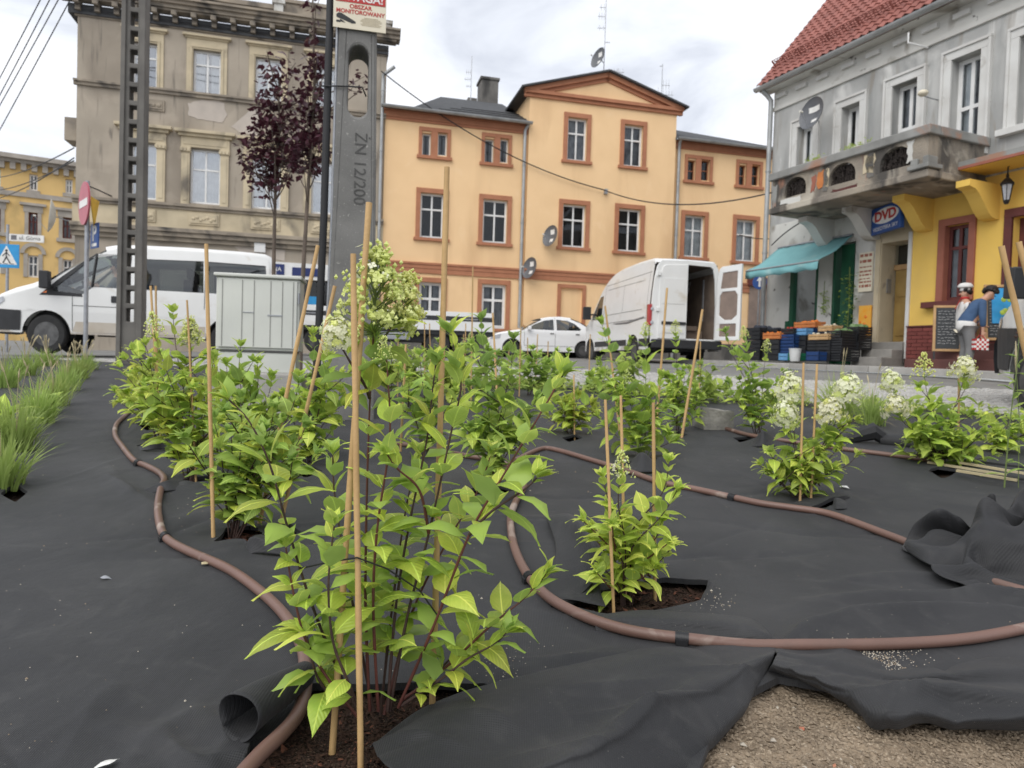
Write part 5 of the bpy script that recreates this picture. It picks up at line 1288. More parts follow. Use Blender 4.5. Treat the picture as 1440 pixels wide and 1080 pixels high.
# chef figure
cu_, _z = Bh(1357, 470, .75); cz_ = .16
chf = empty('chef_statue', B.mat @ M.Translation((cu_, -.80, cz_)) @ M.Rotation(rad(-35), 4, 'Z') @ M.Scale(.90, 4), 'life-size chef figure in white cap and red neckerchief standing behind the chalkboard', 'statue')
sc_ = 1.0; fg = Fig(); hp = fg.p((0, 0, .80), .13); ch = fg.p((0, 0, 1.08), .15, hp); nk = fg.p((0, 0, 1.24), .055, ch); face_body(fg, nk, (0, 0, 1.36), (0, -1, 0))
for s_ in (-1, 1):
    h = fg.p((.08*s_, 0, .70), .085, hp); k = fg.p((.085*s_, 0, .40), .06, h); a = fg.p((.09*s_, 0, .08), .045, k); fg.p((.1*s_, -.13, .04), .04, a)
    sh = fg.p((.18*s_, 0, 1.14), .06, ch); el = fg.p((.25*s_, .0, .90), .045, sh); wr = fg.p((.22*s_, -.08, .68), .03, el); fg.hand(wr, (-.1*s_, -.2, -1), (0, -1, 0))
fg.build('body', 'skin', chf); head_parts(chf, (0, 0, 1.36), (0, -1, 0))
fg = Fig(); h0 = fg.p((0, 0, .58), .175); hp = fg.p((0, 0, .78), .165, h0); ch = fg.p((0, 0, 1.06), .165, hp); fg.p((0, 0, 1.18), .09, ch)
for s_ in (-1, 1): sh = fg.p((.18*s_, 0, 1.13), .075, ch); el = fg.p((.25*s_, .0, .90), .062, sh); fg.p((.223*s_, -.07, .70), .05, el)
fg.build('chef_coat', 'white_cloth', chf)
fg = Fig(); hp = fg.p((0, 0, .76), .16)
for s_ in (-1, 1): h = fg.p((.08*s_, 0, .6), .10, hp); fg.p((.09*s_, 0, .12), .07, h)
fg.build('trousers', 'sign_cream', chf)
mb = MB(); mb.lathe([(.095, 0), (.10, .05), (.135, .07), (.14, .10), (.10, .15), (.03, .165)], 14, 0, M.Translation((0, 0, 1.395))); mb.build('chef_cap', MT['white_cloth'], chf, smooth=50)
mb = MB(); mb.lathe([(.07, 0), (.085, .03), (.065, .06)], 12, 0, M.Translation((0, 0, 1.215))); mb.add([(-.03, -.085, 1.22), (.03, -.085, 1.22), (.045, -.17, 1.03), (-.015, -.175, 1.02)], [(0, 1, 2, 3)]); mb.build('neckerchief', MT['red_cloth'], chf)

# chalkboards
def aboard(name, u, off, zb_, w_, h_, leg, tilt, ang, label, seed):
    e_ = empty(name, B.mat @ M.Translation((u, -off, zb_)) @ M.Rotation(rad(ang), 4, 'Z'), label, 'chalkboard')
    T = M.Rotation(rad(-tilt), 4, 'X')
    def tv(mb): mb.v = [tuple(T @ V(v_)) for v_ in mb.v]; return mb
    tv(MB().box(-w_/2+.04, w_/2-.04, -.012, .012, leg+.04, leg+h_-.04)).build('writing_surface', MT['board_black'], e_)
    mb = MB(); mb.box(-w_/2, -w_/2+.045, -.02, .02, leg, leg+h_); mb.box(w_/2-.045, w_/2, -.02, .02, leg, leg+h_); mb.box(-w_/2+.045, w_/2-.045, -.019, .019, leg, leg+.045); mb.box(-w_/2+.045, w_/2-.045, -.019, .019, leg+h_-.045, leg+h_)
    tv(mb).build('board_frame', MT['board_wood'], e_, bevel=.005)
    for s_ in (-1, 1):
        tv(MB().box(s_*(w_/2-.03)-.015, s_*(w_/2-.03)+.015, -.015, .015, 0, leg)).build('leg', MT['black_metal'], e_)
        MB().bar((s_*(w_/2-.05), .02+(leg+h_)*math.sin(rad(tilt)), leg+h_-.02), (s_*(w_/2-.05), .48, .0), .03, .03).build('leg', MT['board_wood'], e_)
    mb = MB(); q = random.Random(seed); z = leg+h_-.11
    while z > leg+.1:
        x = -w_/2+.08
        while x < w_/2-.12:
            l = q.uniform(.02, .06); mb.bar((x, -.0135, z+q.uniform(-.006, .006)), (min(x+l, w_/2-.07), -.0135, z+q.uniform(-.01, .01)), .003, .011); x += l+q.uniform(.008, .03)
        z -= q.uniform(.04, .075)
    tv(mb).build('chalk_lines', MT['chalk'], e_); return e_
aboard('chalkboard', Bh(1332, 470, 1.02)[0], 1.0, .15, .47, .86, .16, 8, 42, 'chalkboard densely written on, in front of the chef figure', 4)
e_ = aboard('chalkboard', Bh(1399, 460, .9)[0], .62, .46, .62, 1.0, .05, 8, 55, 'black board with a blue picture, beside the dark red shop door', 9)
mb = MB().box(-.2, .2, -.03, -.022, .35, .98); mb.v = [tuple(M.Rotation(rad(-8), 4, 'X') @ V(v_)) for v_ in mb.v]; mb.build('blue_picture', MT['sign_light_blue'], e_)
for k in range(5): MB().sphere((rnd.uniform(-.1, .1), -.03-.05, rnd.uniform(.5, .9)), .045, 8, 5, sc=(1, .2, 1)).build('picture_detail', MT['leaf_lime'], e_, smooth=180)

# ================================================================== vehicles
def shell(outline, W, r, holes=(), arches=(), sill=.3, zl=(), xl=(), skip=()):
    P = [V((x, 0, z)) for x, z in outline]; n = len(P); N = []
    for i in range(n):
        t = (P[min(i+1, n-1)]-P[max(i-1, 0)]).normalized(); N.append(V((-t.z, 0, t.x)))   # outward for a front-to-rear outline over the top
    mb = MB(); rows = []
    for p, nv in zip(P, N):
        hw = W(p.x, p.z); row = []
        for a in (90, 65, 40, 18, 0): row.append((-(hw-r+r*math.sin(rad(a))), r*(1-math.cos(rad(a)))))
        row.append((-(hw-r)*.5, -.012)); row.append((0, -.018)); row += [(-y, d) for y, d in row[:-1][::-1]]
        rows.append([(p.x-nv.x*d, y, p.z-nv.z*d) for y, d in row])
    for i in range(n-1):
        if i in skip: continue
        mb.grid([rows[i], rows[i+1]])
    ins = [(p.x-nv.x*r, p.z-nv.z*r) for p, nv in zip(P, N)]
    bot = [(ins[0][0], sill)]
    for cx, cz, ar in arches:
        h = sill-cz; a0 = math.acos(max(-1, min(1, 0))) ; dx = math.sqrt(max(0, ar*ar-h*h)); st = math.atan2(h, -dx); en = math.atan2(h, dx)
        if st < 0: st += 2*PI
        bot += [(cx+ar*math.cos(st+(en-st)*k/14), cz+ar*math.sin(st+(en-st)*k/14)) for k in range(15)]
    bot.append((ins[-1][0], sill))
    poly = bot+ins[::-1]
    rings = [poly]+[list(h) for h in holes]; flat = [p for q in rings for p in q]
    tri = geometry.tessellate_polygon([[V((p[0], p[1], 0)) for p in q] for q in rings])
    bm = bmesh.new(); vs = [bm.verts.new((p[0], 0, p[1])) for p in flat]
    for t in tri:
        try: bm.faces.new([vs[k] for k in t])
        except ValueError: pass
    for z in zl: bmesh.ops.bisect_plane(bm, geom=bm.verts[:]+bm.edges[:]+bm.faces[:], plane_co=(0, 0, z), plane_no=(0, 0, 1))
    for x in xl: bmesh.ops.bisect_plane(bm, geom=bm.verts[:]+bm.edges[:]+bm.faces[:], plane_co=(x, 0, 0), plane_no=(1, 0, 0))
    bm.verts.index_update()
    for s_ in (-1, 1):
        mb.add([(v_.co.x, s_*W(v_.co.x, v_.co.z), v_.co.z) for v_ in bm.verts], [tuple(v_.index for v_ in f.verts) for f in bm.faces])
    bm.free(); return mb
def weld(mb, d=.002):
    bm = bmesh.new(); me = bpy.data.meshes.new('t'); me.from_pydata(mb.v, [], mb.f); bm.from_mesh(me)
    bmesh.ops.remove_doubles(bm, verts=bm.verts, dist=d); bm.verts.index_update()
    q = MB(); q.add([tuple(v_.co) for v_ in bm.verts], [tuple(v_.index for v_ in f.verts) for f in bm.faces]); bm.free(); bpy.data.meshes.remove(me); return q
def panel(pts, W, s_, off, xs=8):                    # a side panel (glass, trim) following the body side
    tri = geometry.tessellate_polygon([[V((p[0], p[1], 0)) for p in pts]])
    bm = bmesh.new(); vs = [bm.verts.new((p[0], 0, p[1])) for p in pts]
    for t in tri: bm.faces.new([vs[k] for k in t])
    z0, z1 = min(p[1] for p in pts), max(p[1] for p in pts)
    for k in range(1, 6): bmesh.ops.bisect_plane(bm, geom=bm.verts[:]+bm.edges[:]+bm.faces[:], plane_co=(0, 0, z0+(z1-z0)*k/6), plane_no=(0, 0, 1))
    for x_ in (.1, .2, .3, .45, .6, .75): bmesh.ops.bisect_plane(bm, geom=bm.verts[:]+bm.edges[:]+bm.faces[:], plane_co=(x_, 0, 0), plane_no=(1, 0, 0))
    bm.verts.index_update(); mb = MB().add([(v_.co.x, s_*(W(v_.co.x, v_.co.z)+off), v_.co.z) for v_ in bm.verts], [tuple(v_.index for v_ in f.verts) for f in bm.faces])
    bm.free(); return mb
def wheel(par, x, y, r, w_, s_):
    prof = [(r*.62, -w_/2), (r*.90, -w_/2), (r*.98, -w_*.38), (r, -w_*.25), (r, w_*.25), (r*.98, w_*.38), (r*.90, w_/2), (r*.62, w_/2)]
    T = M.Translation((x, y, r)) @ M.Rotation(PI/2, 4, 'X')
    ty = MB().lathe(prof, 28, 0, T, False).build('wheel', MT['black_rubber'], par, smooth=40)
    mb = MB(); o = w_/2*(1 if s_ < 0 else -1)          # rim dish faces outwards
    P_ = [(r*.63, o*.98), (r*.58, o*.55), (r*.40, o*.45), (r*.30, o*.75), (r*.14, o*.85), (.002, o*.88)]
    mb.lathe(P_, 24, 0, T)
    mb.build('rim', MT['steel_wheel'], ty, smooth=40)
    for k in range(8):
        a = k*PI/4; p = T @ V((r*.48*math.cos(a), r*.48*math.sin(a), o*.52)); MB().sphere(p, r*.055, 6, 4, sc=(1, .3, 1)).build('rim_hole', MT['black_rubber'], ty)
    return ty
def seatp(par, x, y, z, m='dark_cloth'):
    mb = MB(); mb.box(x-.05, x+.45, y-.24, y+.24, z, z+.16); mb.box(x+.36, x+.50, y-.24, y+.24, z+.16, z+.75); mb.box(x+.40, x+.50, y-.13, y+.13, z+.77, z+.98); mb.build('seat', MT[m], par, bevel=.03)
def occupant(name, loc_m, label, top, cap=None, hair='hair'):
    e_ = empty(name, loc_m, label, 'person'); fg = Fig(); hp = fg.p((0, 0, .12), .13); ch = fg.p((.06, 0, .48), .15, hp); nk = fg.p((.06, 0, .66), .055, ch); face_body(fg, nk, (.03, 0, .78), (-1, 0, 0))
    for s_ in (-1, 1):
        h = fg.p((-.08, .1*s_, .10), .09, hp); k = fg.p((-.46, .12*s_, .12), .06, h); fg.p((-.52, .12*s_, -.25), .045, k)
        sh = fg.p((.07, .18*s_, .55), .06, ch); el = fg.p((-.08, .22*s_, .32), .045, sh); wr = fg.p((-.30, .16*s_, .42), .03, el); fg.hand(wr, (-1, 0, .2), (0, 0, 1))
    fg.build('body', 'skin', e_); head_parts(e_, (.03, 0, .78), (-1, 0, 0), hair)
    fg = Fig(); hp = fg.p((.0, 0, .10), .15); ch = fg.p((.06, 0, .46), .165, hp); fg.p((.06, 0, .60), .09, ch)
    for s_ in (-1, 1): sh = fg.p((.07, .18*s_, .545), .076, ch); el = fg.p((-.07, .22*s_, .33), .062, sh); fg.p((-.24, .17*s_, .40), .05, el)
    fg.build('jacket', top, e_)
    fg = Fig(); hp = fg.p((0, 0, .08), .14)
    for s_ in (-1, 1): h = fg.p((-.1, .1*s_, .10), .10, hp); fg.p((-.46, .12*s_, .12), .075, h)
    fg.build('trousers', 'dark_cloth', e_)
    if cap: MB().lathe([(.105, 0), (.11, .03), (.09, .09), (.03, .115)], 14, 0, M.Translation((.03, 0, .82))).build('cap', MT[cap], e_, smooth=60)
    return e_

def minibus(name, m, label, cat, near=True):
    e_ = empty(name, m, label, cat)
    OUT = [(.03, .34), (-.01, .48), (-.02, .62), (.02, .76), (.10, .92), (.22, 1.02), (.50, 1.13), (.80, 1.22), (.98, 1.30), (1.35, 1.55), (1.75, 1.80), (2.02, 1.945), (2.2, 1.99), (2.6, 2.02), (3.5, 2.04), (4.6, 2.035), (5.05, 2.02), (5.18, 1.97), (5.25, 1.82), (5.27, 1.3), (5.28, .8), (5.28, .42)]
    def W(x, z):
        w_ = .985-(.16*max(0, (z-1.05)/.95)**1.5)
        if z < .75: w_ -= .03*(.75-z)/.4
        if x < .9: w_ -= .24*(1-x/.9)**2.0
        if x > 4.9: w_ -= .05*((x-4.9)/.4)**2
        return max(.3, w_)
    win_f = [(1.02, 1.08), (1.30, 1.34), (1.70, 1.66), (1.90, 1.80), (2.36, 1.82), (2.40, 1.78), (2.37, 1.20), (1.86, 1.20), (1.66, 1.05), (1.1, 1.04)]
    win_m = [(2.72, 1.20), (2.72, 1.76), (3.86, 1.79), (3.88, 1.20)]; win_r = [(3.94, 1.20), (3.93, 1.79), (5.08, 1.78), (5.12, 1.20)]
    mb = shell(OUT, W, .10, (win_f, win_m, win_r), ((1.05, .34, .42), (4.35, .34, .42)), .36, (.55, .75, .95, 1.15, 1.35, 1.5, 1.65, 1.8, 1.93), (.2, .45, .7, .9, 2.5, 4.9, 5.1), skip=(8, 9, 10))
    weld(mb).build('body', MT['van_white'], e_, smooth=38)
    # windscreen
    P = []
    for x, z in ((.99, 1.305), (1.35, 1.552), (1.75, 1.802), (2.01, 1.94)):
        hw = W(x, z)-.05; P.append([(x+.10*(y/hw)**2*.6, y, z-.02*(y/hw)**2) for y in [hw*k/6 for k in range(-6, 7)]])
    MB().grid(P).build('windscreen', MT['glass_screen'], e_, smooth=180)
    mb = MB(); mb.bar((.98, -.70, 1.30), (.98, .70, 1.30), .06, .05); mb.bar((1.0, -.3, 1.33), (1.3, .3, 1.50), .02, .02); mb.build('wiper', MT['black_plastic'], e_)
    for s_ in (-1, 1):
        panel([(.93, 1.02), (1.32, 1.37), (1.72, 1.69), (1.90, 1.81), (1.90, 1.79), (1.36, 1.30), (1.15, 1.10), (1.66, 1.07), (1.68, 1.02)], W, s_, .006).build('window_trim', MT['black_plastic'], e_)
        panel(win_f, W, s_, -.012).build('door_glass', MT['glass_car'], e_); panel(win_m, W, s_, -.012).build('side_glass', MT['glass_dark'], e_); panel(win_r, W, s_, -.012).build('side_glass', MT['glass_dark'], e_)
        mb = MB(); mb.bar((1.84, s_*(W(1.84, 1.2)-.0), 1.20), (1.90, s_*(W(1.9, 1.8)), 1.80), .03, .05); mb.build('window_pillar', MT['black_plastic'], e_)
        for (a, b) in (((1.5, .42), (1.5, 1.02)), ((2.45, .42), (2.52, 1.86)), ((1.5, .86), (2.46, .86)), ((2.64, .42), (2.64, 1.84)), ((3.9, .9), (3.9, 1.84))):
            q = [(a[0]-.006, a[1]), (a[0]+.006, a[1]), (b[0]+.006, b[1]), (b[0]-.006, b[1])] if abs(a[0]-b[0]) < .2 else [(a[0], a[1]-.006), (b[0], b[1]-.006), (b[0], b[1]+.006), (a[0], a[1]+.006)]
            panel(q, W, s_, .003).build('panel_gap', MT['seam'], e_)
        panel([(1.50, .40), (3.92, .40), (3.92, .58), (1.56, .58)], W, s_, .004).build('dirty_sill', MT['van_dirty'], e_)
        h = MB().box(2.18, 2.36, s_*(W(2.3, 1.0))-.02, s_*(W(2.3, 1.0))+.02, .94, 1.06).build('door_handle', MT['black_plastic'], e_, bevel=.012)
        panel([(-.01, .40), (.60, .40), (.62, .74), (.05, .76), (-.012, .62)], W, s_, .012).build('bumper_side', MT['black_plastic'], e_)
        mb = MB(); mb.tube([(1.18, s_*.93, 1.16), (1.10, s_*1.08, 1.20)], .03, 6); mb.box(1.00, 1.16, s_*1.16-.10, s_*1.16+.10, 1.12, 1.42); mb.build('wing_mirror', MT['black_plastic'], e_, bevel=.03)
        panel([(.02, .80), (.10, .91), (.30, .97), (.32, .90), (.20, .81)], W, s_, .008).build('headlight', MT['clear_lens'], e_); panel([(.98, 1.06), (1.06, 1.10), (1.06, 1.06)], W, s_, .010).build('side_indicator', MT['orange_lens'], e_)
        panel([(5.16, .95), (5.25, .95), (5.25, 1.35), (5.18, 1.35)], W, s_, .006).build('rear_lamp', MT['red_lens'], e_)
    mb = MB(); P = [[(x-.02-.0, y*(W(.1, .5)-.02), z) for y in [k/4 for k in range(-4, 5)]] for x, z in ((.02, .34), (-.03, .50), (-.04, .66), (.03, .78))]; mb.grid(P); mb.build('front_bumper', MT['black_plastic'], e_, smooth=180)
    for x in (1.05, 4.35):
        for s_ in (-1, 1):
            wheel(e_, x, s_*.84, .345, .23, s_)
            mb = MB().prism(arc(x, .345, .43, -.15, PI+.15, 16), -.02, .02, lambda p, r, t: (p, s_*.66+t, r)); mb.build('wheel_well', MT['black_rubber'], e_)
    mb = MB(); mb.box(.5, 5.15, -.80, .80, .40, .48); mb.box(.95, 1.45, -.78, .78, .48, 1.18); mb.box(5.0, 5.1, -.75, .75, .5, 1.2); mb.build('cab_floor', MT['black_rubber'], e_)
    for x, ys in ((2.0, (-.48, .10, .52)), (3.1, (-.5, 0, .5)), (4.0, (-.5, 0, .5)), (4.7, (-.5, 0, .5))):
        for y in ys: seatp(e_, x, y, .70)
    MB().lathe([(.17, -.012), (.19, -.006), (.19, .006), (.17, .012)], 18, 0, M.Translation((1.62, -.45, 1.18)) @ M.Rotation(rad(60), 4, 'Y')).build('steering_wheel', MT['black_plastic'], e_)
    minibus.W = W
    return e_
def place(px, py, ang, z=None): p = gnd(px, py); return M.Translation((p.x, p.y, p.z if z is None else z)) @ M.Rotation(rad(ang), 4, 'Z')
# white minibus on the left
nose_d = 13.0; pn = at(-22, 505, nose_d)
ANG_V = 17.0
mV = M.Translation((pn.x, pn.y, GZ(pn.x+2.4, pn.y+.7)+.03)) @ M.Rotation(rad(ANG_V), 4, 'Z')
mV = mV @ M.Translation((0, .9, 0)) @ M.Diagonal((.95, 1, 1.07, 1))
van = minibus('minibus', mV, 'dirty white minibus parked behind the lattice pole, with two people in the cab', 'minibus')
occupant('person', mV @ M.Translation((2.12, -.48, .84)), 'person in dark clothes sitting at the wheel of the white minibus', 'grey_cloth')
occupant('person', mV @ M.Translation((1.92, .50, .86)), 'person in a yellow hi-vis vest and cap in the minibus passenger seat', 'hivis', 'grey_cloth')
bc = empty('roof_beacon', mV @ M.Translation((2.62, -.45, 2.02)), 'orange beacon lamp on the roof of the white minibus', 'beacon')
MB().lathe([(.085, 0), (.085, .03), (.07, .035)], 14).build('beacon_base', MT['black_plastic'], bc); MB().lathe([(.07, .035), (.075, .10), (.06, .15), (.02, .165)], 14).build('beacon_lens', MT['orange_lens'], bc, smooth=50)
# van at the right edge of the picture
pe = at(1400, 536, 7.7)
mR = M.Translation((pe.x, pe.y, GZ(pe.x, pe.y)-.03)) @ M.Rotation(rad(-97), 4, 'Z') @ M.Rotation(rad(3.6), 4, 'Y') @ M.Translation((-.25, .86, 0))
rv = minibus('van', mR, 'white van with black bumper parked at the kerb in front of the red-brown steps', 'van')
panel([(-.012, .42), (.62, .42)]+arc(1.05, .34, .43, PI-.19, .19, 12)+[(1.62, .42), (1.62, .84), (.04, .84), (-.012, .70)], minibus.W, -1, .016).build('wheel_arch_cladding', MT['black_plastic'], rv)

# panel van with an open rear door
th = rad(12); rl_ = at(912, 516, 18.0); rx, ry = V((math.sin(th), -math.cos(th), 0)), V((math.cos(th), math.sin(th), 0))
org = V((rl_.x, rl_.y, 0))+ry*.985-rx*5.9; zg_ = GZ(rl_.x, rl_.y)-.02
mS = M.Translation((org.x, org.y, zg_)) @ M.Rotation(math.atan2(rx.y, rx.x), 4, 'Z')
pv = empty('panel_van', mS, 'white high-roof panel van seen from behind with its right rear door open', 'van')
OUT = [(.03, .40), (-.02, .58), (-.02, .78), (.04, .98), (.14, 1.12), (.45, 1.24), (.85, 1.36), (1.05, 1.46), (1.45, 1.86), (1.80, 2.18), (2.0, 2.33), (2.35, 2.52), (2.8, 2.66), (3.4, 2.73), (4.6, 2.76), (5.5, 2.74), (5.74, 2.70), (5.86, 2.60)]
def W2(x, z):
    w_ = .985-.14*max(0, (z-1.2)/1.5)**1.6
    if x < 1: w_ -= .22*(1-x)**2
    return max(.3, w_)
wf = [(1.28, 1.35), (1.30, 1.52), (1.80, 2.02), (2.15, 2.05), (2.15, 1.32)]
def WREAR(z): return W2(5.86, z)
mb = shell(OUT+[(5.90, 2.5), (5.90, .5)], W2, .09, (wf,), ((1.1, .34, .45), (4.75, .34, .45)), .38, (.7, 1.0, 1.3, 1.6, 1.9, 2.2, 2.45, 2.6), (.3, .6, 1.0, 3, 5), skip=(7, 8, 9, 17, 18))
weld(mb).build('body', MT['van_white'], pv, smooth=38)
P = [[(x+.06*(k/6)**2, (W2(x, z)-.05)*k/6, z-.01) for k in range(-6, 7)] for x, z in ((1.05, 1.46), (1.45, 1.86), (1.80, 2.18), (2.0, 2.33))]; MB().grid(P).build('windscreen', MT['glass_screen'], pv, smooth=180)
hw = lambda z: W2(5.8, z)-.01
# rear frame with an opening on the right half (y from 0 to +.78)
ring = [(-hw(.55)+.02, .55), (hw(.55)-.02, .55), (hw(1.2), 1.2), (hw(1.8), 1.8), (hw(2.2), 2.2), (hw(2.5)-.03, 2.5), (hw(2.6)-.12, 2.645), (0, 2.67), (-hw(2.6)+.12, 2.645), (-hw(2.5)+.03, 2.5), (-hw(2.2), 2.2), (-hw(1.8), 1.8), (-hw(1.2), 1.2)]
ope = [(.0, .68), (.80, .68), (.80, 1.5), (.76, 2.2), (.70, 2.48), (.62, 2.54), (0, 2.56)]
MB().prism(ring, 5.84, 5.905, lambda p, r, t: (t, p, r), [ope]).build('rear_frame', MT['van_white'], pv, bevel=.008)
ld = [(-.79, .66), (-.012, .66), (-.012, 2.56), (-.62, 2.54), (-.70, 2.48), (-.76, 2.2)]
d1 = MB().prism(ld, 5.905, 5.935, lambda p, r, t: (t, p, r)).build('rear_door', MT['van_white'], pv, bevel=.012)
mb = MB(); mb.prism([(-.70, 1.55), (-.10, 1.55), (-.10, 2.2), (-.66, 2.2)], 5.936, 5.944, lambda p, r, t: (t, p, r)); mb.build('door_pressing', MT['van_white'], d1, bevel=.01)
MB().box(5.936, 5.944, -.72, -.06, .80, .98).build('number_plate_recess', MT['van_white'], d1, bevel=.006); MB().box(5.944, 5.952, -.62, -.12, .82, .93).build('number_plate', MT['print_white'], d1)
MB().box(5.936, 5.965, -.70, -.04, 1.02, 1.10).build('door_handle', MT['black_plastic'], d1, bevel=.01)
mb = MB()
for z in (1.35, 2.25): mb.box(5.90, 5.96, -.84, -.76, z, z+.09)
mb.build('hinge', MT['van_white'], d1)
for s_ in (-1, 1):
    e0_ = MB().box(5.78, 5.925, s_*(hw(1.3))-.07, s_*(hw(1.3))+.025, .98, 1.52).build('rear_lamp', MT['red_lens'], pv, bevel=.02)
    for z in (1.06, 1.40): MB().sphere((5.928, s_*(hw(1.3)-.02), z), .045, 10, 5, sc=(.25, 1, 1)).build('lamp_spot', MT['clear_lens'], e0_)
MB().box(5.88, 6.02, -.95, .95, .42, .64).build('rear_bumper', MT['black_plastic'], pv, bevel=.02)
# open cargo hold
mb = MB(); mb.box(2.6, 5.84, -.84, .84, .60, .66); mb.box(2.55, 2.6, -.84, .84, .6, 2.5); mb.box(2.6, 5.83, .80, .84, .66, 2.4); mb.box(2.6, 5.83, -.84, -.80, .66, 2.4); mb.box(2.6, 5.84, -.84, .84, 2.58, 2.6); mb.build('cargo_lining', MT['cargo'], pv)
mb = MB(); mb.bar((4.4, .78, 2.3), (5.3, .2, 1.6), .05, .05); mb.bar((5.2, .79, 1.2), (5.2, .79, 2.3), .05, .03); mb.bar((4.2, .79, 1.2), (4.2, .79, 2.3), .05, .03); mb.build('cargo_strut', MT['alu'], pv)
mb = MB(); mb.box(4.6, 5.3, .30, .76, .66, .92); mb.box(4.8, 5.4, .25, .55, .92, 1.04); mb.box(3.6, 4.4, -.1, .6, .66, 1.25); mb.build('cargo_boxes', MT['cargo'], pv, bevel=.01)
# the open right-hand door, swung outwards
hm = M.Translation((5.92, .80, 0)) @ M.Rotation(rad(-68), 4, 'Z')
rd_ = [(0, .66), (.78, .66), (.78, 2.56), (.17, 2.54), (.09, 2.48), (.03, 2.2)]
w_up = [(.14, 1.98), (.66, 1.98), (.66, 2.40), (.2, 2.38)]; w_mid = [(.12, 1.30), (.30, 1.18), (.52, 1.18), (.68, 1.30), (.68, 1.80), (.6, 1.9), (.2, 1.9), (.12, 1.78)]; w_lo = [(.14, .76), (.66, .76), (.66, 1.08), (.14, 1.08)]
d2 = MB().prism(rd_, -.03, .03, lambda p, r, t: (t, p, r), [w_up, w_mid, w_lo]).build('open_rear_door', MT['van_white'], pv, mat=hm, bevel=.01)
MB().prism([(.10, .72), (.70, .72), (.70, 2.44), (.16, 2.42)], -.012, .012, lambda p, r, t: (t, p, r)).build('door_lining', MT['door_lining'], d2)
MB().box(-.055, -.02, .20, .36, 1.02, 1.16).build('door_latch', MT['black_plastic'], d2)
for s_ in (-1, 1):
    panel(wf, W2, s_, -.012).build('door_glass', MT['glass_car'], pv)
    mb = MB(); mb.tube([(1.42, s_*.95, 1.52), (1.36, s_*1.12, 1.52)], .03, 6); mb.box(1.28, 1.42, s_*1.2-.12, s_*1.2+.12, 1.36, 1.76); mb.build('wing_mirror', MT['black_plastic'], pv, bevel=.03)
    panel([(1.6, .50), (4.28, .50), (4.28, .66), (1.6, .66)], W2, s_, .012).build('side_moulding', MT['black_plastic'], pv); panel([(5.2, .46), (5.85, .46), (5.85, .66), (5.2, .66)], W2, s_, .012).build('side_moulding', MT['black_plastic'], pv)
    for q in ([(2.3, .70), (2.312, .70), (2.312, 2.3), (2.3, 2.3)], [(2.3, 1.18), (5.6, 1.18), (5.6, 1.192), (2.3, 1.192)], [(2.3, 2.32), (5.7, 2.36), (5.7, 2.372), (2.3, 2.332)], [(2.5, 1.42), (5.3, 1.42), (5.3, 1.432), (2.5, 1.432)], [(2.5, 2.18), (5.3, 2.18), (5.3, 2.192), (2.5, 2.192)], [(3.85, 1.42), (3.862, 1.42), (3.862, 2.18), (3.85, 2.18)], [(5.62, .66), (5.632, .66), (5.632, 2.4), (5.62, 2.4)]):
        panel(q, W2, s_, .003).build('panel_gap', MT['seam'], pv)
panel([(3.2, 1.13), (4.3, 1.11), (5.5, 1.20), (5.5, 1.24), (4.3, 1.16), (3.2, 1.16)], W2, -1, .004).build('scraped_dent', MT['galv'], pv); panel([(3.4, 1.115), (4.3, 1.095), (5.45, 1.19), (5.45, 1.205), (4.3, 1.12), (3.4, 1.13)], W2, -1, .006).build('rusty_scratch', MT['seam'], pv)
for x in (1.1, 4.75):
    for s_ in (-1, 1):
        wheel(pv, x, s_*.83, .345, .24, s_); MB().prism(arc(x, .345, .46, -.15, PI+.15, 16), -.02, .02, lambda p, r, t: (p, s_*.64+t, r)).build('wheel_well', MT['black_rubber'], pv)
MB().box(1.0, 5.6, -.7, .7, .36, .44).build('underbody', MT['black_rubber'], pv)

# white saloon car behind the plants
pc = at(688, 498, 24.3)
mC = M.Translation((pc.x, pc.y, GZ(pc.x+2, pc.y+.5)+.0)) @ M.Rotation(rad(12), 4, 'Z') @ M.Translation((0, .8, 0))
car = empty('saloon_car', mC, 'small white saloon car parked between the open van and the peach house', 'car')
OUT = [(.04, .28), (-.01, .42), (.0, .58), (.06, .70), (.35, .82), (.75, .90), (1.10, .96), (1.45, 1.18), (1.80, 1.36), (2.1, 1.43), (2.5, 1.46), (2.9, 1.43), (3.25, 1.30), (3.6, 1.10), (3.72, 1.04), (4.0, 1.01), (4.14, .96), (4.2, .75), (4.2, .5), (4.17, .32)]
def W3(x, z):
    w_ = .83-.20*max(0, (z-.88)/.57)**1.2
    if x < .9: w_ -= .16*(1-x/.9)**2
    if x > 3.4: w_ -= .12*((x-3.4)/.8)**2
    return max(.3, w_)
g1 = [(1.26, .97), (1.57, 1.15), (1.92, 1.29), (2.26, 1.345), (2.26, .96)]; g2 = [(2.36, .96), (2.36, 1.345), (2.75, 1.32), (3.02, 1.22), (3.25, 1.03), (3.2, .98)]
mb = shell(OUT, W3, .06, (g1, g2), ((.78, .30, .34), (3.35, .30, .34)), .22, (.5, .7, .88, 1.0, 1.12, 1.24, 1.33), (.3, .6, .9, 3.4, 3.8), skip=(6, 7, 11, 12))
weld(mb).build('body', MT['car_white'], car, smooth=40)
for nm, L_, m_ in (('windscreen', ((1.10, .96), (1.45, 1.18), (1.80, 1.36)), 'glass_screen'), ('rear_window', ((2.9, 1.43), (3.25, 1.30), (3.6, 1.10)), 'glass_screen')):
    MB().grid([[(x, (W3(x, z)-.06)*k/6, z-.015) for k in range(-6, 7)] for x, z in L_]).build(nm, MT[m_], car, smooth=180)
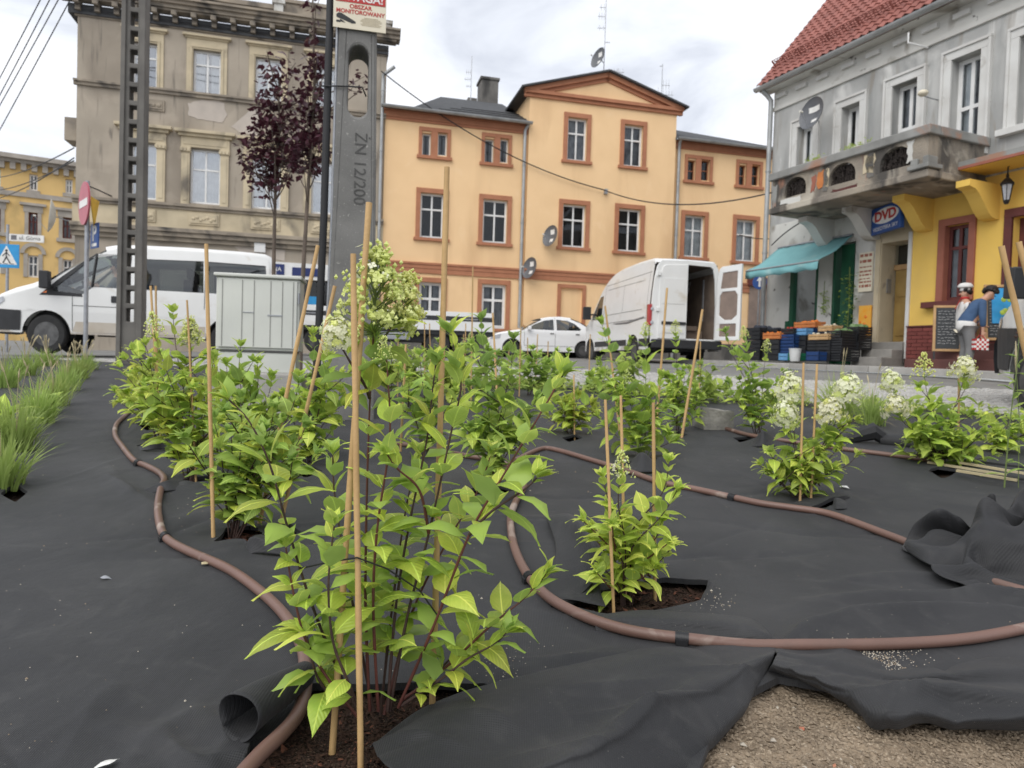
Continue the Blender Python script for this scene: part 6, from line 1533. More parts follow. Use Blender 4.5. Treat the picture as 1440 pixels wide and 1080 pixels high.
for s_ in (-1, 1):
    panel(g1, W3, s_, -.012).build('door_glass', MT['glass_dark'], car); panel(g2, W3, s_, -.012).build('door_glass', MT['glass_dark'], car)
    for q in ([(1.2, .40), (1.212, .40), (1.212, .95), (1.2, .95)], [(2.30, .30), (2.312, .30), (2.312, 1.40), (2.30, 1.40)], [(1.2, .40), (3.0, .40), (3.0, .412), (1.2, .412)]): panel(q, W3, s_, .003).build('panel_gap', MT['seam'], car)
    for x in (2.12, 3.05): MB().box(x, x+.14, s_*W3(x, .85)-.015, s_*W3(x, .85)+.02, .82, .86).build('door_handle', MT['seam'], car, bevel=.006)
    MB().box(1.30, 1.42, s_*.9-.09, s_*.9+.09, .93, 1.07).build('wing_mirror', MT['car_white'], car, bevel=.03)
    panel([(.01, .58), (.10, .70), (.40, .78), (.36, .62)], W3, s_, .006).build('headlight', MT['clear_lens'], car); panel([(4.02, .72), (4.18, .72), (4.14, .95), (4.05, .95)], W3, s_, .006).build('rear_lamp', MT['red_lens'], car)
    for x in (.78, 3.35): wheel(car, x, s_*.71, .29, .19, s_); MB().prism(arc(x, .29, .345, -.15, PI+.15, 14), -.02, .02, lambda p, r, t: (p, s_*.58+t, r)).build('wheel_well', MT['black_rubber'], car)
mb = MB(); mb.box(.4, 4.0, -.6, .6, .24, .30); mb.box(.9, 1.3, -.66, .66, .3, .92); mb.build('cabin_floor', MT['black_rubber'], car)
for x in (1.85, 2.75):
    for y in (-.33, .33): seatp(car, x, y, .36, 'curtain_grey')

# dropside trailer behind the beds
a_, b_ = at(398, 470, 19.5), at(694, 478, 20.6); ln_ = (b_-a_).xy.length; an_ = math.atan2(b_.y-a_.y, b_.x-a_.x)
zt_ = GZ(0, 20); mT = M.Translation((a_.x, a_.y, zt_)) @ M.Rotation(an_, 4, 'Z')
tr = empty('dropside_truck', mT, 'long white dropside lorry bed with a black stripe, parked in front of the peach house', 'lorry')
zt2 = (512-441)/FPX*20+CZ-zt_; zt1_ = (512-468)/FPX*20+CZ-zt_
for i in range(4):
    x0 = ln_*i/4; MB().box(x0+.01, x0+ln_/4-.01, -.03, .03, zt1_, zt2).build('side_board', MT['van_white'], tr, bevel=.008)
    MB().box(x0+.02, x0+ln_/4-.02, -.036, -.031, zt1_+(zt2-zt1_)*.52, zt1_+(zt2-zt1_)*.76).build('stripe', MT['black_plastic'], tr)
    MB().box(x0+ln_/8-.25, x0+ln_/8+.25, -.042, -.037, zt1_+(zt2-zt1_)*.60, zt1_+(zt2-zt1_)*.66).build('stripe_mark', MT['galv'], tr)
mb = MB(); mb.box(0, ln_, .03, 2.0, zt1_-.12, zt1_+.02); mb.box(0, ln_, 1.97, 2.0, zt1_+.02, zt2); mb.box(.3, ln_-.3, .3, 1.7, zt1_-.34, zt1_-.12); mb.build('load_bed', MT['black_plastic'], tr)
for x in (.9, 1.85, ln_-1.6, ln_-.75):
    for y, s_ in ((.18, -1), (1.82, 1)): wheel(tr, x, y, .36, .24, s_)
MB().box(2.6, ln_-2.4, .0, .05, zt1_-.30, zt1_-.10).build('side_guard', MT['galv'], tr)

# ================================================================== posts, poles, signs, cabinet
def frame_at(px, py, ang): p = gnd(px, py); return p, M.Translation(p) @ M.Rotation(rad(ang), 4, 'Z')
# big concrete pole with a slot and a warning sign
pp, mP = frame_at(490, 590, 13)
pole = empty('concrete_pole', mP, 'thick grey concrete pole with a rounded slot through it, beside the cabinet', 'utility pole')
dp_ = depth(pp)
pf_ = mP @ V((0, -.14, 0)); pf_.z = pp.z
def pz(py): return zpx(pf_, py)
H_ = 6.2
def hwid(z): return (.190-.0175*z)*.98
s0, s1 = pz(163), pz(62); sw = .072
slot = [(sw*math.cos(PI+PI*k/10), s0+sw+sw*math.sin(PI+PI*k/10)) for k in range(11)]+[(sw*math.cos(PI*k/10), s1-sw+sw*math.sin(PI*k/10)) for k in range(11)]
slot = [(x+.012, z) for x, z in slot]
slot2 = [(x, z+1.5) for x, z in slot]
prof = [(-hwid(-.3), -.3), (hwid(-.3), -.3), (hwid(H_), H_), (-hwid(H_), H_)]
MB().prism(prof, -.13, .15, lambda p, r, t: (p, t, r), [slot, slot2]).build('shaft', MT['concrete'], pole, bevel=.018)
text('lettering', '\u017bN 12/200', .118, MT['engrave'], pole, M.Translation((.035, -.1315, pz(236))) @ XZ @ M.Rotation(-PI/2, 4, 'Z'), sx=1.0, extrude=.0015)
cb = empty('cable_conduit', mP @ M.Translation((-hwid(1)-.04, -.10, 0)), 'black cable conduit strapped up the side of the concrete pole', 'conduit')
MB().tube([(-.035, 0, -.1), (.0, 0, 1.5), (.032, 0, H_)], .028, 10).build('conduit_pipe', MT['cable'], cb, smooth=60)
MB().tube([(.022, -.02, -.1), (.055, -.02, 1.5), (.082, -.02, H_)], .011, 6).build('grey_cable', MT['galv'], cb, smooth=60)
zc_s = pz(124); MB().tube([(-.04, -.03, zc_s-.01), (.1, -.045, zc_s), (.25, -.045, zc_s+.01), (.28, .1, zc_s)], .006, 5).build('tie', MT['cable'], cb)
sgn = empty('warning_sign', mP @ M.Translation((.012, -.15, (pz(40)+pz(-8))/2)), 'cream and red camera warning sign at the top of the concrete pole', 'sign')
sw2, sh2 = .187, (pz(-10)-pz(44))/2
MB().box(-sw2, sw2, -.004, .004, -sh2, sh2).build('sign_board', MT['sign_cream'], sgn)
MB().box(-sw2*.92, sw2*.96, -.0065, -.0045, sh2*.36, sh2*.93).build('red_band', MT['print_red'], sgn)
text('lettering', 'UWAGA!', .078, MT['print_white'], sgn, M.Translation((.002, -.0068, sh2*.64)) @ XZ, sx=1.02, extrude=.0005, bold=.0016)
text('lettering', 'OBSZAR', .040, MT['print_red'], sgn, M.Translation((.004, -.0052, sh2*.16)) @ XZ, sx=1.05, extrude=.0005, bold=.0012)
text('lettering', 'MONITOROWANY', .040, MT['print_red'], sgn, M.Translation((.004, -.0052, -sh2*.12)) @ XZ, sx=1.0, extrude=.0005, bold=.0012)
mb = MB(); mb.add([(x, -.0055, z) for x, z in ((-.165, -.045), (-.15, -.033), (-.13, -.033), (-.03, -.083), (-.028, -.095), (-.055, -.099), (-.165, -.065))], [tuple(range(7))]); mb.box(-.165, -.135, -.0055, -.0045, -.10, -.085); mb.add([(-.14, -.0055, -.075), (-.12, -.0055, -.085), (-.10, -.0055, -.10), (-.135, -.0055, -.094)], [(0, 1, 2, 3)]); mb.build('camera_symbol', MT['print_black'], sgn)
mb = MB()
for k in range(7): l = (.10, .13, .15, .15, .12, .15, .13)[k]; mb.box(.08-l/2, .08+l/2, -.0055, -.0045, -.05-.009*k, -.046-.009*k)
mb.build('small_print', MT['print_tan'], sgn)
# lattice concrete pole
p2_, m2 = frame_at(184, 513, 13); d2_ = depth(p2_)
lat = empty('lattice_pole', m2, 'tall dark concrete pole with a ladder of rectangular openings, in front of the minibus', 'utility pole')
H2 = 7.2; hw0, hw1 = .170, .150
def lw(z): return hw0+(hw1-hw0)*z/H2
mb = MB(); prof = [(-lw(-.2), -.2), (lw(-.2), -.2), (lw(H2), H2), (-lw(H2), H2)]; hs_ = []
z = .62
while z < H2-.25: hs_.append([(-.045, z), (.055, z), (.055, z+.19), (-.045, z+.19)]); z += .262
mb.prism(prof, -.10, .12, lambda p, r, t: (p, t, r), hs_); mb.build('shaft', MT['concrete_dark'], lat, bevel=.012)
mb = MB(); mb.box(-lw(0)-.002, -lw(0)+.05, -.125, -.10, -.2, 1.2); 
mb = MB(); mb.prism([(-lw(0)+.0, -.2), (-lw(0)+.06, -.2), (-lw(H2)+.06, H2), (-lw(H2), H2)], -.135, -.10, lambda p, r, t: (p, t, r)); mb.prism([(lw(0)-.07, -.2), (lw(0), -.2), (lw(H2), H2), (lw(H2)-.07, H2)], -.135, -.10, lambda p, r, t: (p, t, r)); mb.build('flange', MT['concrete_dark'], lat, bevel=.008)
# no-entry sign on its post with a parking plate
p3, m3 = frame_at(120, 506, 0); d3 = depth(p3)
def hz(py, d_, b): return zpx(b, py)
nb2 = empty('no_entry_sign', m3, 'grey signpost with a no-entry disc turned sideways and a yellow sign behind it', 'traffic sign')
MB().tube([(0, 0, -.1), (0, 0, hz(259, d3, p3)+.05)], .034, 12).build('pole', MT['galv'], nb2, smooth=60)
zc3 = hz(287, d3, p3); R3 = M.Translation((-.02, -.05, zc3)) @ M.Rotation(rad(-47), 4, 'Z')
r3 = hz(257, d3, p3)-zc3
mb = MB().lathe([(r3, -.012), (r3, .012)], 32, 0, R3 @ M.Rotation(PI/2, 4, 'X')); mb.build('disc', MT['sign_red'], nb2)
mb = MB().box(-r3*.78, r3*.78, -.017, -.0125, -r3*.17, r3*.17); mb.v = [tuple(R3 @ V(v_)) for v_ in mb.v]; mb.build('white_bar', MT['print_white'], nb2)
mb = MB().lathe([(r3*.96, -.018), (r3*.96, -.0125)], 32, 0, R3 @ M.Rotation(PI/2, 4, 'X')); mb.build('disc_back', MT['galv'], nb2)
R4 = M.Translation((.09, .04, zc3-.10)) @ M.Rotation(rad(103), 4, 'Z')
mb = MB().prism([(-.22, .20), (.22, .20), (0, -.26)], -.006, .006, lambda p, r, t: R4 @ V((p, t, r))); mb.build('yellow_triangle', MT['sign_yellow'], nb2)
pk = empty('parking_sign', M.Translation(p3+V((.11, .03, hz(331, d3, p3)))) @ M.Rotation(rad(-40), 4, 'Z'), 'blue parking sign under the no-entry disc', 'traffic sign')
MB().box(-.16, .16, -.008, .008, -.20, .20).build('plate', MT['sign_blue'], pk); text('lettering', 'P', .34, MT['print_white'], pk, M.Translation((.0, -.010, .03)) @ XZ, bold=.008)
mb = MB().box(-.1, .1, -.012, -.009, -.17, -.12).build('small_print', MT['print_white'], pk)
# pedestrian crossing sign and the street name board at the far left
d5 = 17.0; pb_ = at(8, 505, d5); pb_.z = GZ(pb_.x, pb_.y)
cs = empty('crossing_sign', M.Translation(pb_) @ M.Rotation(rad(6), 4, 'Z'), 'blue pedestrian crossing sign behind the bonnet of the minibus', 'traffic sign')
hc = zpx(pb_, 360); s5 = .27*1.0
MB().tube([(0, .03, 0), (0, .03, hc+.75)], .034, 10).build('pole', MT['galv'], cs, smooth=60)
MB().box(-.28, .28, -.01, .01, hc-.28, hc+.28).build('plate', MT['sign_light_blue'], cs, bevel=.004)
mb = MB().add([(-.24, -.012, hc-.20), (.24, -.012, hc-.20), (0, -.012, hc+.25)], [(0, 1, 2)]); mb.build('triangle', MT['print_white'], cs)
mb = MB(); mb.sphere((0, -.015, hc+.13), .03, 8, 5, sc=(1, .2, 1))
for a, b, w_ in (((0, .10), (0, -.02), .045), ((0, -.02), (-.075, -.17), .028), ((0, -.02), (.085, -.17), .028), ((0, .09), (-.085, .0), .02), ((0, .09), (.075, .0), .02)): mb.bar((a[0], -.014, hc+a[1]), (b[0], -.014, hc+b[1]), .004, w_)
for k in range(3): mb.box(-.2+k*.14, -.11+k*.14, -.0145, -.0125, hc-.19, hc-.175)
mb.build('walking_figure', MT['print_black'], cs)
ns = empty('street_name_sign', M.Translation(pb_+V((.08, 0, hc+.36))) @ M.Rotation(rad(12), 4, 'Z'), 'white street name board above the pedestrian crossing sign', 'sign')
MB().box(-.02, .72, -.012, .012, 0, .17).build('plate', MT['print_white'], ns); text('lettering', 'ul. G\u00f3rna', .12, MT['engrave'], ns, M.Translation((.42, -.014, .085)) @ XZ)
MB().box(.02, .14, -.0135, -.0122, .03, .14).build('town_crest', MT['curtain_grey'], ns)
# distribution cabinet
p6, m6 = frame_at(360, 590, 10); d6 = depth(p6)
cbn = empty('distribution_cabinet', m6, 'pale grey electrical cabinet on a concrete foot, between bushes in front of the minibus', 'cabinet')
def cz6(py): return zpx(p6, py)
cw_ = 56/FPX*d6; zA, zB, zC, zD = cz6(524), cz6(493), cz6(391), cz6(386)
MB().box(-cw_, cw_, 0, .26, zB, zC).build('housing', MT['plastic_grey'], cbn, bevel=.008)
mb = MB(); mb.box(-cw_-.015, cw_+.015, -.03, .28, zC, zD+.0); mb.build('lid', MT['plastic_grey'], cbn, bevel=.008)
dr_ = MB().box(-cw_+.018, cw_-.018, -.014, -.001, zB+.02, zC-.012).build('door', MT['plastic_grey'], cbn, bevel=.004)
xs6 = [-cw_+.018+(2*cw_-.036)*f for f in (.05, .30, .45, .66, .81, .95)]
mb = MB()
for x in xs6: mb.box(x-.003, x+.003, -.0165, -.0141, zB+.03, zC-.02)
mb.build('door_groove', MT['groove'], dr_)
mb = MB(); mb.box(xs6[3]-.02, xs6[4], -.019, -.0141, (zB+zC)/2-.01, (zB+zC)/2); mb.box(xs6[1], xs6[2], -.019, -.0141, (zB+zC)/2+.01, (zB+zC)/2+.015); mb.build('lock_bar', MT['galv'], dr_)
MB().box(-cw_+.03, cw_-.03, -.006, .25, zB-.012, zB-.001).build('shadow_gap', MT['seam'], cbn)
MB().box(-cw_+.02, cw_-.02, .0, .25, zA, zB-.013).build('plinth_cover', MT['plastic_grey'], cbn, bevel=.006)
MB().box(-cw_-.03, cw_+.03, -.02, .28, -.2, zA).build('concrete_foot', MT['kerb'], cbn, bevel=.015)
for z in (zB+.12, zC-.14): MB().tube([(cw_-.005, -.018, z-.04), (cw_-.005, -.018, z+.04)], .008, 6).build('hinge', MT['galv'], cbn)
# overhead cables
def cab(name, a, b, sag, r, label, n=18, grp=None):
    a, b = V(a), V(b); pts = [a+(b-a)*(k/n)-V((0, 0, sag*4*(k/n)*(1-k/n))) for k in range(n+1)]
    o = MB().tube([p-a for p in pts], r, 5).build(name, MT['cable'], None, M.Translation(a), smooth=60) if False else MB().tube([p-a for p in pts], r, 5).build(name, MT['cable'], None, smooth=60, mat=M.Translation(a))
    return tag(o, label, 'cable', grp)
for (x0, y0, x1, y1, i) in ((54, 0, -12, 128, 0), (67, 0, -12, 152, 1), (79, 0, -12, 165, 2), (92, 7, -12, 200, 3)):
    a = at(x0+(x0-x1)*1.6, y0-(y1-y0)*1.6, 16); b = at(x1-(x0-x1)*.6, y1+(y1-y0)*.6, 30)
    cab('overhead_cable', a, b, .12, .016, ('uppermost', 'second', 'third', 'lowest')[i]+' of the four dark cables crossing the open sky', grp='cables across the sky')
for i, (x0, y0, x1, y1) in enumerate(((-20, 250, 104, 208), (-20, 268, 104, 226), (-20, 282, 104, 222))):
    cab('street_cable', at(x0, y0, 46), at(x1, y1, 24), .3, .022, ('top', 'middle', 'bottom')[i]+' cable running in front of the ochre tenement', grp='cables before the ochre tenement')
c1_ = A.world(*(lambda h: (h[0], -.25, h[1]))(A.hit(536, 100, .25))); c2_ = A.world(*(lambda h: (h[0], -.3, h[1]))(A.hit(849, 267, .3))); c3_ = Bw(1085, 271, .1)
cab('service_cable', c1_, c2_, .55, .022, 'black cable sagging across the peach facade from the beige tenement to the gable'); cab('service_cable', c2_, c3_, .42, .02, 'black cable sagging from the gable bracket to the grey house')
cab('service_cable', A.world(*(lambda h: (h[0], -.2, h[1]))(A.hit(1040, 330, .2))), Bw(1150, 322, .2), .2, .018, 'short cable reaching the white shop wall above the awning')
cab('service_cable', Bw(1085, 345, .1), Bw(1128, 312, .3), -.05, .016, 'thin cable rising along the corner to the balcony underside')
cab('service_cable', at(520, -10, 24), at(430, -60, 9), .1, .012, 'thin cable above the plum trees') if False else None
# ================================================================== planting bed: soil, fabric, hoses
def g2(px, py, up=.02): p = gnd(px, py, up); return (p.x, p.y)
def poly_g(pts, up=.02): return [g2(x, y, up) for x, y in pts]
def inside(X, Y, poly):
    r_ = np.zeros(X.shape, bool); n = len(poly)
    for i in range(n):
        x0, y0 = poly[i]; x1, y1 = poly[(i+1) % n]
        c = (y0 > Y) != (y1 > Y)
        r_ ^= c & (X < (x1-x0)*(Y-y0)/((y1-y0) if y1 != y0 else 1e-9)+x0)
    return r_
def seg_d(X, Y, pts):                            # distance to a polyline, signed side, running parameter
    D = np.full(X.shape, 9e9); Sg = np.zeros(X.shape); T = np.zeros(X.shape); n = len(pts)-1
    for i in range(n):
        (x0, y0), (x1, y1) = pts[i], pts[i+1]; dx, dy = x1-x0, y1-y0; l2 = dx*dx+dy*dy
        t = np.clip(((X-x0)*dx+(Y-y0)*dy)/l2, 0, 1); ex, ey = X-x0-t*dx, Y-y0-t*dy; d = np.hypot(ex, ey); m_ = d < D
        D = np.where(m_, d, D); Sg = np.where(m_, np.sign(dx*ey-dy*ex), Sg); T = np.where(m_, (i+t)/n, T)
    return D, Sg, T
_H = np.random.RandomState(3).rand(512, 512)
def vnoise(x, y):
    xi, yi = np.floor(x).astype(int), np.floor(y).astype(int); fx, fy = x-xi, y-yi; fx, fy = fx*fx*(3-2*fx), fy*fy*(3-2*fy)
    h = lambda a, b: _H[a % 512, b % 512]
    return (h(xi, yi)*(1-fx)+h(xi+1, yi)*fx)*(1-fy)+(h(xi, yi+1)*(1-fx)+h(xi+1, yi+1)*fx)*fy-.5
def fbm(x, y, o=4): return sum(vnoise(x*2**k+k*17, y*2**k+k*31)/2**k for k in range(o))

HOLE_HERO = poly_g([(335, 1120), (352, 1052), (396, 1030), (428, 990), (440, 962), (520, 962), (600, 958), (680, 962), (706, 972), (640, 1012), (560, 1050), (535, 1120)])
HOLE_SAND = poly_g([(960, 1140), (1003, 1030), (1050, 975), (1095, 952), (1180, 968), (1200, 978), (1256, 1002), (1300, 1006), (1380, 1000), (1470, 1006), (1540, 1020), (1560, 1140)])
HOLES = [HOLE_HERO, HOLE_SAND] + [poly_g(h) for h in (
    [(770, 856), (855, 866), (905, 862), (985, 846), (1000, 818), (935, 812), (880, 822)],
    [(300, 766), (318, 742), (352, 738), (366, 752), (350, 770)], [(375, 742), (405, 735), (425, 748), (395, 756)],
    [(1140, 712), (1170, 706), (1198, 710), (1160, 716)], [(240, 684), (262, 672), (300, 668), (310, 676), (280, 688)],
    [(190, 626), (222, 620), (240, 624), (226, 632)], [(190, 600), (210, 596), (225, 600), (208, 606)], [(232, 648), (246, 640), (270, 640), (262, 650)],
    [(1030, 616), (1060, 614), (1066, 620), (1040, 623)], [(640, 692), (690, 684), (735, 690), (700, 704)], [(880, 650), (905, 640), (930, 646), (910, 662)],
    [(1305, 662), (1345, 656), (1360, 664), (1325, 672)], [(410, 664), (440, 656), (455, 664), (430, 672)], [(790, 614), (810, 610), (820, 615), (800, 620)],
    [(325, 656), (350, 650), (362, 656), (340, 664)], [(0, 694), (20, 680), (40, 690), (22, 705)], [(930, 612), (955, 607), (968, 612), (948, 618)])]
_in = inside
_q = random.Random(77); CREASE = [(_q.uniform(-2, 2.4), _q.uniform(.9, 3.6), _q.gauss(.1, .5), _q.uniform(.1, .4), _q.choice((1, 1, -1))*_q.uniform(.005, .013)) for _ in range(60)]
def fabric_h(X, Y):
    Z = GZn(X, Y)+.020
    Z = Z + .012*fbm(X*1.6, Y*1.6, 4) + .0045*fbm(X*7+2*vnoise(X*2, Y*2), Y*3, 4)
    for x0, y0, a, l_, h_ in CREASE:
        e1 = (X-x0)*math.cos(a)+(Y-y0)*math.sin(a); e2 = -(X-x0)*math.sin(a)+(Y-y0)*math.cos(a)+.02*np.sin(e1*9+x0*7); Z = Z + h_*np.exp(-np.abs(e2)/.022)*np.exp(-(e1/l_)**2)
    wr = np.abs(vnoise(X*4+1.5*vnoise(X*1.5, Y*1.5)+7, Y*1.6)); Z = Z + .005*np.exp(-(wr/.035)**2)*np.clip(vnoise(X*.9+50, Y*.9)*4, 0, 1)
    def ridge(pts, h, w0, w1, up=.02, fall=1.0, warp=.015):
        nonlocal Z
        P_ = [(g2(x, y, up)) for x, y in pts]
        D, Sg, T = seg_d(X+warp*vnoise(X*14, Y*14), Y+warp*vnoise(X*14+9, Y*14+4), P_)
        w_ = np.where(Sg > 0, w0, w1); env = np.clip(np.minimum(T, 1-T)*6+.25, 0, 1)**fall
        Z = Z + h*np.exp(-(D/w_)**1.5)*env
    ridge([(1095, 912), (1140, 886), (1200, 868), (1280, 861), (1360, 862), (1500, 872)], .030, .025, .05)
    ridge([(1130, 850), (1250, 838), (1380, 842), (1500, 848)], .018, .03, .05); ridge([(1150, 822), (1280, 810), (1400, 815)], .014, .03, .05); ridge([(1350, 850), (1400, 835), (1500, 850)], .024, .03, .05)
    ridge([(700, 955), (780, 935), (880, 912)], .010, .03, .06)
    # creases round the second plant
    ridge([(838, 770), (824, 800), (832, 850)], .034, .02, .05); ridge([(740, 735), (790, 742), (820, 778)], .022, .02, .04)
    ridge([(985, 818), (1002, 832), (996, 850)], .022, .02, .02); ridge([(770, 848), (700, 838), (660, 850)], .008, .03, .05)
    # left roll, creases near the hose and the bottom edge
    ridge([(325, 1085), (340, 1040), (300, 1020), (220, 1010)], .010, .05, .06); ridge([(150, 1110), (220, 1040), (300, 1000)], .008, .03, .05); ridge([(60, 1100), (120, 1020), (160, 960)], .006, .03, .05)
    for k in range(5): ridge([(255+18*k, 1100), (250-6*k, 1060), (215-22*k, 1020)], .004, .012, .02)
    ridge([(205, 665), (235, 690), (300, 700)], .010, .03, .05); ridge([(150, 650), (180, 690), (240, 725)], .012, .04, .06); ridge([(150, 668), (190, 700)], .012, .02, .03)
    ridge([(225, 735), (300, 720), (420, 722)], .006, .03, .05); ridge([(400, 640), (470, 640), (540, 650)], .03, .08, .10); ridge([(430, 760), (520, 740), (600, 750)], .012, .06, .08)
    for x, y in ((215, 600), (245, 644), (275, 688), (340, 768), (1075, 622), (1190, 708), (930, 650), (1340, 664), (700, 695)):
        cx, cy = g2(x, y); Z = Z + .030*np.exp(-((X-cx)**2+(Y-cy)**2)/.010)
    return Z
NR, NC = 400, 640
ys_ = .80*(11.0/.80)**(np.arange(NR)/(NR-1)); ts_ = np.linspace(-.92, .92, NC)
Yg, Tg = np.meshgrid(ys_, ts_, indexing='ij'); Xg = Tg*Yg
Zg = fabric_h(Xg, Yg)
cXg = (Xg[:-1, :-1]+Xg[1:, 1:])/2; cYg = (Yg[:-1, :-1]+Yg[1:, 1:])/2
keep = (cYg < 8.4-.37*cXg-.06) & (cXg < 4.46+.9*np.maximum(0, cYg-6.4))
for h in HOLES: keep &= ~inside(cXg, cYg, h)
fab = bpy.data.objects.new('landscape_fabric', None); COL.objects.link(fab)
tag(fab, 'black woven weed-control fabric spread over the whole planting bed', 'ground cover fabric')
fab.location = (0, 2, GZ(0, 2)); fo_ = np.array([0, 2, GZ(0, 2)])
Pg = np.stack([Xg, Yg, Zg], -1).reshape(-1, 3)-fo_
idx = np.arange(NR*NC).reshape(NR, NC); Q = np.stack([idx[:-1, :-1], idx[:-1, 1:], idx[1:, 1:], idx[1:, :-1]], -1)[keep]
used = np.unique(Q); rm = -np.ones(NR*NC, int); rm[used] = np.arange(len(used)); Q = rm[Q]; Pg = Pg[used]
# hem: turn every open edge down and slightly under
ed = np.sort(np.concatenate([Q[:, [0, 1]], Q[:, [1, 2]], Q[:, [2, 3]], Q[:, [3, 0]]]), 1); un, ct = np.unique(ed, axis=0, return_counts=True); be = un[ct == 1]
bv = np.unique(be)
XYb = Pg[bv][:, :2]+fo_[:2]
for h in HOLES:
    hp = [V((x, y, 0)) for x, y in h]; hp = hp+[hp[0]]; h2 = [(p.x, p.y) for p in hp]
    D, _, _ = seg_d(XYb[:, 0], XYb[:, 1], h2); near_ = D < .05*np.maximum(1, XYb[:, 1]/2)
    for i in np.nonzero(near_)[0]:
        x, y = XYb[i]; best = None
        for (x0, y0), (x1, y1) in zip(h2[:-1], h2[1:]):
            dx, dy = x1-x0, y1-y0; t = max(0, min(1, ((x-x0)*dx+(y-y0)*dy)/(dx*dx+dy*dy+1e-12))); e_ = (x0+t*dx-x)**2+(y0+t*dy-y)**2
            if best is None or e_ < best[0]: best = (e_, x0+t*dx, y0+t*dy)
        Pg[bv[i], 0] = best[1]-fo_[0]; Pg[bv[i], 1] = best[2]-fo_[1]
nb0 = len(Pg); mp_ = {int(v_): nb0+i for i, v_ in enumerate(bv)}; low = Pg[bv].copy(); low[:, 2] -= .016
Pg = np.concatenate([Pg, low]); Q2 = [[a, b, mp_[int(b)], mp_[int(a)]] for a, b in be.tolist()]
me = bpy.data.meshes.new('sheet'); me.from_pydata(Pg.tolist(), [], Q.tolist()+Q2); me.materials.append(MT['fabric'])
me.polygons.foreach_set('use_smooth', [True]*len(me.polygons)); me.set_sharp_from_angle(angle=rad(75)); me.update()
link('sheet', me, fab)
P = [[(x, y, GZ(x, y)+.004) for y in np.linspace(-4, 8, 25)] for x in np.linspace(4.5, 10, 6)]
tag(MB().grid(P).build('side_road', MT['asphalt'], smooth=180), kind='structure')
# soil under the sheet; visible in the openings
yy = .80*(2.9/.80)**(np.arange(220)/219); tt = np.linspace(-.95, .95, 420); Ys, Ts = np.meshgrid(yy, tt, indexing='ij'); Xs = Ts*Ys
def soil_h(X, Y): return GZn(X, Y)-.016+.012*fbm(X*5, Y*5, 3)+.014*np.maximum(0, fbm(X*13+9, Y*13, 3)-.12)+.012*fbm(X*22, Y*22, 3)+.008*np.abs(vnoise(X*60, Y*60))
Zs = soil_h(Xs, Ys); cX = (Xs[:-1, :-1]+Xs[1:, 1:])/2; cY = (Ys[:-1, :-1]+Ys[1:, 1:])/2; idx = np.arange(220*420).reshape(220, 420)
hs_x = np.array(HOLE_SAND).mean(0); kS = np.hypot(cX-hs_x[0], cY-hs_x[1]) < .62
for nm, kk, m_ in (('sandy_soil', kS & (cX > .22), 'sand'), ('bark_soil', ~(kS & (cX > .22)) & (cY < 2.8), 'mulch')):
    Qs = np.stack([idx[:-1, :-1], idx[:-1, 1:], idx[1:, 1:], idx[1:, :-1]], -1)[kk]; us = np.unique(Qs); r_ = -np.ones(220*420, int); r_[us] = np.arange(len(us))
    me = bpy.data.meshes.new(nm); me.from_pydata(np.stack([Xs, Ys, Zs], -1).reshape(-1, 3)[us].tolist(), [], r_[Qs].tolist()); me.materials.append(MT[m_]); me.polygons.foreach_set('use_smooth', [True]*len(me.polygons)); me.update()
    tag(link(nm, me), kind='structure')
mb = MB(); P = [[(x, y, GZ(x, y)-.03) for y in np.linspace(2.75, 11.4, 36)] for x in np.linspace(-11, 9, 40)]
P = [[p for p in r_] for r_ in P]; mb.grid(P)
mb.f = [f for f in mb.f if sum(mb.v[i][1] for i in f)/4 < yE(sum(mb.v[i][0] for i in f)/4)+.0]; mb.m = [0]*len(mb.f)
tag(mb.build('bed_soil', MT['mulch'], smooth=180), kind='structure')
# loose crumbs and bark on the bare soil
def scatter(name, poly, n, mats, size, flat, label, cat, elong=1.0, pr=4):
    xs = [p[0] for p in poly]; yl = [p[1] for p in poly]; q = random.Random(len(name)); mb = MB(); k = 0
    while k < n:
        x, y = q.uniform(min(xs), max(xs)), q.uniform(min(yl), max(yl))
        if not bool(inside(np.array([x]), np.array([y]), poly)[0]): continue
        k += 1; r = size*(.35+q.random()**pr*1.9); z = float(soil_h(np.array([x]), np.array([y]))[0])+r*.3
        a = q.uniform(0, PI); c_, s_ = math.cos(a), math.sin(a); t_ = q.uniform(-.5, .5)
        V6 = []
        for (dx, dy, dz) in ((1, 0, 0), (-1, 0, 0), (0, 1, 0), (0, -1, 0), (0, 0, 1), (0, 0, -1)):
            f = q.uniform(.6, 1.25); lx, ly, lz = dx*r*elong*f, dy*r*f, dz*r*flat*f+dx*r*t_*elong
            V6.append((x+lx*c_-ly*s_, y+lx*s_+ly*c_, z+lz))
        mi = 0 if q.random() < .72 else q.randrange(len(mats))
        mb.add(V6, [(0, 2, 4), (2, 1, 4), (1, 3, 4), (3, 0, 4), (2, 0, 5), (1, 2, 5), (3, 1, 5), (0, 3, 5)], mi)
    o = mb.build(name, [MT[m_] for m_ in mats], None, fix=False); return tag(o, label, cat, kind='stuff')
MT['crumb'] = pm('soil_crumb', (.30, .24, .175), (.19, .15, .11), 30, 1, spec=.1); MT['crumb_pale'] = pm('pale_grit', (.46, .42, .35), (.36, .32, .27), 30, 1, spec=.1); MT['crumb_red'] = pm('brick_grit', (.40, .13, .08), (.42, .27, .18), 30, 1, spec=.1)
MT['chip'] = pm('dark_bark_chip', (.062, .036, .026), (.035, .022, .017), 30, 1, spec=.1); MT['chip_red'] = pm('reddish_bark_chip', (.16, .07, .045), (.11, .05, .035), 30, .95, spec=.1)
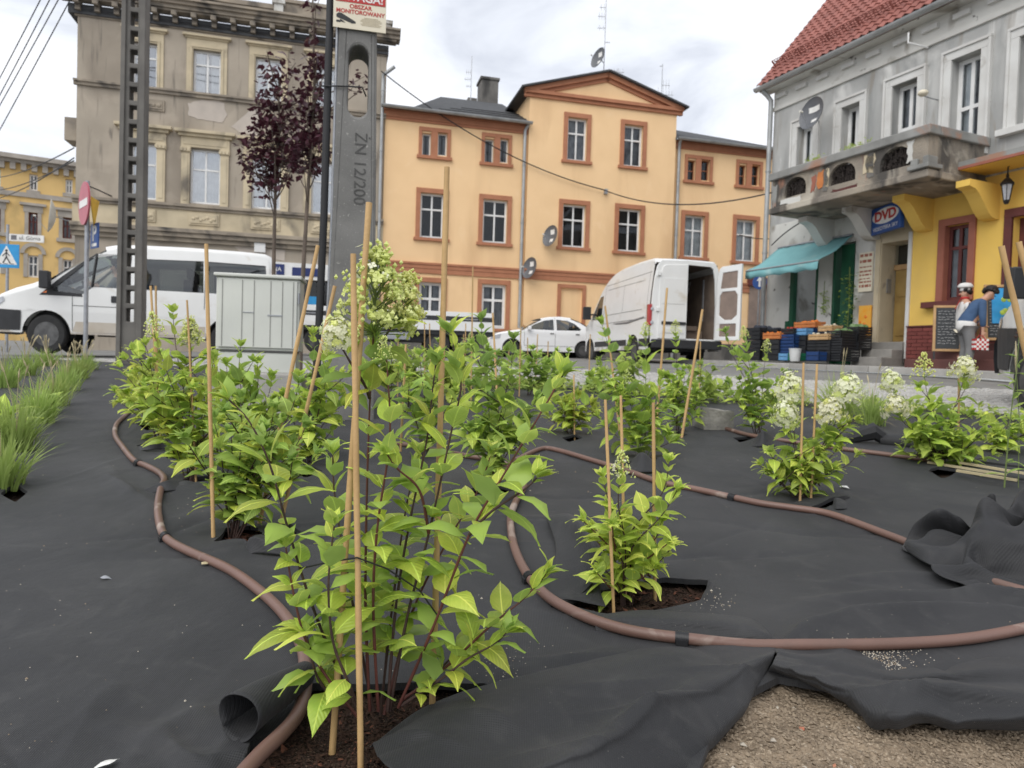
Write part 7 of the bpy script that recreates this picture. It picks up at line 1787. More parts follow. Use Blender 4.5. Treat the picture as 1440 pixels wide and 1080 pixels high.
scatter('soil_crumbs', HOLE_SAND, 9000, ['crumb', 'sand', 'crumb', 'sand', 'crumb'], .0027, .8, 'crumbs of dry sandy soil in the bare corner', 'soil crumbs')
scatter('small_stones', HOLE_SAND, 45, ['crumb_pale', 'crumb_red', 'crumb'], .0045, .7, 'pale and reddish pebbles on the dry sandy soil', 'pebbles', 1.2, 2)
scatter('bark_chips', HOLE_HERO, 4200, ['chip', 'chip', 'chip_red', 'chip'], .0026, .35, 'dark bark chips round the foot of the tall hydrangea', 'bark mulch', 2.4)
scatter('bark_chips', HOLES[2], 900, ['chip', 'chip_red', 'chip'], .005, .4, 'bark chips in the cut round the lime green hydrangea', 'bark mulch', 2.2)
scatter('bark_chips', HOLES[3], 500, ['chip_red', 'chip', 'chip_red'], .006, .4, 'reddish bark chips in the cut beside the short bamboo stake', 'bark mulch', 2.2)
# straw, grit on the fabric
fz_cache = {}
def fz(x, y): return float(fabric_h(np.array([[x]]), np.array([[y]]))[0, 0])
q = random.Random(9); mb = MB(); PX = [(q.uniform(0, 1440), q.uniform(600, 1060)) for _ in range(260)]+[(1215+q.gauss(0, 34), 935+q.gauss(0, 14)) for _ in range(1100)]+[(300+q.gauss(0, 50), 712+q.gauss(0, 16)) for _ in range(60)]+[(1005+q.gauss(0, 14), 850+q.gauss(0, 8)) for _ in range(60)]+[(700+q.gauss(0, 30), 935+q.gauss(0, 20)) for _ in range(90)]
XY = np.array([g2(*p) for p in PX]); ZZ = fabric_h(XY[:, 0:1].T, XY[:, 1:2].T)[0]
ok_ = np.ones(len(XY), bool)
for h in HOLES: ok_ &= ~inside(XY[:, 0], XY[:, 1], h)
for (x, y), z, o_ in zip(XY.tolist(), ZZ.tolist(), ok_.tolist()):
    if not o_: continue
    r = q.uniform(.0007, .0016)*(1+.25*y)
    if q.random() < .06: r *= 1.8
    mb.add([(x+r, y, z), (x-r, y, z), (x, y+r, z), (x, y-r, z), (x, y, z+r)], [(0, 2, 4), (2, 1, 4), (1, 3, 4), (3, 0, 4)], 0 if q.random() < .6 else 1)
tag(mb.build('grit', [MT['crumb_pale'], MT['crumb']], None, fix=False), 'pale grit and sand spilled on the black fabric', 'grit', kind='stuff')
# flaps of the fabric that stand up or roll over
def flap(pxs, name='flap', n=10, m=6, wr=0, thick=.0012):     # rows of (px, py, height above the sheet)
    R_ = []
    for row in pxs:
        R_.append(spline([gnd(x, y, .02+h) for x, y, h in row], n))
    cols = list(zip(*R_)); G_ = [spline(c, m) for c in cols]
    if wr:
        A_ = np.array([[tuple(p) for p in c] for c in G_]); x, y = A_[..., 0], A_[..., 1]
        q_ = random.Random(int(wr*1e4)); dz = wr*.06*fbm(x*24, y*24, 3); nu, nv = x.shape
        for c_ in range(26):
            i, j = q_.randrange(nu), q_.randrange(nv); a = math.atan2(x[i, -1]-x[i, 0], 1)*0+q_.gauss(.35, .6); ca, sa = math.cos(a), math.sin(a)
            e1 = (x-x[i, j])*ca+(y-y[i, j])*sa; e2 = -(x-x[i, j])*sa+(y-y[i, j])*ca+.006*np.sin(e1*22+c_)
            dz += wr*q_.uniform(.25, .6)*q_.choice((1, 1, -1))*np.exp(-np.abs(e2)/q_.uniform(.012, .03))*np.exp(-(e1/q_.uniform(.05, .16))**2)
        A_[..., 2] += dz; G_ = [[V(p) for p in c] for c in A_.tolist()]
    mb = MB().grid([[p-V(fo_) for p in c] for c in G_])
    o = mb.build(name, MT['fabric'], fab, smooth=180, fix=False); s_ = o.modifiers.new('thick', 'SOLIDIFY'); s_.thickness = thick; return o
# the rolled edge by the soil at lower left (an open tube, wider at its mouth)
a, b = gnd(334, 1046, .03), gnd(428, 968, .03); ax = (b-a).normalized(); sd2 = V((ax.y, -ax.x, 0)).normalized(); P = []
for i in range(15):
    t = i/14; c = a+(b-a)*t; r = .046*(1-t)+.026*t; row = []
    for k in range(27):
        q_ = -2.6+6.4*k/26; rr_ = r*(1-.10*k/26)*(1+.05*math.sin(3*q_+5*t))
        row.append(c+sd2*(math.cos(q_)*rr_)+V((0, 0, .012+r*.8+math.sin(q_)*rr_))-V(fo_))
    P.append(row)
o = MB().grid(P).build('rolled_edge', MT['fabric'], fab, smooth=180, fix=False); s_ = o.modifiers.new('thick', 'SOLIDIFY'); s_.thickness = .002
flap([[(520, 1046, 0), (600, 992, 0), (700, 958, 0), (800, 934, 0), (900, 912, 0), (1000, 903, 0), (1084, 901, 0)],
      [(530, 1058, .040), (612, 1008, .050), (712, 972, .052), (815, 944, .046), (915, 921, .034), (1010, 908, .018), (1092, 906, .008)],
      [(545, 1078, .050), (635, 1030, .056), (735, 996, .056), (840, 965, .050), (940, 936, .036), (1030, 920, .026), (1092, 911, .012)],
      [(590, 1110, .044), (690, 1066, .040), (790, 1028, .040), (880, 992, .042), (965, 956, .036), (1040, 932, .030), (1090, 917, .014)],
      [(640, 1140, .044), (740, 1092, .050), (836, 1052, .060), (902, 1005, .062), (944, 981, .060), (1018, 956, .044), (1089, 924, .018)],
      [(650, 1150, .036), (752, 1106, .040), (850, 1068, .046), (912, 1024, .046), (950, 1004, .040), (1024, 968, .030), (1084, 936, .010)],
      [(660, 1165, .01), (775, 1140, .012), (878, 1112, .012), (945, 1080, .012), (978, 1052, .008), (1044, 994, .004), (1074, 951, -.004)],
      [(670, 1180, -.02), (785, 1160, -.02), (890, 1136, -.02), (962, 1104, -.02), (990, 1066, -.02), (1048, 998, -.02), (1072, 955, -.02)]], 'folded_flap', 22, 11, .024)
flap([[(1080, 906, 0), (1180, 914, 0), (1270, 930, 0), (1350, 930, 0), (1480, 926, 0)],
      [(1090, 921, .016), (1185, 931, .026), (1262, 951, .022), (1335, 944, .030), (1480, 936, .034)],
      [(1092, 930, .012), (1178, 945, .020), (1255, 962, .016), (1330, 960, .018), (1480, 962, .022)],
      [(1088, 938, .026), (1170, 956, .040), (1245, 968, .048), (1335, 968, .054), (1480, 980, .056)],
      [(1084, 944, .018), (1172, 966, .028), (1240, 992, .042), (1335, 993, .030), (1480, 1005, .040)],
      [(1082, 949, .004), (1174, 974, .014), (1240, 1012, .022), (1335, 1010, .026), (1480, 1020, .024)],
      [(1080, 954, -.02), (1178, 980, -.02), (1236, 1027, -.01), (1330, 1026, -.012), (1480, 1036, -.015)]], 'folded_strip', 22, 11, .020)
flap([[(838, 866, 0), (900, 858, .010), (985, 862, .016), (1052, 868, .016), (1080, 888, .004)], [(834, 872, .018), (900, 868, .026), (985, 874, .030), (1052, 880, .026), (1084, 896, .008)], [(836, 878, .010), (905, 882, .012), (990, 888, .014), (1060, 894, .014), (1086, 902, .005)], [(838, 888, 0), (905, 894, 0), (990, 900, 0), (1062, 904, 0), (1088, 908, 0)]], 'flap', 12, 6, .004)
flap([[(770, 730, 0), (800, 726, .01), (835, 752, .01), (852, 795, .0)], [(770, 730, .03), (806, 728, .095), (836, 764, .085), (846, 806, .03)], [(782, 775, .012), (812, 776, .030), (838, 806, .045), (844, 832, .015)], [(765, 846, 0), (805, 846, .004), (830, 850, .004), (852, 854, .0)]], 'flap', 10, 6, .006)
flap([[(200, 690, .006), (235, 676, .05), (262, 676, .01)], [(205, 694, .0), (238, 690, .02), (270, 690, .0)]]); flap([[(195, 628, .004), (220, 617, .07), (240, 622, .01)], [(196, 634, .0), (222, 632, .01), (242, 632, .0)]]); flap([[(238, 688, .0), (262, 676, .04), (300, 690, .0)], [(240, 694, .0), (266, 692, .015), (300, 696, .0)]])
flap([[(1172, 708, .004), (1176, 700, .04), (1198, 708, .006)], [(1168, 716, .0), (1180, 716, .01), (1200, 716, .0)]]); flap([[(1058, 622, .004), (1074, 606, .10), (1092, 618, .01)], [(1056, 628, .0), (1074, 628, .01), (1094, 628, .0)]]); flap([[(886, 652, .004), (903, 636, .09), (925, 655, .01)], [(880, 662, .0), (902, 664, .01), (930, 664, .0)]])
flap([[(345, 776, .0), (352, 756, .05), (372, 758, .05), (410, 772, .0)], [(348, 782, .0), (362, 778, .01), (392, 780, .01), (415, 782, .0)]])
# heap of loose fabric at the right edge
hp_ = empty('fabric_heap', gnd(1440, 800, .02), 'crumpled heap of loose black fabric lying over the brown pipe', 'fabric heap')
# a sheet dropped in folds: per row, the x, y and z steps between neighbouring points, in 2 mm units
DROP = [((-174,-3,-2,-2,-1,-3,-6,-10,-8,-5,1,6,7,4,1,-1,0,1,2,2,3,4,6,8,5,-9,-5,2,8,12,9,8,9,8,9,10),(-190,7,10,10,11,10,11,12,12,11,12,13,12,11,11,15,21,22,16,11,7,9,3,-14,-6,14,14,12,11,10,3,-6,-4,0,2,3),(7,0,0,-1,2,3,2,0,1,2,1,1,-1,-2,-1,-1,0,0,1,1,0,-3,-1,6,-7,-4,0,3,-3,7,14,13,2,-6,-13,-14)),
((-158,-4,-3,-3,-2,-1,0,-5,-7,-5,-2,2,4,3,-1,-3,-3,-2,0,1,3,6,8,7,8,2,-4,3,8,11,2,-3,5,10,10,10),(-184,7,8,10,11,12,13,10,11,9,10,11,10,8,9,14,22,24,18,12,9,7,8,-2,-9,2,12,12,12,7,-9,-10,-1,3,5,4),(8,0,-1,1,4,4,-1,-7,-1,5,5,4,-3,-5,1,5,3,2,0,1,0,-2,-6,-4,2,-7,-2,2,1,11,16,12,7,-4,-14,-15)),
((-145,-3,-3,-3,-3,-2,2,-2,-4,-4,-3,0,1,4,0,-4,-3,-2,0,0,1,3,5,6,8,8,1,4,8,5,-5,-4,2,9,11,11),(-181,6,8,9,13,15,14,9,10,6,5,11,7,7,9,8,20,24,19,15,11,8,8,9,1,-8,6,12,12,0,-15,-11,-2,7,7,5),(8,0,0,1,3,3,0,-5,-1,7,7,-2,-7,-4,-1,9,7,2,-3,-1,2,-1,-2,-4,-3,-3,-5,0,5,16,12,11,10,1,-11,-15)),
((-129,-3,-3,-3,-4,-5,-4,2,-2,-5,-2,-1,2,4,2,-3,-2,-2,1,-1,-1,1,2,5,7,7,9,4,6,0,-3,-6,0,7,11,10),(-182,7,7,9,13,16,16,7,11,2,8,8,7,8,8,3,17,21,18,18,14,10,9,8,8,3,-7,10,11,-5,-10,-14,-3,7,8,4),(6,3,2,-3,-1,0,1,5,-2,9,5,-6,-6,-5,0,9,7,5,-4,-3,-1,3,2,-2,-3,-6,-5,-3,7,14,14,8,11,4,-6,-14)),
((-112,-2,-2,-2,-3,-6,-5,-2,-6,-4,-2,-3,-2,4,5,-1,-1,0,1,0,-2,0,0,1,4,9,9,7,7,4,-3,-6,-3,3,8,8),(-183,6,7,6,11,15,17,13,6,6,10,10,9,6,5,7,13,15,17,16,16,13,9,10,9,5,-1,-2,11,4,-9,-15,-5,2,4,3),(8,6,3,-5,-5,0,0,2,8,7,2,-3,0,-5,-3,4,7,5,-3,-5,-3,2,6,4,0,-6,-9,-8,0,11,16,8,10,8,0,-9)),
((-94,-1,-1,-1,-4,-5,-7,-7,-5,-5,-5,-4,-2,-1,3,6,0,1,2,1,-1,-1,-1,-2,3,7,9,10,9,7,0,-6,-4,-1,2,7),(-183,4,6,5,9,15,17,11,11,12,10,10,8,8,6,7,10,12,14,13,14,15,12,9,9,5,1,-4,8,10,-3,-12,-6,-6,-3,3),(11,9,4,-6,-8,-3,2,6,5,2,3,2,1,-1,-3,-1,7,5,-3,-6,-6,0,6,9,3,-5,-9,-10,-6,3,14,9,12,7,3,1)),
((-79,1,-1,-2,-3,-6,-8,-7,-7,-7,-6,-4,-2,-2,1,0,8,2,2,1,2,1,-2,-3,1,7,7,12,11,9,3,-2,-7,-4,1,4),(-183,2,6,7,6,15,18,14,13,13,11,9,8,6,6,9,8,12,12,12,10,11,14,9,9,6,-1,0,5,10,5,-11,-10,-7,-5,-1),(13,11,6,-4,-13,-2,4,1,0,0,2,3,3,2,6,1,0,5,-1,-2,-7,-8,3,10,6,-3,-9,-9,-9,-2,10,9,3,7,6,6)),
((-68,2,0,-2,-3,-6,-8,-7,-8,-8,-8,-5,-3,1,0,-2,6,6,0,3,4,3,0,-2,0,5,7,12,11,9,5,1,1,-4,0,1),(-182,0,6,9,7,16,19,15,13,13,12,9,8,3,7,2,13,12,12,9,6,10,12,10,6,6,3,4,4,8,8,-10,-7,5,1,-6),(13,12,8,-3,-14,-5,2,0,-2,-2,1,1,4,7,7,11,3,0,1,-5,-8,-6,-3,7,7,-2,-6,-7,-9,-5,4,7,8,5,4,0)),
((-60,3,1,-2,-2,-6,-7,-7,-8,-9,-8,-8,-2,-1,2,-1,5,4,1,5,3,0,4,3,1,4,8,10,10,8,7,5,5,0,0,1),(-179,-1,5,10,8,17,19,14,14,14,11,5,8,4,6,1,14,13,13,8,7,9,7,10,1,6,4,7,5,8,8,-4,-1,8,5,0),(8,14,9,-1,-14,-5,0,-1,-1,-2,1,5,3,6,10,13,2,4,0,-8,-7,-4,-6,-1,8,-2,-5,-4,-7,-8,2,7,8,-1,-3,6)),
((-48,-2,2,0,-4,-5,-7,-6,-6,-8,-11,-10,-2,-2,1,1,7,3,4,1,1,2,5,5,5,6,8,9,9,7,8,7,6,3,3,1),(-187,13,5,9,11,16,15,13,13,13,8,3,7,4,6,6,15,14,13,12,9,6,2,4,4,1,6,7,8,6,9,3,3,9,1,5),(7,5,10,1,-9,-5,-2,0,0,1,5,6,3,5,9,12,3,7,-1,-5,-6,-6,-7,-6,2,3,-4,-3,-6,-10,-1,4,8,-1,-9,-1)),
((-38,-2,-1,1,-3,-3,-3,-3,-4,-8,-12,-11,-8,-4,-1,2,5,4,4,4,0,0,4,6,1,7,10,10,11,10,6,7,7,4,4,-1),(-194,16,10,9,11,13,12,11,12,12,8,7,5,6,6,7,15,16,14,13,12,8,-3,-1,4,5,3,6,7,7,7,8,3,8,5,-3),(7,3,4,2,-3,-2,-1,1,2,4,4,4,5,4,6,10,5,7,-1,-3,-2,-7,-10,-9,-8,-5,-2,-1,-1,-2,-4,1,4,4,-2,-6)),
((-38,2,3,2,0,-1,0,0,-1,-5,-9,-13,-13,-10,-6,0,3,4,2,1,2,4,4,3,4,5,9,11,12,12,4,2,6,4,9,6),(-195,15,10,9,9,8,9,8,11,14,13,11,7,6,7,8,13,17,16,16,13,7,-4,-7,5,2,5,6,5,7,8,8,2,-1,7,8),(12,4,1,0,1,2,4,5,4,1,-1,1,3,4,4,6,7,4,6,3,0,-8,-14,-14,-11,-10,-6,-1,1,2,2,3,2,-2,-2,-5)),
((-33,3,4,3,4,-3,1,-1,1,-3,-6,-7,-14,-15,-10,-3,2,3,1,1,2,5,4,3,4,3,11,11,11,6,1,-4,4,3,10,8),(-194,13,10,8,5,3,5,5,9,14,17,17,8,10,11,9,12,18,18,14,14,7,-2,-7,-2,4,1,5,7,10,8,7,1,-5,4,11),(24,3,1,0,1,8,8,10,5,1,-5,-9,0,1,3,3,6,2,5,13,3,-7,-15,-16,-15,-10,-7,-1,3,5,7,6,5,-4,-4,-8)),
((-17,2,3,-1,3,2,-1,-1,-4,-6,-8,-7,-4,-12,-11,-5,1,2,0,1,1,3,5,3,4,1,8,10,3,-2,0,-4,5,3,11,6),(-192,12,9,4,5,6,0,2,7,12,17,20,17,13,11,9,11,16,18,13,11,9,0,-7,1,7,1,6,10,12,-1,-1,0,-5,6,12),(29,3,-3,5,5,7,11,13,8,0,-6,-8,-9,-8,4,5,4,2,3,15,8,-5,-14,-15,-14,-9,-8,-2,7,5,10,8,4,-3,-3,-10)),
((-5,3,1,1,1,2,1,-2,-4,-8,-9,-8,-8,-6,-7,-5,0,1,-1,0,1,3,4,3,4,3,4,-7,-5,1,2,3,0,2,8,7),(-185,5,8,8,3,2,4,3,6,12,17,19,19,15,11,10,10,13,15,9,9,9,4,-4,4,4,10,9,9,5,0,-4,-5,-5,1,12),(23,8,4,-1,7,9,11,14,8,1,-4,-8,-8,-11,-2,5,2,1,4,13,8,-1,-10,-13,-12,-12,-6,0,7,12,10,8,5,-2,-5,-8)),
((-5,8,6,6,-1,-6,-2,2,-2,-6,-8,-8,-8,-5,-6,-3,-1,0,0,-1,0,5,4,2,2,2,-11,-12,-4,2,4,3,4,2,2,4),(-171,2,5,6,7,6,3,2,6,10,16,18,17,14,12,10,9,10,9,9,4,4,8,3,6,5,5,7,12,2,-1,1,0,-5,-6,8),(17,6,5,5,4,4,11,14,10,4,-3,-7,-8,-8,1,2,0,-2,4,5,6,6,-2,-10,-11,-9,-3,1,5,9,9,10,9,1,-6,-8)),
((6,6,7,6,3,-5,-9,-5,-2,-3,-3,-7,-6,-5,-3,-3,-1,0,-1,0,1,4,4,2,-2,-5,-16,-6,2,2,1,-2,-2,1,5,5),(-160,7,8,7,6,6,4,3,4,9,13,15,14,12,11,9,9,8,7,7,7,0,0,8,3,12,5,6,8,3,-4,-2,0,-1,0,4),(9,4,2,2,3,5,9,13,11,7,4,-4,-7,-2,2,2,0,-4,-4,-2,0,7,8,5,-12,-3,1,-7,-6,6,8,11,11,8,2,-9)),
((38,5,6,4,0,-4,-8,-13,-10,-7,-3,-4,-5,-3,-2,-2,-2,-2,1,3,2,0,3,5,-7,-11,-9,0,2,5,-1,-5,-5,-2,3,-2),(-160,10,9,8,7,7,9,7,7,7,10,12,12,10,10,9,9,8,6,3,6,6,0,0,7,7,10,4,4,8,-5,-1,-6,-3,4,10),(10,-3,1,4,6,6,6,7,7,7,7,2,-4,2,4,2,2,-3,-7,-9,-6,2,9,12,-2,8,-6,-14,-11,2,6,11,11,10,7,-1)),
((65,8,2,1,0,-5,-8,-13,-13,-11,-6,-4,-3,-2,0,-1,-3,-3,-5,2,5,2,1,3,-6,-9,-3,2,3,0,1,-6,-7,-9,-3,-4),(-151,0,4,6,8,10,10,11,10,10,10,11,11,9,8,9,10,8,6,3,2,6,7,3,8,6,4,3,3,8,1,0,-1,0,3,9),(23,-7,2,6,6,5,4,5,4,4,3,3,3,4,5,3,-1,-1,0,-9,-9,-4,2,9,5,10,-9,-14,-13,-10,10,13,11,8,3,1)),
((97,7,3,0,-5,-9,-9,-13,-15,-14,-8,-5,-2,-2,1,-1,-3,-4,-5,-4,3,5,5,0,-6,-7,-1,4,4,-1,-5,-7,-9,-9,-4,3),(-141,-8,1,8,9,8,12,12,13,11,10,9,7,6,8,8,9,9,6,7,4,4,7,11,10,9,6,1,2,3,5,2,1,1,3,9),(31,-4,-8,-2,0,0,1,5,7,8,13,12,10,9,4,2,0,0,1,-2,-8,-6,-5,-1,4,6,-9,-14,-13,-12,3,10,8,5,4,3)),
((122,7,-1,-9,-7,-1,-5,-12,-18,-14,-11,-7,-4,-2,1,-1,-4,-4,-5,-3,0,5,6,-2,-5,-7,2,4,1,-6,-3,-9,-8,-6,-1,1),(-132,-8,2,7,8,2,10,13,14,13,11,7,4,3,7,7,8,7,6,6,8,7,7,15,18,13,8,2,1,2,2,2,2,3,5,9),(32,-5,-5,1,-4,-10,-2,1,2,14,21,21,18,13,6,3,1,0,3,2,-3,-7,-11,-7,-4,0,-11,-13,-12,-10,-8,2,5,6,5,5)),
((132,8,-3,-8,-7,3,-1,-11,-16,-18,-11,-9,-6,-3,-2,-2,-4,-3,-2,-2,-2,4,7,-1,-8,-6,4,3,-3,-9,-1,-5,-8,-5,-1,0),(-121,-8,3,6,7,-1,8,12,12,15,11,7,2,-1,3,6,7,7,6,6,9,8,11,19,23,19,8,4,2,1,1,2,1,5,6,8),(38,-8,-7,6,-3,-11,-8,2,-2,5,24,27,25,18,11,5,1,2,4,5,1,-8,-15,-14,-8,-8,-13,-12,-11,-6,-10,-7,-1,3,6,5)),
((137,8,5,-9,-8,-3,0,-9,-13,-14,-11,-9,-7,-4,-3,-3,-4,-4,-2,-1,-1,0,7,1,-9,-4,-3,5,-5,-8,-3,-2,-4,-2,-1,1),(-104,-8,-3,6,2,0,9,9,10,15,12,7,3,-2,0,3,6,7,6,6,8,13,13,20,26,20,13,2,2,2,4,3,2,0,6,5),(49,-9,-10,0,-4,-7,-8,-2,0,-1,21,28,28,22,14,8,3,1,5,7,3,-6,-16,-19,-10,-13,-14,-10,-7,-6,-9,-8,-8,-5,3,8)),
((128,13,11,7,-12,-11,-8,-5,-9,-10,-9,-7,-7,-5,-4,-4,-4,-5,-4,1,0,-1,4,3,-8,-4,-5,1,-7,-3,-1,0,0,-1,-2,0),(-82,-5,-7,-4,0,4,9,6,7,13,11,6,4,-2,-1,3,6,7,6,5,9,14,16,19,24,19,14,4,3,4,4,4,1,0,3,5),(49,-3,-8,-12,-8,-1,2,-7,-3,-1,18,26,28,23,16,10,3,-1,3,8,5,-3,-13,-18,-11,-15,-11,-10,-6,-8,-10,-9,-8,-9,-2,8)),
((104,13,16,17,7,-11,-10,-8,-7,-8,-6,-7,-6,-5,-4,-5,-6,-4,-5,-3,1,2,2,2,-5,-4,-7,-4,-2,-3,-4,-6,0,4,4,1),(-84,6,3,-2,-5,1,7,6,6,11,6,4,5,2,-2,3,7,7,7,6,8,13,18,17,21,17,14,6,3,0,0,0,-1,3,8,10),(29,3,2,-6,-12,-4,5,-4,-6,4,17,21,24,21,16,10,5,1,1,5,6,2,-8,-16,-10,-13,-8,-10,-11,-10,-12,-8,-9,-7,-3,4)),
((87,10,14,18,18,7,-9,-9,-8,-6,-5,-6,-5,-5,-2,-6,-6,-4,-3,-7,-4,2,3,0,-1,-4,-3,-3,-4,-7,-6,-4,-2,5,5,6),(-89,8,10,5,-1,1,5,6,6,5,0,3,7,3,2,5,7,8,8,6,8,10,17,17,15,14,10,6,6,5,4,-5,-8,4,11,14),(15,0,8,1,-5,-8,-1,0,4,10,14,17,16,15,14,7,4,3,3,5,4,4,-1,-9,-11,-9,-9,-10,-9,-12,-13,-12,-7,-9,-1,1)),
((77,4,14,17,18,14,6,-6,-7,-6,-7,-7,-7,3,-1,-1,-2,-2,-3,-9,-10,-5,0,2,-1,-1,-2,-1,-3,-8,-10,-7,-1,5,7,11),(-83,6,10,6,4,0,6,7,3,2,0,0,1,7,9,8,8,8,8,6,7,9,13,15,12,10,9,7,6,6,8,-2,-8,0,14,16),(20,-6,1,0,1,3,5,3,8,11,13,11,9,7,7,8,7,4,4,4,1,0,-1,0,-7,-7,-7,-7,-10,-13,-15,-14,-9,-7,-5,2)),
((83,-4,9,12,13,10,6,2,-7,-5,-3,-2,-3,7,7,5,3,0,-4,-12,-13,-8,-3,0,-2,-2,-2,-1,-4,-7,-9,-6,-2,5,9,14),(-80,5,6,7,5,3,-5,-1,3,1,1,3,5,11,14,14,13,10,8,5,6,7,9,12,10,9,9,8,7,7,8,-2,-8,3,13,17),(20,1,2,2,3,4,5,8,10,10,11,11,6,2,1,4,6,4,4,4,3,1,-1,-3,-4,-5,-4,-2,-8,-13,-19,-18,-11,-11,-4,-1)),
((87,-2,0,2,7,6,6,-1,-3,-1,2,5,8,11,12,10,6,2,-3,-11,-15,-11,-6,-4,-4,-5,-1,-2,-3,-6,-8,-8,-3,6,11,15),(-86,3,3,3,2,1,-3,0,2,3,3,5,8,15,19,20,18,14,9,4,5,5,7,8,7,7,5,9,8,8,7,3,-3,1,8,17),(21,6,5,7,7,7,4,7,9,8,8,6,4,-1,-1,0,-1,0,4,9,7,2,0,-2,-3,-1,-7,-2,-4,-12,-19,-18,-15,-12,-9,3)),
((96,-6,-2,-1,0,0,1,4,3,4,6,8,10,11,16,15,8,1,-2,-7,-10,-13,-10,-7,-7,-8,-5,0,-4,-5,-8,-6,-3,6,12,13),(-98,-2,-2,-2,-2,0,1,4,5,6,8,10,12,21,22,24,22,17,10,4,3,4,5,4,5,5,5,2,9,8,7,5,-1,-1,8,15),(22,6,9,11,10,10,8,7,6,3,-1,0,0,-3,-3,-3,-5,-3,3,11,12,6,2,0,3,4,-5,-9,-4,-11,-17,-18,-15,-12,-10,-1)),
((103,1,-1,-2,-1,0,2,2,2,1,2,10,11,10,18,18,5,-1,-2,-2,-1,-13,-13,-10,-12,-7,-5,-2,-1,-5,-6,-4,0,5,10,10),(-117,4,-2,-7,-5,-2,5,9,10,11,12,12,15,23,22,21,24,19,12,4,3,3,5,4,3,1,6,4,2,8,7,5,1,0,7,10),(27,7,11,9,10,10,7,5,2,-3,-4,-1,-2,-5,-3,-3,-7,-5,1,9,14,6,6,6,4,9,2,-9,-9,-10,-15,-15,-16,-12,-10,-4)),
((112,4,0,-3,-1,1,2,2,1,-1,-1,8,12,10,17,17,3,0,1,2,1,-11,-12,-14,-12,-7,-6,-2,0,-3,-2,-1,1,6,6,7),(-132,6,0,-7,-4,2,9,12,14,13,13,14,13,20,19,18,22,20,14,9,5,4,5,5,3,-4,4,8,2,2,4,5,2,2,6,8),(36,3,9,8,10,9,6,2,-1,-5,-6,-3,-4,-4,-3,-2,-7,-3,2,7,11,8,8,8,10,11,3,-7,-10,-11,-14,-14,-14,-13,-11,-7)),
((122,4,2,-2,0,1,2,-1,-3,-3,5,6,7,10,14,15,10,1,1,1,-1,-7,-12,-16,-6,-7,-7,0,-2,1,2,2,3,5,4,3),(-144,7,3,-3,1,7,13,15,13,13,12,9,15,16,13,15,16,19,15,12,8,7,2,2,10,0,7,8,5,0,0,1,3,4,3,4),(34,5,8,9,9,7,2,-2,-6,-4,0,-6,-6,-3,-1,-1,1,3,3,7,9,9,8,6,12,13,2,-10,-9,-11,-12,-13,-14,-13,-12,-11)),
((135,4,3,1,-1,-1,-1,-3,-3,0,9,2,4,8,12,10,8,2,-1,-2,-3,-3,-8,-13,-1,-3,-5,-3,-2,-1,1,3,4,3,5,4),(-145,4,4,4,8,10,15,15,13,11,5,10,10,11,7,12,13,17,15,15,11,7,3,2,11,8,11,12,8,5,2,1,1,3,1,1),(25,8,9,9,7,5,-1,-6,-4,1,3,-2,-10,0,4,1,6,4,4,6,7,9,8,6,9,13,1,-11,-10,-9,-12,-12,-13,-13,-12,-11)),
((151,3,3,1,-2,-2,-3,-4,-3,2,8,5,3,4,9,5,3,2,-2,-4,-4,-3,-3,-7,-2,5,-2,-4,-2,-2,-1,2,4,5,5,5),(-137,7,7,9,9,11,15,13,11,8,2,7,10,6,3,6,12,12,14,15,14,9,5,5,8,14,14,14,10,6,3,2,0,1,1,-1),(16,8,7,7,6,3,-3,-4,0,4,3,2,-6,-6,7,10,7,7,5,6,6,8,9,8,8,8,-5,-11,-8,-9,-10,-11,-13,-13,-12,-11)),
((166,4,3,-1,-3,-4,-5,-4,2,4,-3,6,9,5,4,4,-1,-6,-4,-4,-4,-3,-3,-1,4,7,0,-3,-3,-1,0,3,4,5,5,6),(-126,10,12,12,10,11,12,11,4,2,7,3,1,9,9,1,4,8,11,16,15,12,7,6,8,15,15,13,9,6,3,3,1,2,2,-1),(8,6,5,5,3,2,-2,-1,5,7,-2,-1,3,1,2,11,13,10,7,6,6,7,7,9,8,1,-10,-9,-7,-8,-9,-11,-11,-12,-12,-11))]
A_ = np.moveaxis(np.cumsum(np.array(DROP), 2), 1, 2)*.002
A_[..., 0] *= .92; A_[..., 1] *= .86; A_[..., 2] = A_[..., 2]*1.38-.007; A_[..., 2] += .064*A_[..., 1]
o = MB().grid(A_.tolist()).build('crumpled_sheet', MT['fabric'], hp_, smooth=180, fix=False)
for nm, ty in (('round', 'SUBSURF'), ('thick', 'SOLIDIFY')): s_ = o.modifiers.new(nm, ty)
o.modifiers['round'].levels = o.modifiers['round'].render_levels = 2; s_.thickness = .003

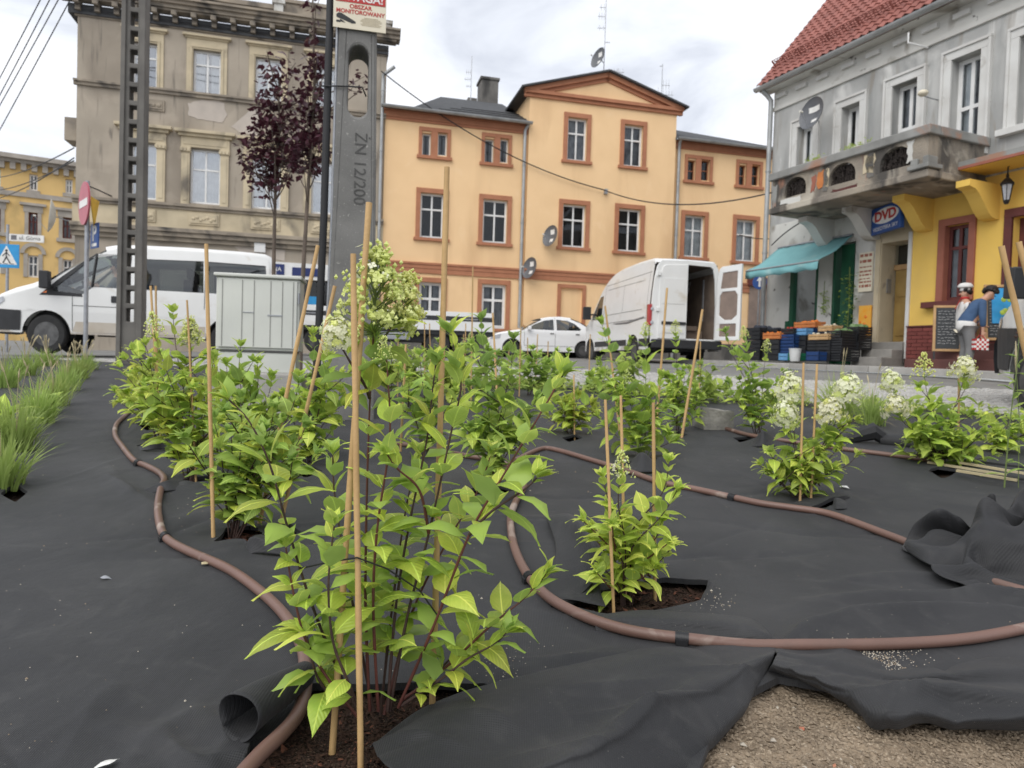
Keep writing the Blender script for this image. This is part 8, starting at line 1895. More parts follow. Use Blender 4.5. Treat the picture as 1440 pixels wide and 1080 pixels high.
# ------------------------------------------------------------------ irrigation hoses
def hose(pxs, r, label, clips=(), up=.0):
    pts = []
    for p in pxs:
        g_ = gnd(p[0], p[1], .02+r); pts.append(g_)
    pts = spline(pts, 10)
    arr = np.array([[p.x, p.y] for p in pts]); zz = fabric_h(arr[None, :, 0], arr[None, :, 1])[0]; zz = np.minimum(zz, GZn(arr[:, 0], arr[:, 1])+.030)
    for k in range(14): zz = np.convolve(np.pad(zz, 2, mode='edge'), [.1, .2, .4, .2, .1], 'valid')
    pts = [V((p.x, p.y, max(float(z), GZ(p.x, p.y)+.012)+r*.92)) for p, z in zip(pts, zz)]
    e_ = empty('irrigation_hose', pts[0], label, 'hose'); o = pts[0]
    MB().tube([p-o for p in pts], r, 14).build('pipe', MT['hose'], e_, smooth=60)
    for cp_ in clips:
        gq = gnd(cp_[0], cp_[1], .04); k = min(range(1, len(pts)-1), key=lambda i: (pts[i]-gq).length); t = (pts[k+1]-pts[k-1]).normalized(); mb = MB(); wl = .014
        for s_ in np.linspace(-1, 1, 6): mb.tube([pts[k]-o+t*(s_*wl-.0018), pts[k]-o+t*(s_*wl+.0018)], r*1.22, 14)
        mb.tube([pts[k]-o-t*wl, pts[k]-o+t*wl], r*1.12, 14)
        sdv = t.cross(V((0, 0, 1))).normalized(); 
        for s_ in (-1, 1): mb.obox(pts[k]-o+sdv*(r*1.25*s_)+V((0, 0, -r*.5)), t, sdv, V((0, 0, 1)), wl, .003, r*.6)
        mb.build('clip', MT['clip'], e_, smooth=40)
    return e_
hose([(335, 1100), (362, 1070), (392, 1040), (418, 1005), (428, 975), (429, 945), (425, 912), (405, 872), (372, 838), (325, 803), (270, 776), (238, 758), (226, 740), (222, 715), (226, 690), (231, 676), (224, 664), (205, 653), (188, 646), (173, 628), (162, 612), (164, 597), (176, 585), (186, 574)], .0138, 'brown irrigation pipe snaking along the left row of hydrangeas', ((227, 752), (191, 648)))
hose([(560, 622), (612, 632), (660, 640), (700, 646), (730, 664), (737, 684), (726, 705), (718, 728), (722, 765), (738, 803), (765, 838), (805, 862), (860, 881), (920, 894), (985, 903), (1050, 908), (1120, 910), (1200, 910), (1290, 906), (1370, 897), (1460, 880), (1500, 870)], .0142, 'brown irrigation pipe looping past the lime green hydrangea and under the big flap', ((742, 813), (959, 898)))
hose([(724, 648), (760, 630), (785, 632), (830, 645), (880, 660), (925, 676), (975, 686), (1025, 697), (1070, 707), (1110, 713), (1160, 721), (1210, 738), (1260, 757), (1300, 774), (1350, 798), (1395, 820), (1450, 838), (1500, 850)], .0142, 'brown irrigation pipe crossing the bed and running under the loose fabric heap', ((1027, 697),))
hose([(1020, 602), (1045, 610), (1080, 618), (1130, 624), (1185, 632), (1250, 640), (1309, 648)], .0142, 'straight brown pipe ending at the white hydrangea near the road')

# ------------------------------------------------------------------ plants
def leaf_me(seed, m, n=6):
    q = random.Random(seed); mb = MB(); wmax = q.uniform(.235, .31); dr = q.uniform(.02, .30); fold = q.uniform(.10, .30); tw = q.uniform(-.2, .2); P = []
    for i in range(n+1):
        t = i/n; w_ = wmax*(math.sin(PI*min(1, t**.72))**.85)*(1-.12*t) if 0 < t < 1 else 0.004
        if t > .8: w_ *= .92
        x = .06+.94*t; z0 = .10*math.sin(PI*t)-dr*t*t; row = []
        for j in range(-2, 3):
            f = j/2; y = f*w_; wv = .018*math.sin(9*t+seed+2.5*f)*abs(f)
            row.append((x-.05*abs(f)*t, y*math.cos(tw*t), z0+fold*abs(y)-.35*y*y/max(.1, wmax)+wv+y*math.sin(tw*t)))
        P.append(row)
    mb.grid(P); mb.add([(0, -.008, 0), (.07, -.008, .005), (.07, .008, .005), (0, .008, 0)], [(0, 1, 2, 3)])
    return mb.mesh('leaf', MT[m], smooth=180, fix=False)
LEAF = {m_: [leaf_me(k*7+i, m_) for k in range(6)] for i, m_ in enumerate(('leaf', 'leaf_lime', 'leaf_dark', 'leaf_olive'))}
LGEO = []
for k in range(4):
    mm = leaf_me(k*5+2, 'leaf_far', 3); LGEO.append(([tuple(v_.co) for v_ in mm.vertices], [tuple(p.vertices) for p in mm.polygons]))
def leaf_mtx(pos, d, size, roll=0.0, up=V((0, 0, 1))):
    x = V(d).normalized(); z = (up-x*up.dot(x))
    if z.length < .05: z = V((1, 0, 0))-x*x.x
    z.normalize(); y = z.cross(x)
    R_ = M(((x.x, y.x, z.x, pos.x), (x.y, y.y, z.y, pos.y), (x.z, y.z, z.z, pos.z), (0, 0, 0, 1)))
    return R_ @ M.Rotation(roll, 4, 'X') @ M.Diagonal((size, size*rnd.uniform(.85, 1.12), size, 1))
def flower_me(seed, kind):                        # conical panicle: small buds inside, open four-petalled florets outside
    q = random.Random(seed); mb = MB(); n = {'big': 700, 'mid': 300, 'bud': 130, 'lace': 120}[kind]
    cl = []
    for k in range(30): t = (k+.5)/30; a = k*2.4; r = (.44*(1-t)**.8+.03)*q.uniform(.75, 1.2); cl.append(V((r*math.cos(a), r*math.sin(a), t*.95+q.uniform(-.06, .06))))
    for k in range(n):
        t = q.random()**.8; z = t; rmax = (.46*(1-t)**.75+.06); a = q.uniform(0, 2*PI); r = rmax*math.sqrt(q.random()) if kind != 'big' else rmax*(.35+.65*math.sqrt(q.random()))
        p = V((r*math.cos(a), r*math.sin(a), z*.9+.03*q.uniform(-1, 1)))
        if kind == 'mid': c_ = cl[k % len(cl)]; p = V((c_.x*1.05+q.gauss(0, .065), c_.y*1.05+q.gauss(0, .065), c_.z*.72+q.gauss(0, .06))); z = max(0, min(1, p.z)); t = .4; r, rmax = math.hypot(p.x, p.y)+.2, .3
        if kind == 'big': c_ = cl[k % len(cl)]; p = c_+V((q.gauss(0, .055), q.gauss(0, .055), q.gauss(0, .05))); z = max(0, min(1, p.z)); r, rmax = math.hypot(p.x, p.y), .3
        out_ = V((p.x, p.y, (z-.35)*.8)).normalized()
        open_ = q.random() < {'big': .16, 'mid': .72, 'bud': .04, 'lace': .12}[kind]*(1.3-t*.6) and r > rmax*.45
        if open_:
            s_ = q.uniform(.045, .075) if kind == 'big' else q.uniform(.06, .10); tx = out_.cross(V((.3, .2, 1))).normalized(); ty = out_.cross(tx); a0 = q.uniform(0, PI)
            for j in range(4):
                b = a0+j*PI/2; d = tx*math.cos(b)+ty*math.sin(b); mi = 1 if (kind == 'big' and k % 4) or (kind == 'mid' and k % 6 == 0) else 0; e_ = tx*math.cos(b+PI/2)+ty*math.sin(b+PI/2)
                mb.add([p, p+d*s_*.55-e_*s_*.42+out_*s_*.15, p+d*s_+out_*s_*.12, p+d*s_*.55+e_*s_*.42+out_*s_*.15], [(0, 1, 2, 3)], mi)
        else:
            s_ = q.uniform(.016, .030)*(1.2 if kind == 'big' else 1.5); mb.add([p+V((s_, 0, 0)), p-V((s_, 0, 0)), p+V((0, s_, 0)), p-V((0, s_, 0)), p+V((0, 0, s_*1.2)), p-V((0, 0, s_))], [(0, 2, 4), (2, 1, 4), (1, 3, 4), (3, 0, 4), (2, 0, 5), (1, 2, 5), (3, 1, 5), (0, 3, 5)], 1)
            if k % 7 == 0: mb.tube([V((0, 0, max(0, z*.9-.18))), p], .006, 3, 2, cap=False)
    mb.tube([(0, 0, -.05), (0, 0, .85)], .014, 5, 2)
    return mb.mesh('flower_head', [MT['petal'], MT['bud'], MT['stem_green']], fix=False)
FLW = {(k, s_): flower_me(s_+len(k)*10, k) for k in ('big', 'mid', 'bud', 'lace') for s_ in range(2)}
def hydrangea(base, stems, label, L, lm=('leaf',), sr=.0038, stemm=('stem_red',), near=True, group='hydrangeas planted in the bed', spc=.55, maxl=290, bare=.25, cat='hydrangea'):
    """stems: list of (points, flower or None, flower size)"""
    base = V(base); e_ = empty('hydrangea', base, label, cat, group); cnt = 0; fol = MB(); leaves = []
    for si, st in enumerate(stems):
        pts, fl, fs = st; P = spline([V(p)-base for p in pts], 8); tot = [0]
        for i in range(1, len(P)): tot.append(tot[-1]+(P[i]-P[i-1]).length)
        ln_ = tot[-1]
        if ln_ < .02: continue
        def ev(s_):
            s_ = max(0, min(ln_, s_))
            for i in range(1, len(P)):
                if tot[i] >= s_:
                    k = (s_-tot[i-1])/max(1e-6, tot[i]-tot[i-1]); return P[i-1].lerp(P[i], k), (P[i]-P[i-1]).normalized()
            return P[-1], (P[-1]-P[-2]).normalized()
        rs = [sr*(1-.55*t/ln_)*(1+.12*math.sin(t*170)) for t in tot]
        MB().tube(P, rs, 7 if near else 5).build('stem', MT[stemm[si % len(stemm)]], e_, smooth=60)
        s_ = ln_*bare+rnd.uniform(0, .03); az = rnd.uniform(0, PI); k = 0
        sp0 = L*spc
        while s_ < ln_-.006:
            f = s_/ln_; p, T = ev(s_); size = L*(.80+.35*math.sin(PI*min(1, f*1.05)))*(1 if f < .8 else max(.42, 1-(f-.8)*2.7))*rnd.uniform(.8, 1.15)
            el = rad(20+rnd.uniform(-16, 16)+(48*max(0, (f-.62)/.38)))
            a1 = T.cross(V((0, 0, 1)));
            if a1.length < .1: a1 = T.cross(V((1, 0, 0)))
            a1.normalize(); b1 = T.cross(a1)
            for s2 in (0, PI):
                if rnd.random() < .10 and f < .6: continue
                a = az+s2+rnd.uniform(-.25, .25); d = (a1*math.cos(a)+b1*math.sin(a))*math.cos(el)+T*math.sin(el); d.z += rnd.uniform(-.16, .14)*(1-f)
                leaves.append((p, d, size*(1 if rnd.random() > .12 else .6), rnd.uniform(-.4, .4), f))
            az += PI/2+rnd.uniform(-.2, .2); s_ += sp0*(1 if f < .75 else max(.32, 1-(f-.75)*2.6))*rnd.uniform(.85, 1.15)
        if not fl:
            p, T = ev(ln_); a0 = rnd.uniform(0, PI); a1 = T.cross(V((.1, 0, 1))); a1 = a1.normalized() if a1.length > .05 else V((1, 0, 0)); b1 = T.cross(a1)
            for k in range(6):
                a = a0+k*PI/3+(.3 if k % 2 else 0); el = rad(48+16*(k % 2)); leaves.append((p, (a1*math.cos(a)+b1*math.sin(a))*math.cos(el)+T*math.sin(el), L*(.52 if k % 2 else .62)*rnd.uniform(.85, 1.1), 0, 1.0))
        else:
            p, T = ev(ln_); fm = FLW[(fl, rnd.randrange(2))]; up = (T*.6+V((0, 0, 1))).normalized()
            link('flower_head', fm, e_, M.Translation(p-up*.01) @ up.to_track_quat('Z', 'Y').to_matrix().to_4x4() @ M.Rotation(rnd.uniform(0, 6), 4, 'Z') @ M.Scale(fs, 4)); tag(e_.children[-1], kind='stuff')
    rnd.shuffle(leaves)
    for i, (p, d, sz, ro, f) in enumerate(leaves):
        if near and i < maxl:
            mk_ = lm[rnd.randrange(len(lm))] if f < .93 else (lm[-1] if 'leaf_lime' not in lm else 'leaf_lime')
            link('leaf', rnd.choice(LEAF[mk_]), e_, leaf_mtx(p, d, sz, ro))
        else:
            v_, f_ = LGEO[rnd.randrange(4)]; mm = leaf_mtx(p, d, sz, ro); fol.add([mm @ V(a) for a in v_], f_)
    if fol.v: tag(fol.build('foliage', MT['leaf_far'], e_, smooth=180, fix=False), kind='stuff')
    return e_
def px_stem(pts, fl=None, fs=.1): return ([at(x, y, d) for x, y, d in pts], fl, fs)

# the tall hydrangea in front
bx = gnd(530, 1012, .0); 
H = [px_stem([(520, 1000, 1.36), (514, 850, 1.37), (516, 690, 1.38), (520, 570, 1.38), (524, 490, 1.38), (526, 462, 1.38)], 'big', .175),
     px_stem([(520, 560, 1.38), (512, 540, 1.36), (490, 505, 1.34), (476, 480, 1.33)], 'mid', .075),
     px_stem([(523, 500, 1.38), (545, 468, 1.40), (560, 448, 1.41)], 'big', .11),
     px_stem([(532, 1000, 1.35), (525, 850, 1.33), (531, 740, 1.32), (548, 620, 1.31), (545, 525, 1.30), (542, 500, 1.30)], 'bud', .050),
     px_stem([(545, 1000, 1.36), (556, 860, 1.37), (575, 740, 1.37), (600, 620, 1.37), (608, 550, 1.36), (613, 512, 1.36)]),
     px_stem([(548, 1000, 1.37), (572, 870, 1.36), (603, 750, 1.35), (634, 610, 1.33), (648, 545, 1.32), (640, 500, 1.31), (634, 470, 1.31)]),
     px_stem([(560, 995, 1.36), (610, 880, 1.33), (660, 752, 1.30), (708, 668, 1.28), (768, 568, 1.27), (790, 528, 1.27)]),
     px_stem([(525, 1000, 1.38), (500, 870, 1.42), (480, 760, 1.45), (470, 690, 1.46), (468, 640, 1.46)]),
     px_stem([(505, 1005, 1.34), (470, 930, 1.34), (435, 840, 1.33), (404, 740, 1.32), (380, 655, 1.31), (352, 595, 1.30), (322, 562, 1.30)]),
     px_stem([(505, 1010, 1.32), (465, 960, 1.31), (430, 900, 1.30), (412, 830, 1.29), (402, 770, 1.29)]),
     px_stem([(512, 1012, 1.31), (490, 960, 1.27), (468, 900, 1.26), (462, 820, 1.26), (470, 740, 1.26)]),
     px_stem([(470, 985, 1.33), (448, 955, 1.31), (438, 925, 1.30), (432, 895, 1.30)]),
     px_stem([(565, 985, 1.38), (625, 940, 1.37), (690, 880, 1.36), (735, 843, 1.36), (768, 808, 1.36)]),
     px_stem([(565, 992, 1.36), (620, 955, 1.34), (660, 925, 1.33), (695, 906, 1.33), (712, 890, 1.33)]),
     px_stem([(575, 985, 1.38), (610, 950, 1.40), (640, 920, 1.41), (662, 905, 1.41)]),
     px_stem([(540, 1005, 1.38), (580, 860, 1.44), (630, 760, 1.48), (672, 690, 1.50), (690, 640, 1.50)]),
     px_stem([(535, 1005, 1.40), (552, 850, 1.44), (570, 720, 1.46), (588, 640, 1.47)]),
     px_stem([(660, 752, 1.30), (690, 720, 1.27), (735, 690, 1.26), (755, 672, 1.26)]),
     px_stem([(603, 750, 1.35), (590, 690, 1.31), (560, 660, 1.29), (545, 640, 1.28)])]
hydrangea(bx, H, 'tallest hydrangea, with red stems and one big cream flower cone, tied to bamboo stakes', .082, ('leaf', 'leaf', 'leaf_lime', 'leaf', 'leaf_olive'), .0033, ('stem_red', 'stem_dark', 'stem_dark'), bare=.16, spc=.50, maxl=299)
def bush(px, py, tips, label, L, lm, near=True, jit=.05, fs=.11, stemm=('stem_dark',), sr=.0030, spc=.55, bare=.18, extra=0, bend=.35):
    b = gnd(px, py, -.01); t0 = depth(b); st = []
    for tp in tips:
        x, y = tp[0], tp[1]; fl = tp[2] if len(tp) > 2 else None; dd = t0+rnd.uniform(-jit, jit)
        T = at(x, y, dd); b2 = b+V((rnd.uniform(-.02, .02), rnd.uniform(-.02, .02), 0)); m1 = b2.lerp(T, .45); m1.x = b2.x+(T.x-b2.x)*(.45-bend*.4); m1.y = b2.y+(T.y-b2.y)*(.3)
        m2 = b2.lerp(T, .78); m2.x += (T.x-b2.x)*.0+rnd.uniform(-.012, .012); st.append(([b2, m1, m2, T], fl, fs*(rnd.uniform(.9, 1.1))))
        for k in range(extra):
            f = rnd.uniform(.30, .75); p = b2.lerp(T, f); a = rnd.uniform(0, 6.28); s_ = V((math.cos(a), math.sin(a)*.8, rnd.uniform(.5, 1.1)))*L*rnd.uniform(.9, 1.5)
            st.append(([p, p+s_*.5+V((0, 0, .0)), p+s_], None, 0))
    return hydrangea(b, st, label, L, lm, sr, stemm, near, spc=spc, bare=bare)
bush(880, 850, [(848, 672), (873, 668, 'lace'), (940, 650), (952, 690), (858, 722), (930, 735), (866, 770), (944, 770), (850, 800), (920, 800)], 'short lime green hydrangea with a small pale flower, in the square cut beside the pipe', .080, ('leaf_lime', 'leaf_lime', 'leaf'), fs=.085, extra=1, spc=.5, bend=.9, stemm=('stem_dark', 'stem_red'))
bush(1125, 706, [(1112, 560, 'mid'), (1106, 592, 'mid'), (1190, 560, 'mid'), (1168, 590, 'mid'), (1085, 640), (1150, 612), (1182, 622), (1205, 640), (1092, 672), (1140, 655), (1070, 655), (1165, 660)], 'bushy hydrangea with four white flower heads standing alone by the pipe', 0.089, ('leaf', 'leaf_lime', 'leaf'), fs=.16, extra=2, spc=.6)
bush(330, 758, [(300, 590), (338, 560), (385, 575), (420, 540), (282, 640), (372, 605), (430, 600), (300, 690), (350, 640), (410, 660), (325, 610), (445, 640)], 'leafy hydrangea growing from the cut with reddish bark beside the pipe', 0.097, ('leaf', 'leaf_olive', 'leaf', 'leaf_dark'), extra=2, spc=.62)
bush(268, 682, [(243, 440), (217, 470, 'bud'), (268, 480, 'big'), (300, 505), (228, 530), (258, 545), (292, 560), (240, 600), (285, 600), (262, 620), (225, 580)], 'tall yellowish hydrangea with a lime flower cone in the left row beside the pipe bend', 0.105, ('leaf_olive', 'leaf', 'leaf_olive', 'leaf_lime'), fs=.13, extra=2, spc=.6)
bush(222, 626, [(205, 485), (192, 525), (216, 512), (238, 540), (200, 560), (250, 575), (180, 555)], 'yellow-green hydrangea in the left row, with fabric flaps at its foot', 0.118, ('leaf_olive', 'leaf', 'leaf_lime'), extra=2, spc=.62)
bush(203, 602, [(196, 500), (210, 520), (184, 530), (222, 500), (190, 560)], 'last hydrangea of the left row, nearest the lattice pole', 0.136, ('leaf_olive', 'leaf'), extra=1, jit=.1)
bush(345, 655, [(338, 488), (362, 512), (318, 512), (300, 505), (382, 530), (350, 540), (330, 560), (395, 560)], 'hydrangea in front of the pale grey electrical cabinet', 0.112, ('leaf', 'leaf_dark', 'leaf'), extra=2)
bush(432, 660, [(440, 470), (464, 470, 'mid'), (462, 505), (420, 530), (450, 560), (402, 555), (478, 550), (425, 590), (470, 600)], 'hydrangea with a cream flower at the foot of the concrete pole', 0.112, ('leaf', 'leaf_dark', 'leaf_lime'), extra=1, fs=.12)
bush(695, 694, [(676, 450), (722, 478), (660, 545), (700, 560), (642, 600), (742, 590), (720, 540), (680, 600), (755, 560)], 'dark green hydrangea with upright buds behind the tallest one', 0.105, ('leaf_dark', 'leaf', 'leaf_dark'), extra=2, stemm=('stem_green', 'stem_dark'))
bush(600, 650, [(590, 500), (560, 520), (620, 520), (640, 545), (575, 560)], 'hydrangea half hidden behind the red-stemmed hydrangea', 0.112, ('leaf_dark', 'leaf'), extra=1)
bush(802, 614, [(780, 560), (812, 556), (832, 572), (795, 578), (768, 585), (820, 590)], 'small low yellow-green hydrangea on open fabric in the middle of the bed', 0.112, ('leaf', 'leaf_olive'), extra=2)
bush(905, 648, [(846, 455), (908, 470, 'bud'), (882, 540, 'bud'), (930, 530), (862, 545), (890, 590), (852, 600), (938, 610), (832, 530), (915, 560)], 'hydrangea with a heart-shaped tip leaf in front of the white panel van', 0.112, ('leaf_dark', 'leaf', 'leaf'), extra=1, stemm=('stem_green', 'stem_dark'), fs=.10)
bush(952, 612, [(950, 468, 'bud'), (962, 520), (976, 545), (938, 530), (985, 560), (945, 560)], 'upright hydrangea with a narrow green bud, beside the granite block', 0.105, ('leaf_dark', 'leaf'), extra=2)
bush(1065, 618, [(1020, 468), (1046, 474, 'bud'), (1078, 492, 'bud'), (1102, 525), (1040, 535), (1092, 562), (1060, 540), (1025, 540)], 'open hydrangea with dark thin stems behind the granite block', 0.105, ('leaf', 'leaf_dark'), extra=1, fs=.09)
bush(1325, 660, [(1255, 545, 'mid'), (1300, 528, 'bud'), (1356, 528, 'mid'), (1262, 580, 'mid'), (1284, 605), (1330, 585), (1382, 595), (1302, 632), (1352, 640), (1395, 640), (1315, 610), (1370, 620), (1270, 635)], 'broad hydrangea with white flowers near the road, in front of the brick plinth', 0.109, ('leaf', 'leaf_dark', 'leaf'), extra=2, fs=.16)
bush(1405, 640, [(1395, 600), (1420, 590), (1440, 610), (1385, 620), (1455, 600)], 'low hydrangea at the right end of the bed, behind the fabric heap', 0.105, ('leaf', 'leaf_lime'), extra=2)
FARL = ['in front of the left end of the lorry bed', 'below the middle of the lorry bed', 'in front of the right half of the lorry bed', 'between the lorry and the tall pale stake', 'in front of the saloon car door', 'in front of the saloon car rear wheel', 'before the saloon car bonnet', 'in front of the panel van front wheel', 'just right of the concrete pole base', 'behind the longest bamboo stake', 'between the granite block and the road', 'left of the panel van, nearest the setts', 'between the cabinet and the concrete pole', 'in front of the open van door']
far_ = [(548, 572, 4, 470), (590, 560, 4, 490), (632, 566, 5, 480), (668, 552, 4, 500), (742, 560, 5, 478), (780, 548, 4, 500), (700, 545, 3, 505), (870, 560, 4, 480), (500, 575, 4, 500), (612, 545, 3, 505), (985, 570, 4, 520), (840, 552, 3, 505), (430, 575, 4, 510), (1005, 560, 3, 530)]
for i, (x, y, n_, top) in enumerate(far_):
    tips = [(x+rnd.uniform(-30, 30), top+rnd.uniform(-8, 40), 'bud' if rnd.random() < .25 else None) for _ in range(n_)]
    o = bush(x, y, tips, 'young hydrangea of the far rows, '+FARL[i], 0.130, ('leaf',), near=False, jit=.2, extra=2, fs=.09, spc=.5); o['group'] = 'young hydrangeas in the far rows'
# bamboo stakes -------------------------------------------------------------
def stake(xt, yt, xb, yb, wpx, label, db=None, dt=0.0, group='bamboo stakes'):
    b = gnd(xb, yb, 0) if db is None else at(xb, yb, db); t0 = depth(b); T = at(xt, yt, t0+dt); r = wpx*.40/FPX*t0
    ax = (T-b).normalized(); b = b-ax*.05
    o = empty('bamboo_stake', b, label, 'bamboo stake', group); ln_ = (T-b).length; P = []; R_ = []; n_ = max(4, int(ln_/.12)); q = random.Random(int(xt*7+yt))
    for k in range(n_+1):
        f = k/n_; P.append((T-b)*f+V((q.uniform(-1, 1), q.uniform(-1, 1), 0))*r*.12); R_.append(r*(1.05-.10*f)*(1.10 if k % 2 == 0 else .98))
    MB().tube(P, R_, 10).build('cane', MT['bamboo'], o, smooth=50)
    return o
SG = 'bamboo stakes'
stake(497, 357, 507, 1082, 10.5, 'nearest bamboo stake, right in front of the tallest hydrangea')
stake(519, 285, 468, 1045, 11, 'bamboo stake rising behind the cream flower cone of the tallest hydrangea', dt=.02)
stake(629, 235, 608, 1002, 10.5, 'longest bamboo stake, standing in front of the peach facade')
stake(290, 343, 300, 763, 6.5, 'upright bamboo stake crossing the edge of the grey cabinet')
stake(447, 345, 364, 742, 7, 'leaning bamboo stake between the cabinet and the concrete pole')
stake(471, 402, 393, 744, 6.5, 'leaning bamboo stake at the foot of the concrete pole')
stake(212, 402, 226, 624, 4, 'thin bamboo stake beside the lattice pole'); stake(219, 402, 222, 602, 3.5, 'second thin bamboo stake beside the lattice pole'); stake(263, 422, 276, 680, 3.5, 'thin stake within the tall yellowish hydrangea')
stake(851, 562, 863, 858, 5.5, 'front bamboo stake of the lime green hydrangea'); stake(873, 556, 879, 835, 5, 'middle bamboo stake of the lime green hydrangea'); stake(919, 566, 921, 838, 6, 'bamboo stake at the far side of the lime green hydrangea')
stake(988, 435, 958, 620, 4.5, 'leaning bamboo stake in front of the open van door'); stake(938, 405, 922, 612, 4, 'bamboo stake in front of the left rear door of the panel van'); stake(851, 430, 872, 615, 3.5, 'bamboo stake in front of the van wing mirror and side')
stake(1130, 510, 1125, 708, 4, 'left of two stakes in the white-flowered bush standing alone'); stake(1149, 512, 1140, 706, 4, 'right of two stakes in the white-flowered bush standing alone')
stake(693, 440, 701, 600, 3.5, 'thin stake in front of the ground-floor peach window'); stake(665, 375, 662, 575, 2.6, 'thin tall stake below the terracotta band'); stake(571, 484, 563, 640, 4, 'stake behind the left shoulder of the red-stemmed hydrangea'); stake(807, 527, 808, 614, 2.6, 'thin stake beside the small low yellow-green bush'); stake(733, 440, 730, 560, 2.2, 'thin stake in front of the white saloon car'); stake(1349, 520, 1347, 650, 3.5, 'stake among the white flowers near the steps')
stake(1408, 346, 1500, 745, 10, 'leaning stake crossing the bumper of the van at the picture edge', group=SG); stake(1433, 340, 1530, 760, 9.5, 'outermost leaning stake, crossing the mirror of the van', group=SG)
STKL = ['below the right half of the lorry bed', 'paired with its twin below the lorry bed', 'right of the longest bamboo stake', 'under the left part of the lorry bed', 'just right of the pale tall stake pair', 'before the saloon car front door', 'before the saloon car rear door', 'before the saloon car rear wheel', 'before the saloon car bonnet', 'right of the leaning stake by the van door', 'crossing the right end of the lorry bed', 'right of the concrete pole', 'before the panel van front wheel']
for i, (x, y, y2) in enumerate(((597, 452, 545), (604, 455, 548), (652, 470, 552), (560, 475, 560), (640, 480, 548), (742, 475, 548), (756, 470, 548), (771, 480, 545), (716, 480, 545), (985, 480, 560), (655, 455, 560), (480, 470, 575), (830, 470, 548))):
    stake(x, y, x+rnd.uniform(-3, 3), y2, 1.9, 'thin far-row stake, '+STKL[i], group='thin stakes in the far rows')
# wire ties on the near hydrangea
tie = tag(MB().tube([at(420, 800, 1.33)-bx, at(455, 792, 1.29)-bx, at(502, 784, 1.24)-bx, at(545, 800, 1.28)-bx, at(590, 830, 1.33)-bx, at(615, 865, 1.36)-bx], .0016, 5).build('plant_tie', MT['cable'], None, smooth=60, mat=M.Translation(bx)), 'dark green tie holding the tallest hydrangea to its stakes', 'plant tie')
# granite block ---------------------------------------------------------------
gp = gnd(1002, 606, .0); bm = bmesh.new(); bmesh.ops.create_cube(bm, size=1); bmesh.ops.subdivide_edges(bm, edges=bm.edges[:], cuts=5, use_grid_fill=True)
q = random.Random(4); dgp = depth(gp); sx, sz_ = 46/FPX*dgp, 31/FPX*dgp
for v_ in bm.verts:
    c = v_.co; k = 1-.10*(abs(c.x)*2)**6*(abs(c.z)*2)**4; v_.co = V((c.x*sx*k*(1+.10*c.z)+.02*math.sin(c.z*7+c.y*5)*sx, c.y*sx*.8*k, (c.z+.5)*sz_*(1-.16*c.x)+.02*math.sin(9*c.x+4*c.y)*sz_))+V((q.uniform(-1, 1), q.uniform(-1, 1), q.uniform(-1, 1)))*.012*sx
me = bpy.data.meshes.new('granite_block'); bm.to_mesh(me); bm.free(); me.materials.append(MT['rock']); me.polygons.foreach_set('use_smooth', [True]*len(me.polygons)); me.set_sharp_from_angle(angle=rad(35))
tag(link('granite_block', me, None, M.Translation(gp) @ M.Rotation(.12, 4, 'Z')), 'rough grey granite block resting on the fabric beside the bed edge', 'stone')
# grasses --------------------------------------------------------------------
def blades(mb, n, h, spread, w_, q, base=V((0, 0, 0)), droop=1.0, mi=0, br=.05):
    for k in range(n):
        a = q.uniform(0, 2*PI); ln_ = h*q.uniform(.5, 1.1); le = q.random()**.8*spread; d = V((math.cos(a), math.sin(a), 0)); p0 = base+d*q.uniform(0, br)*1.0; P = []; sdv = V((-d.y, d.x, 0)); tw = q.uniform(-.8, .8)
        for i in range(6):
            t = i/5; p = p0+d*(le*ln_*t**1.6)+V((0, 0, ln_*(t-(.55*le*droop)*t*t))); ww = w_*(1-t**2)*(.7+.6*min(1, t*3))
            s_ = sdv*math.cos(tw)+d*math.sin(tw); P.append([p-s_*ww/2, p+s_*ww/2+V((0, 0, .0))])
        mb.grid(P, mi)
def grass_clump(px, py, hpx, n, label, seed, heads=0, wide=.5, extra=0, dry=0):
    b = gnd(px, py, .0); d_ = depth(b); h = hpx/FPX*d_; q = random.Random(seed); e_ = empty('ornamental_grass', b, label, 'ornamental grass', 'grass clumps in the left rows')
    mb = MB(); blades(mb, int(n*1.7), h, wide, .005+.0008*d_, q, br=.05+.01*d_); tag(mb.build('blades', MT['grass'], e_, smooth=180, fix=False), kind='stuff')
    if dry: mb = MB(); blades(mb, dry, h*.8, 1.3, .0035+.0005*d_, q, droop=1.35); tag(mb.build('dry_blades', MT['straw'], e_, smooth=180, fix=False), kind='stuff')
    for k in range(heads):
        a = q.uniform(0, 6.28); le = q.uniform(.05, .35); T = V((math.cos(a)*le*h, math.sin(a)*le*h, h*q.uniform(1.05, 1.4))); mb = MB(); P = spline([V((0, 0, 0)), V((T.x*.3, T.y*.3, T.z*.6)), T], 4); mb.tube(P, .0012+.0002*d_, 4)
        t2 = T+V((T.x*.35, T.y*.35, h*.16)); mb.tube([T, T.lerp(t2, .4), t2], [.002+.0003*d_, .0026+.0006*d_, .001], 5); mb.build('seed_head', MT['straw'], e_)
    return e_
grass_clump(2, 690, 95, 120, 'nearest grass clump, at the edge of the black fabric', 1, 2, .75, dry=12); grass_clump(-14, 640, 90, 90, 'broad-leaved clump behind the nearest grass', 2, 0, .8)
grass_clump(22, 640, 88, 130, 'dense grass clump of the long row, second from the camera', 3, 3, .6, dry=8); grass_clump(52, 600, 74, 120, 'grass clump with a broad weed at its foot', 4, 3, .6, dry=10)
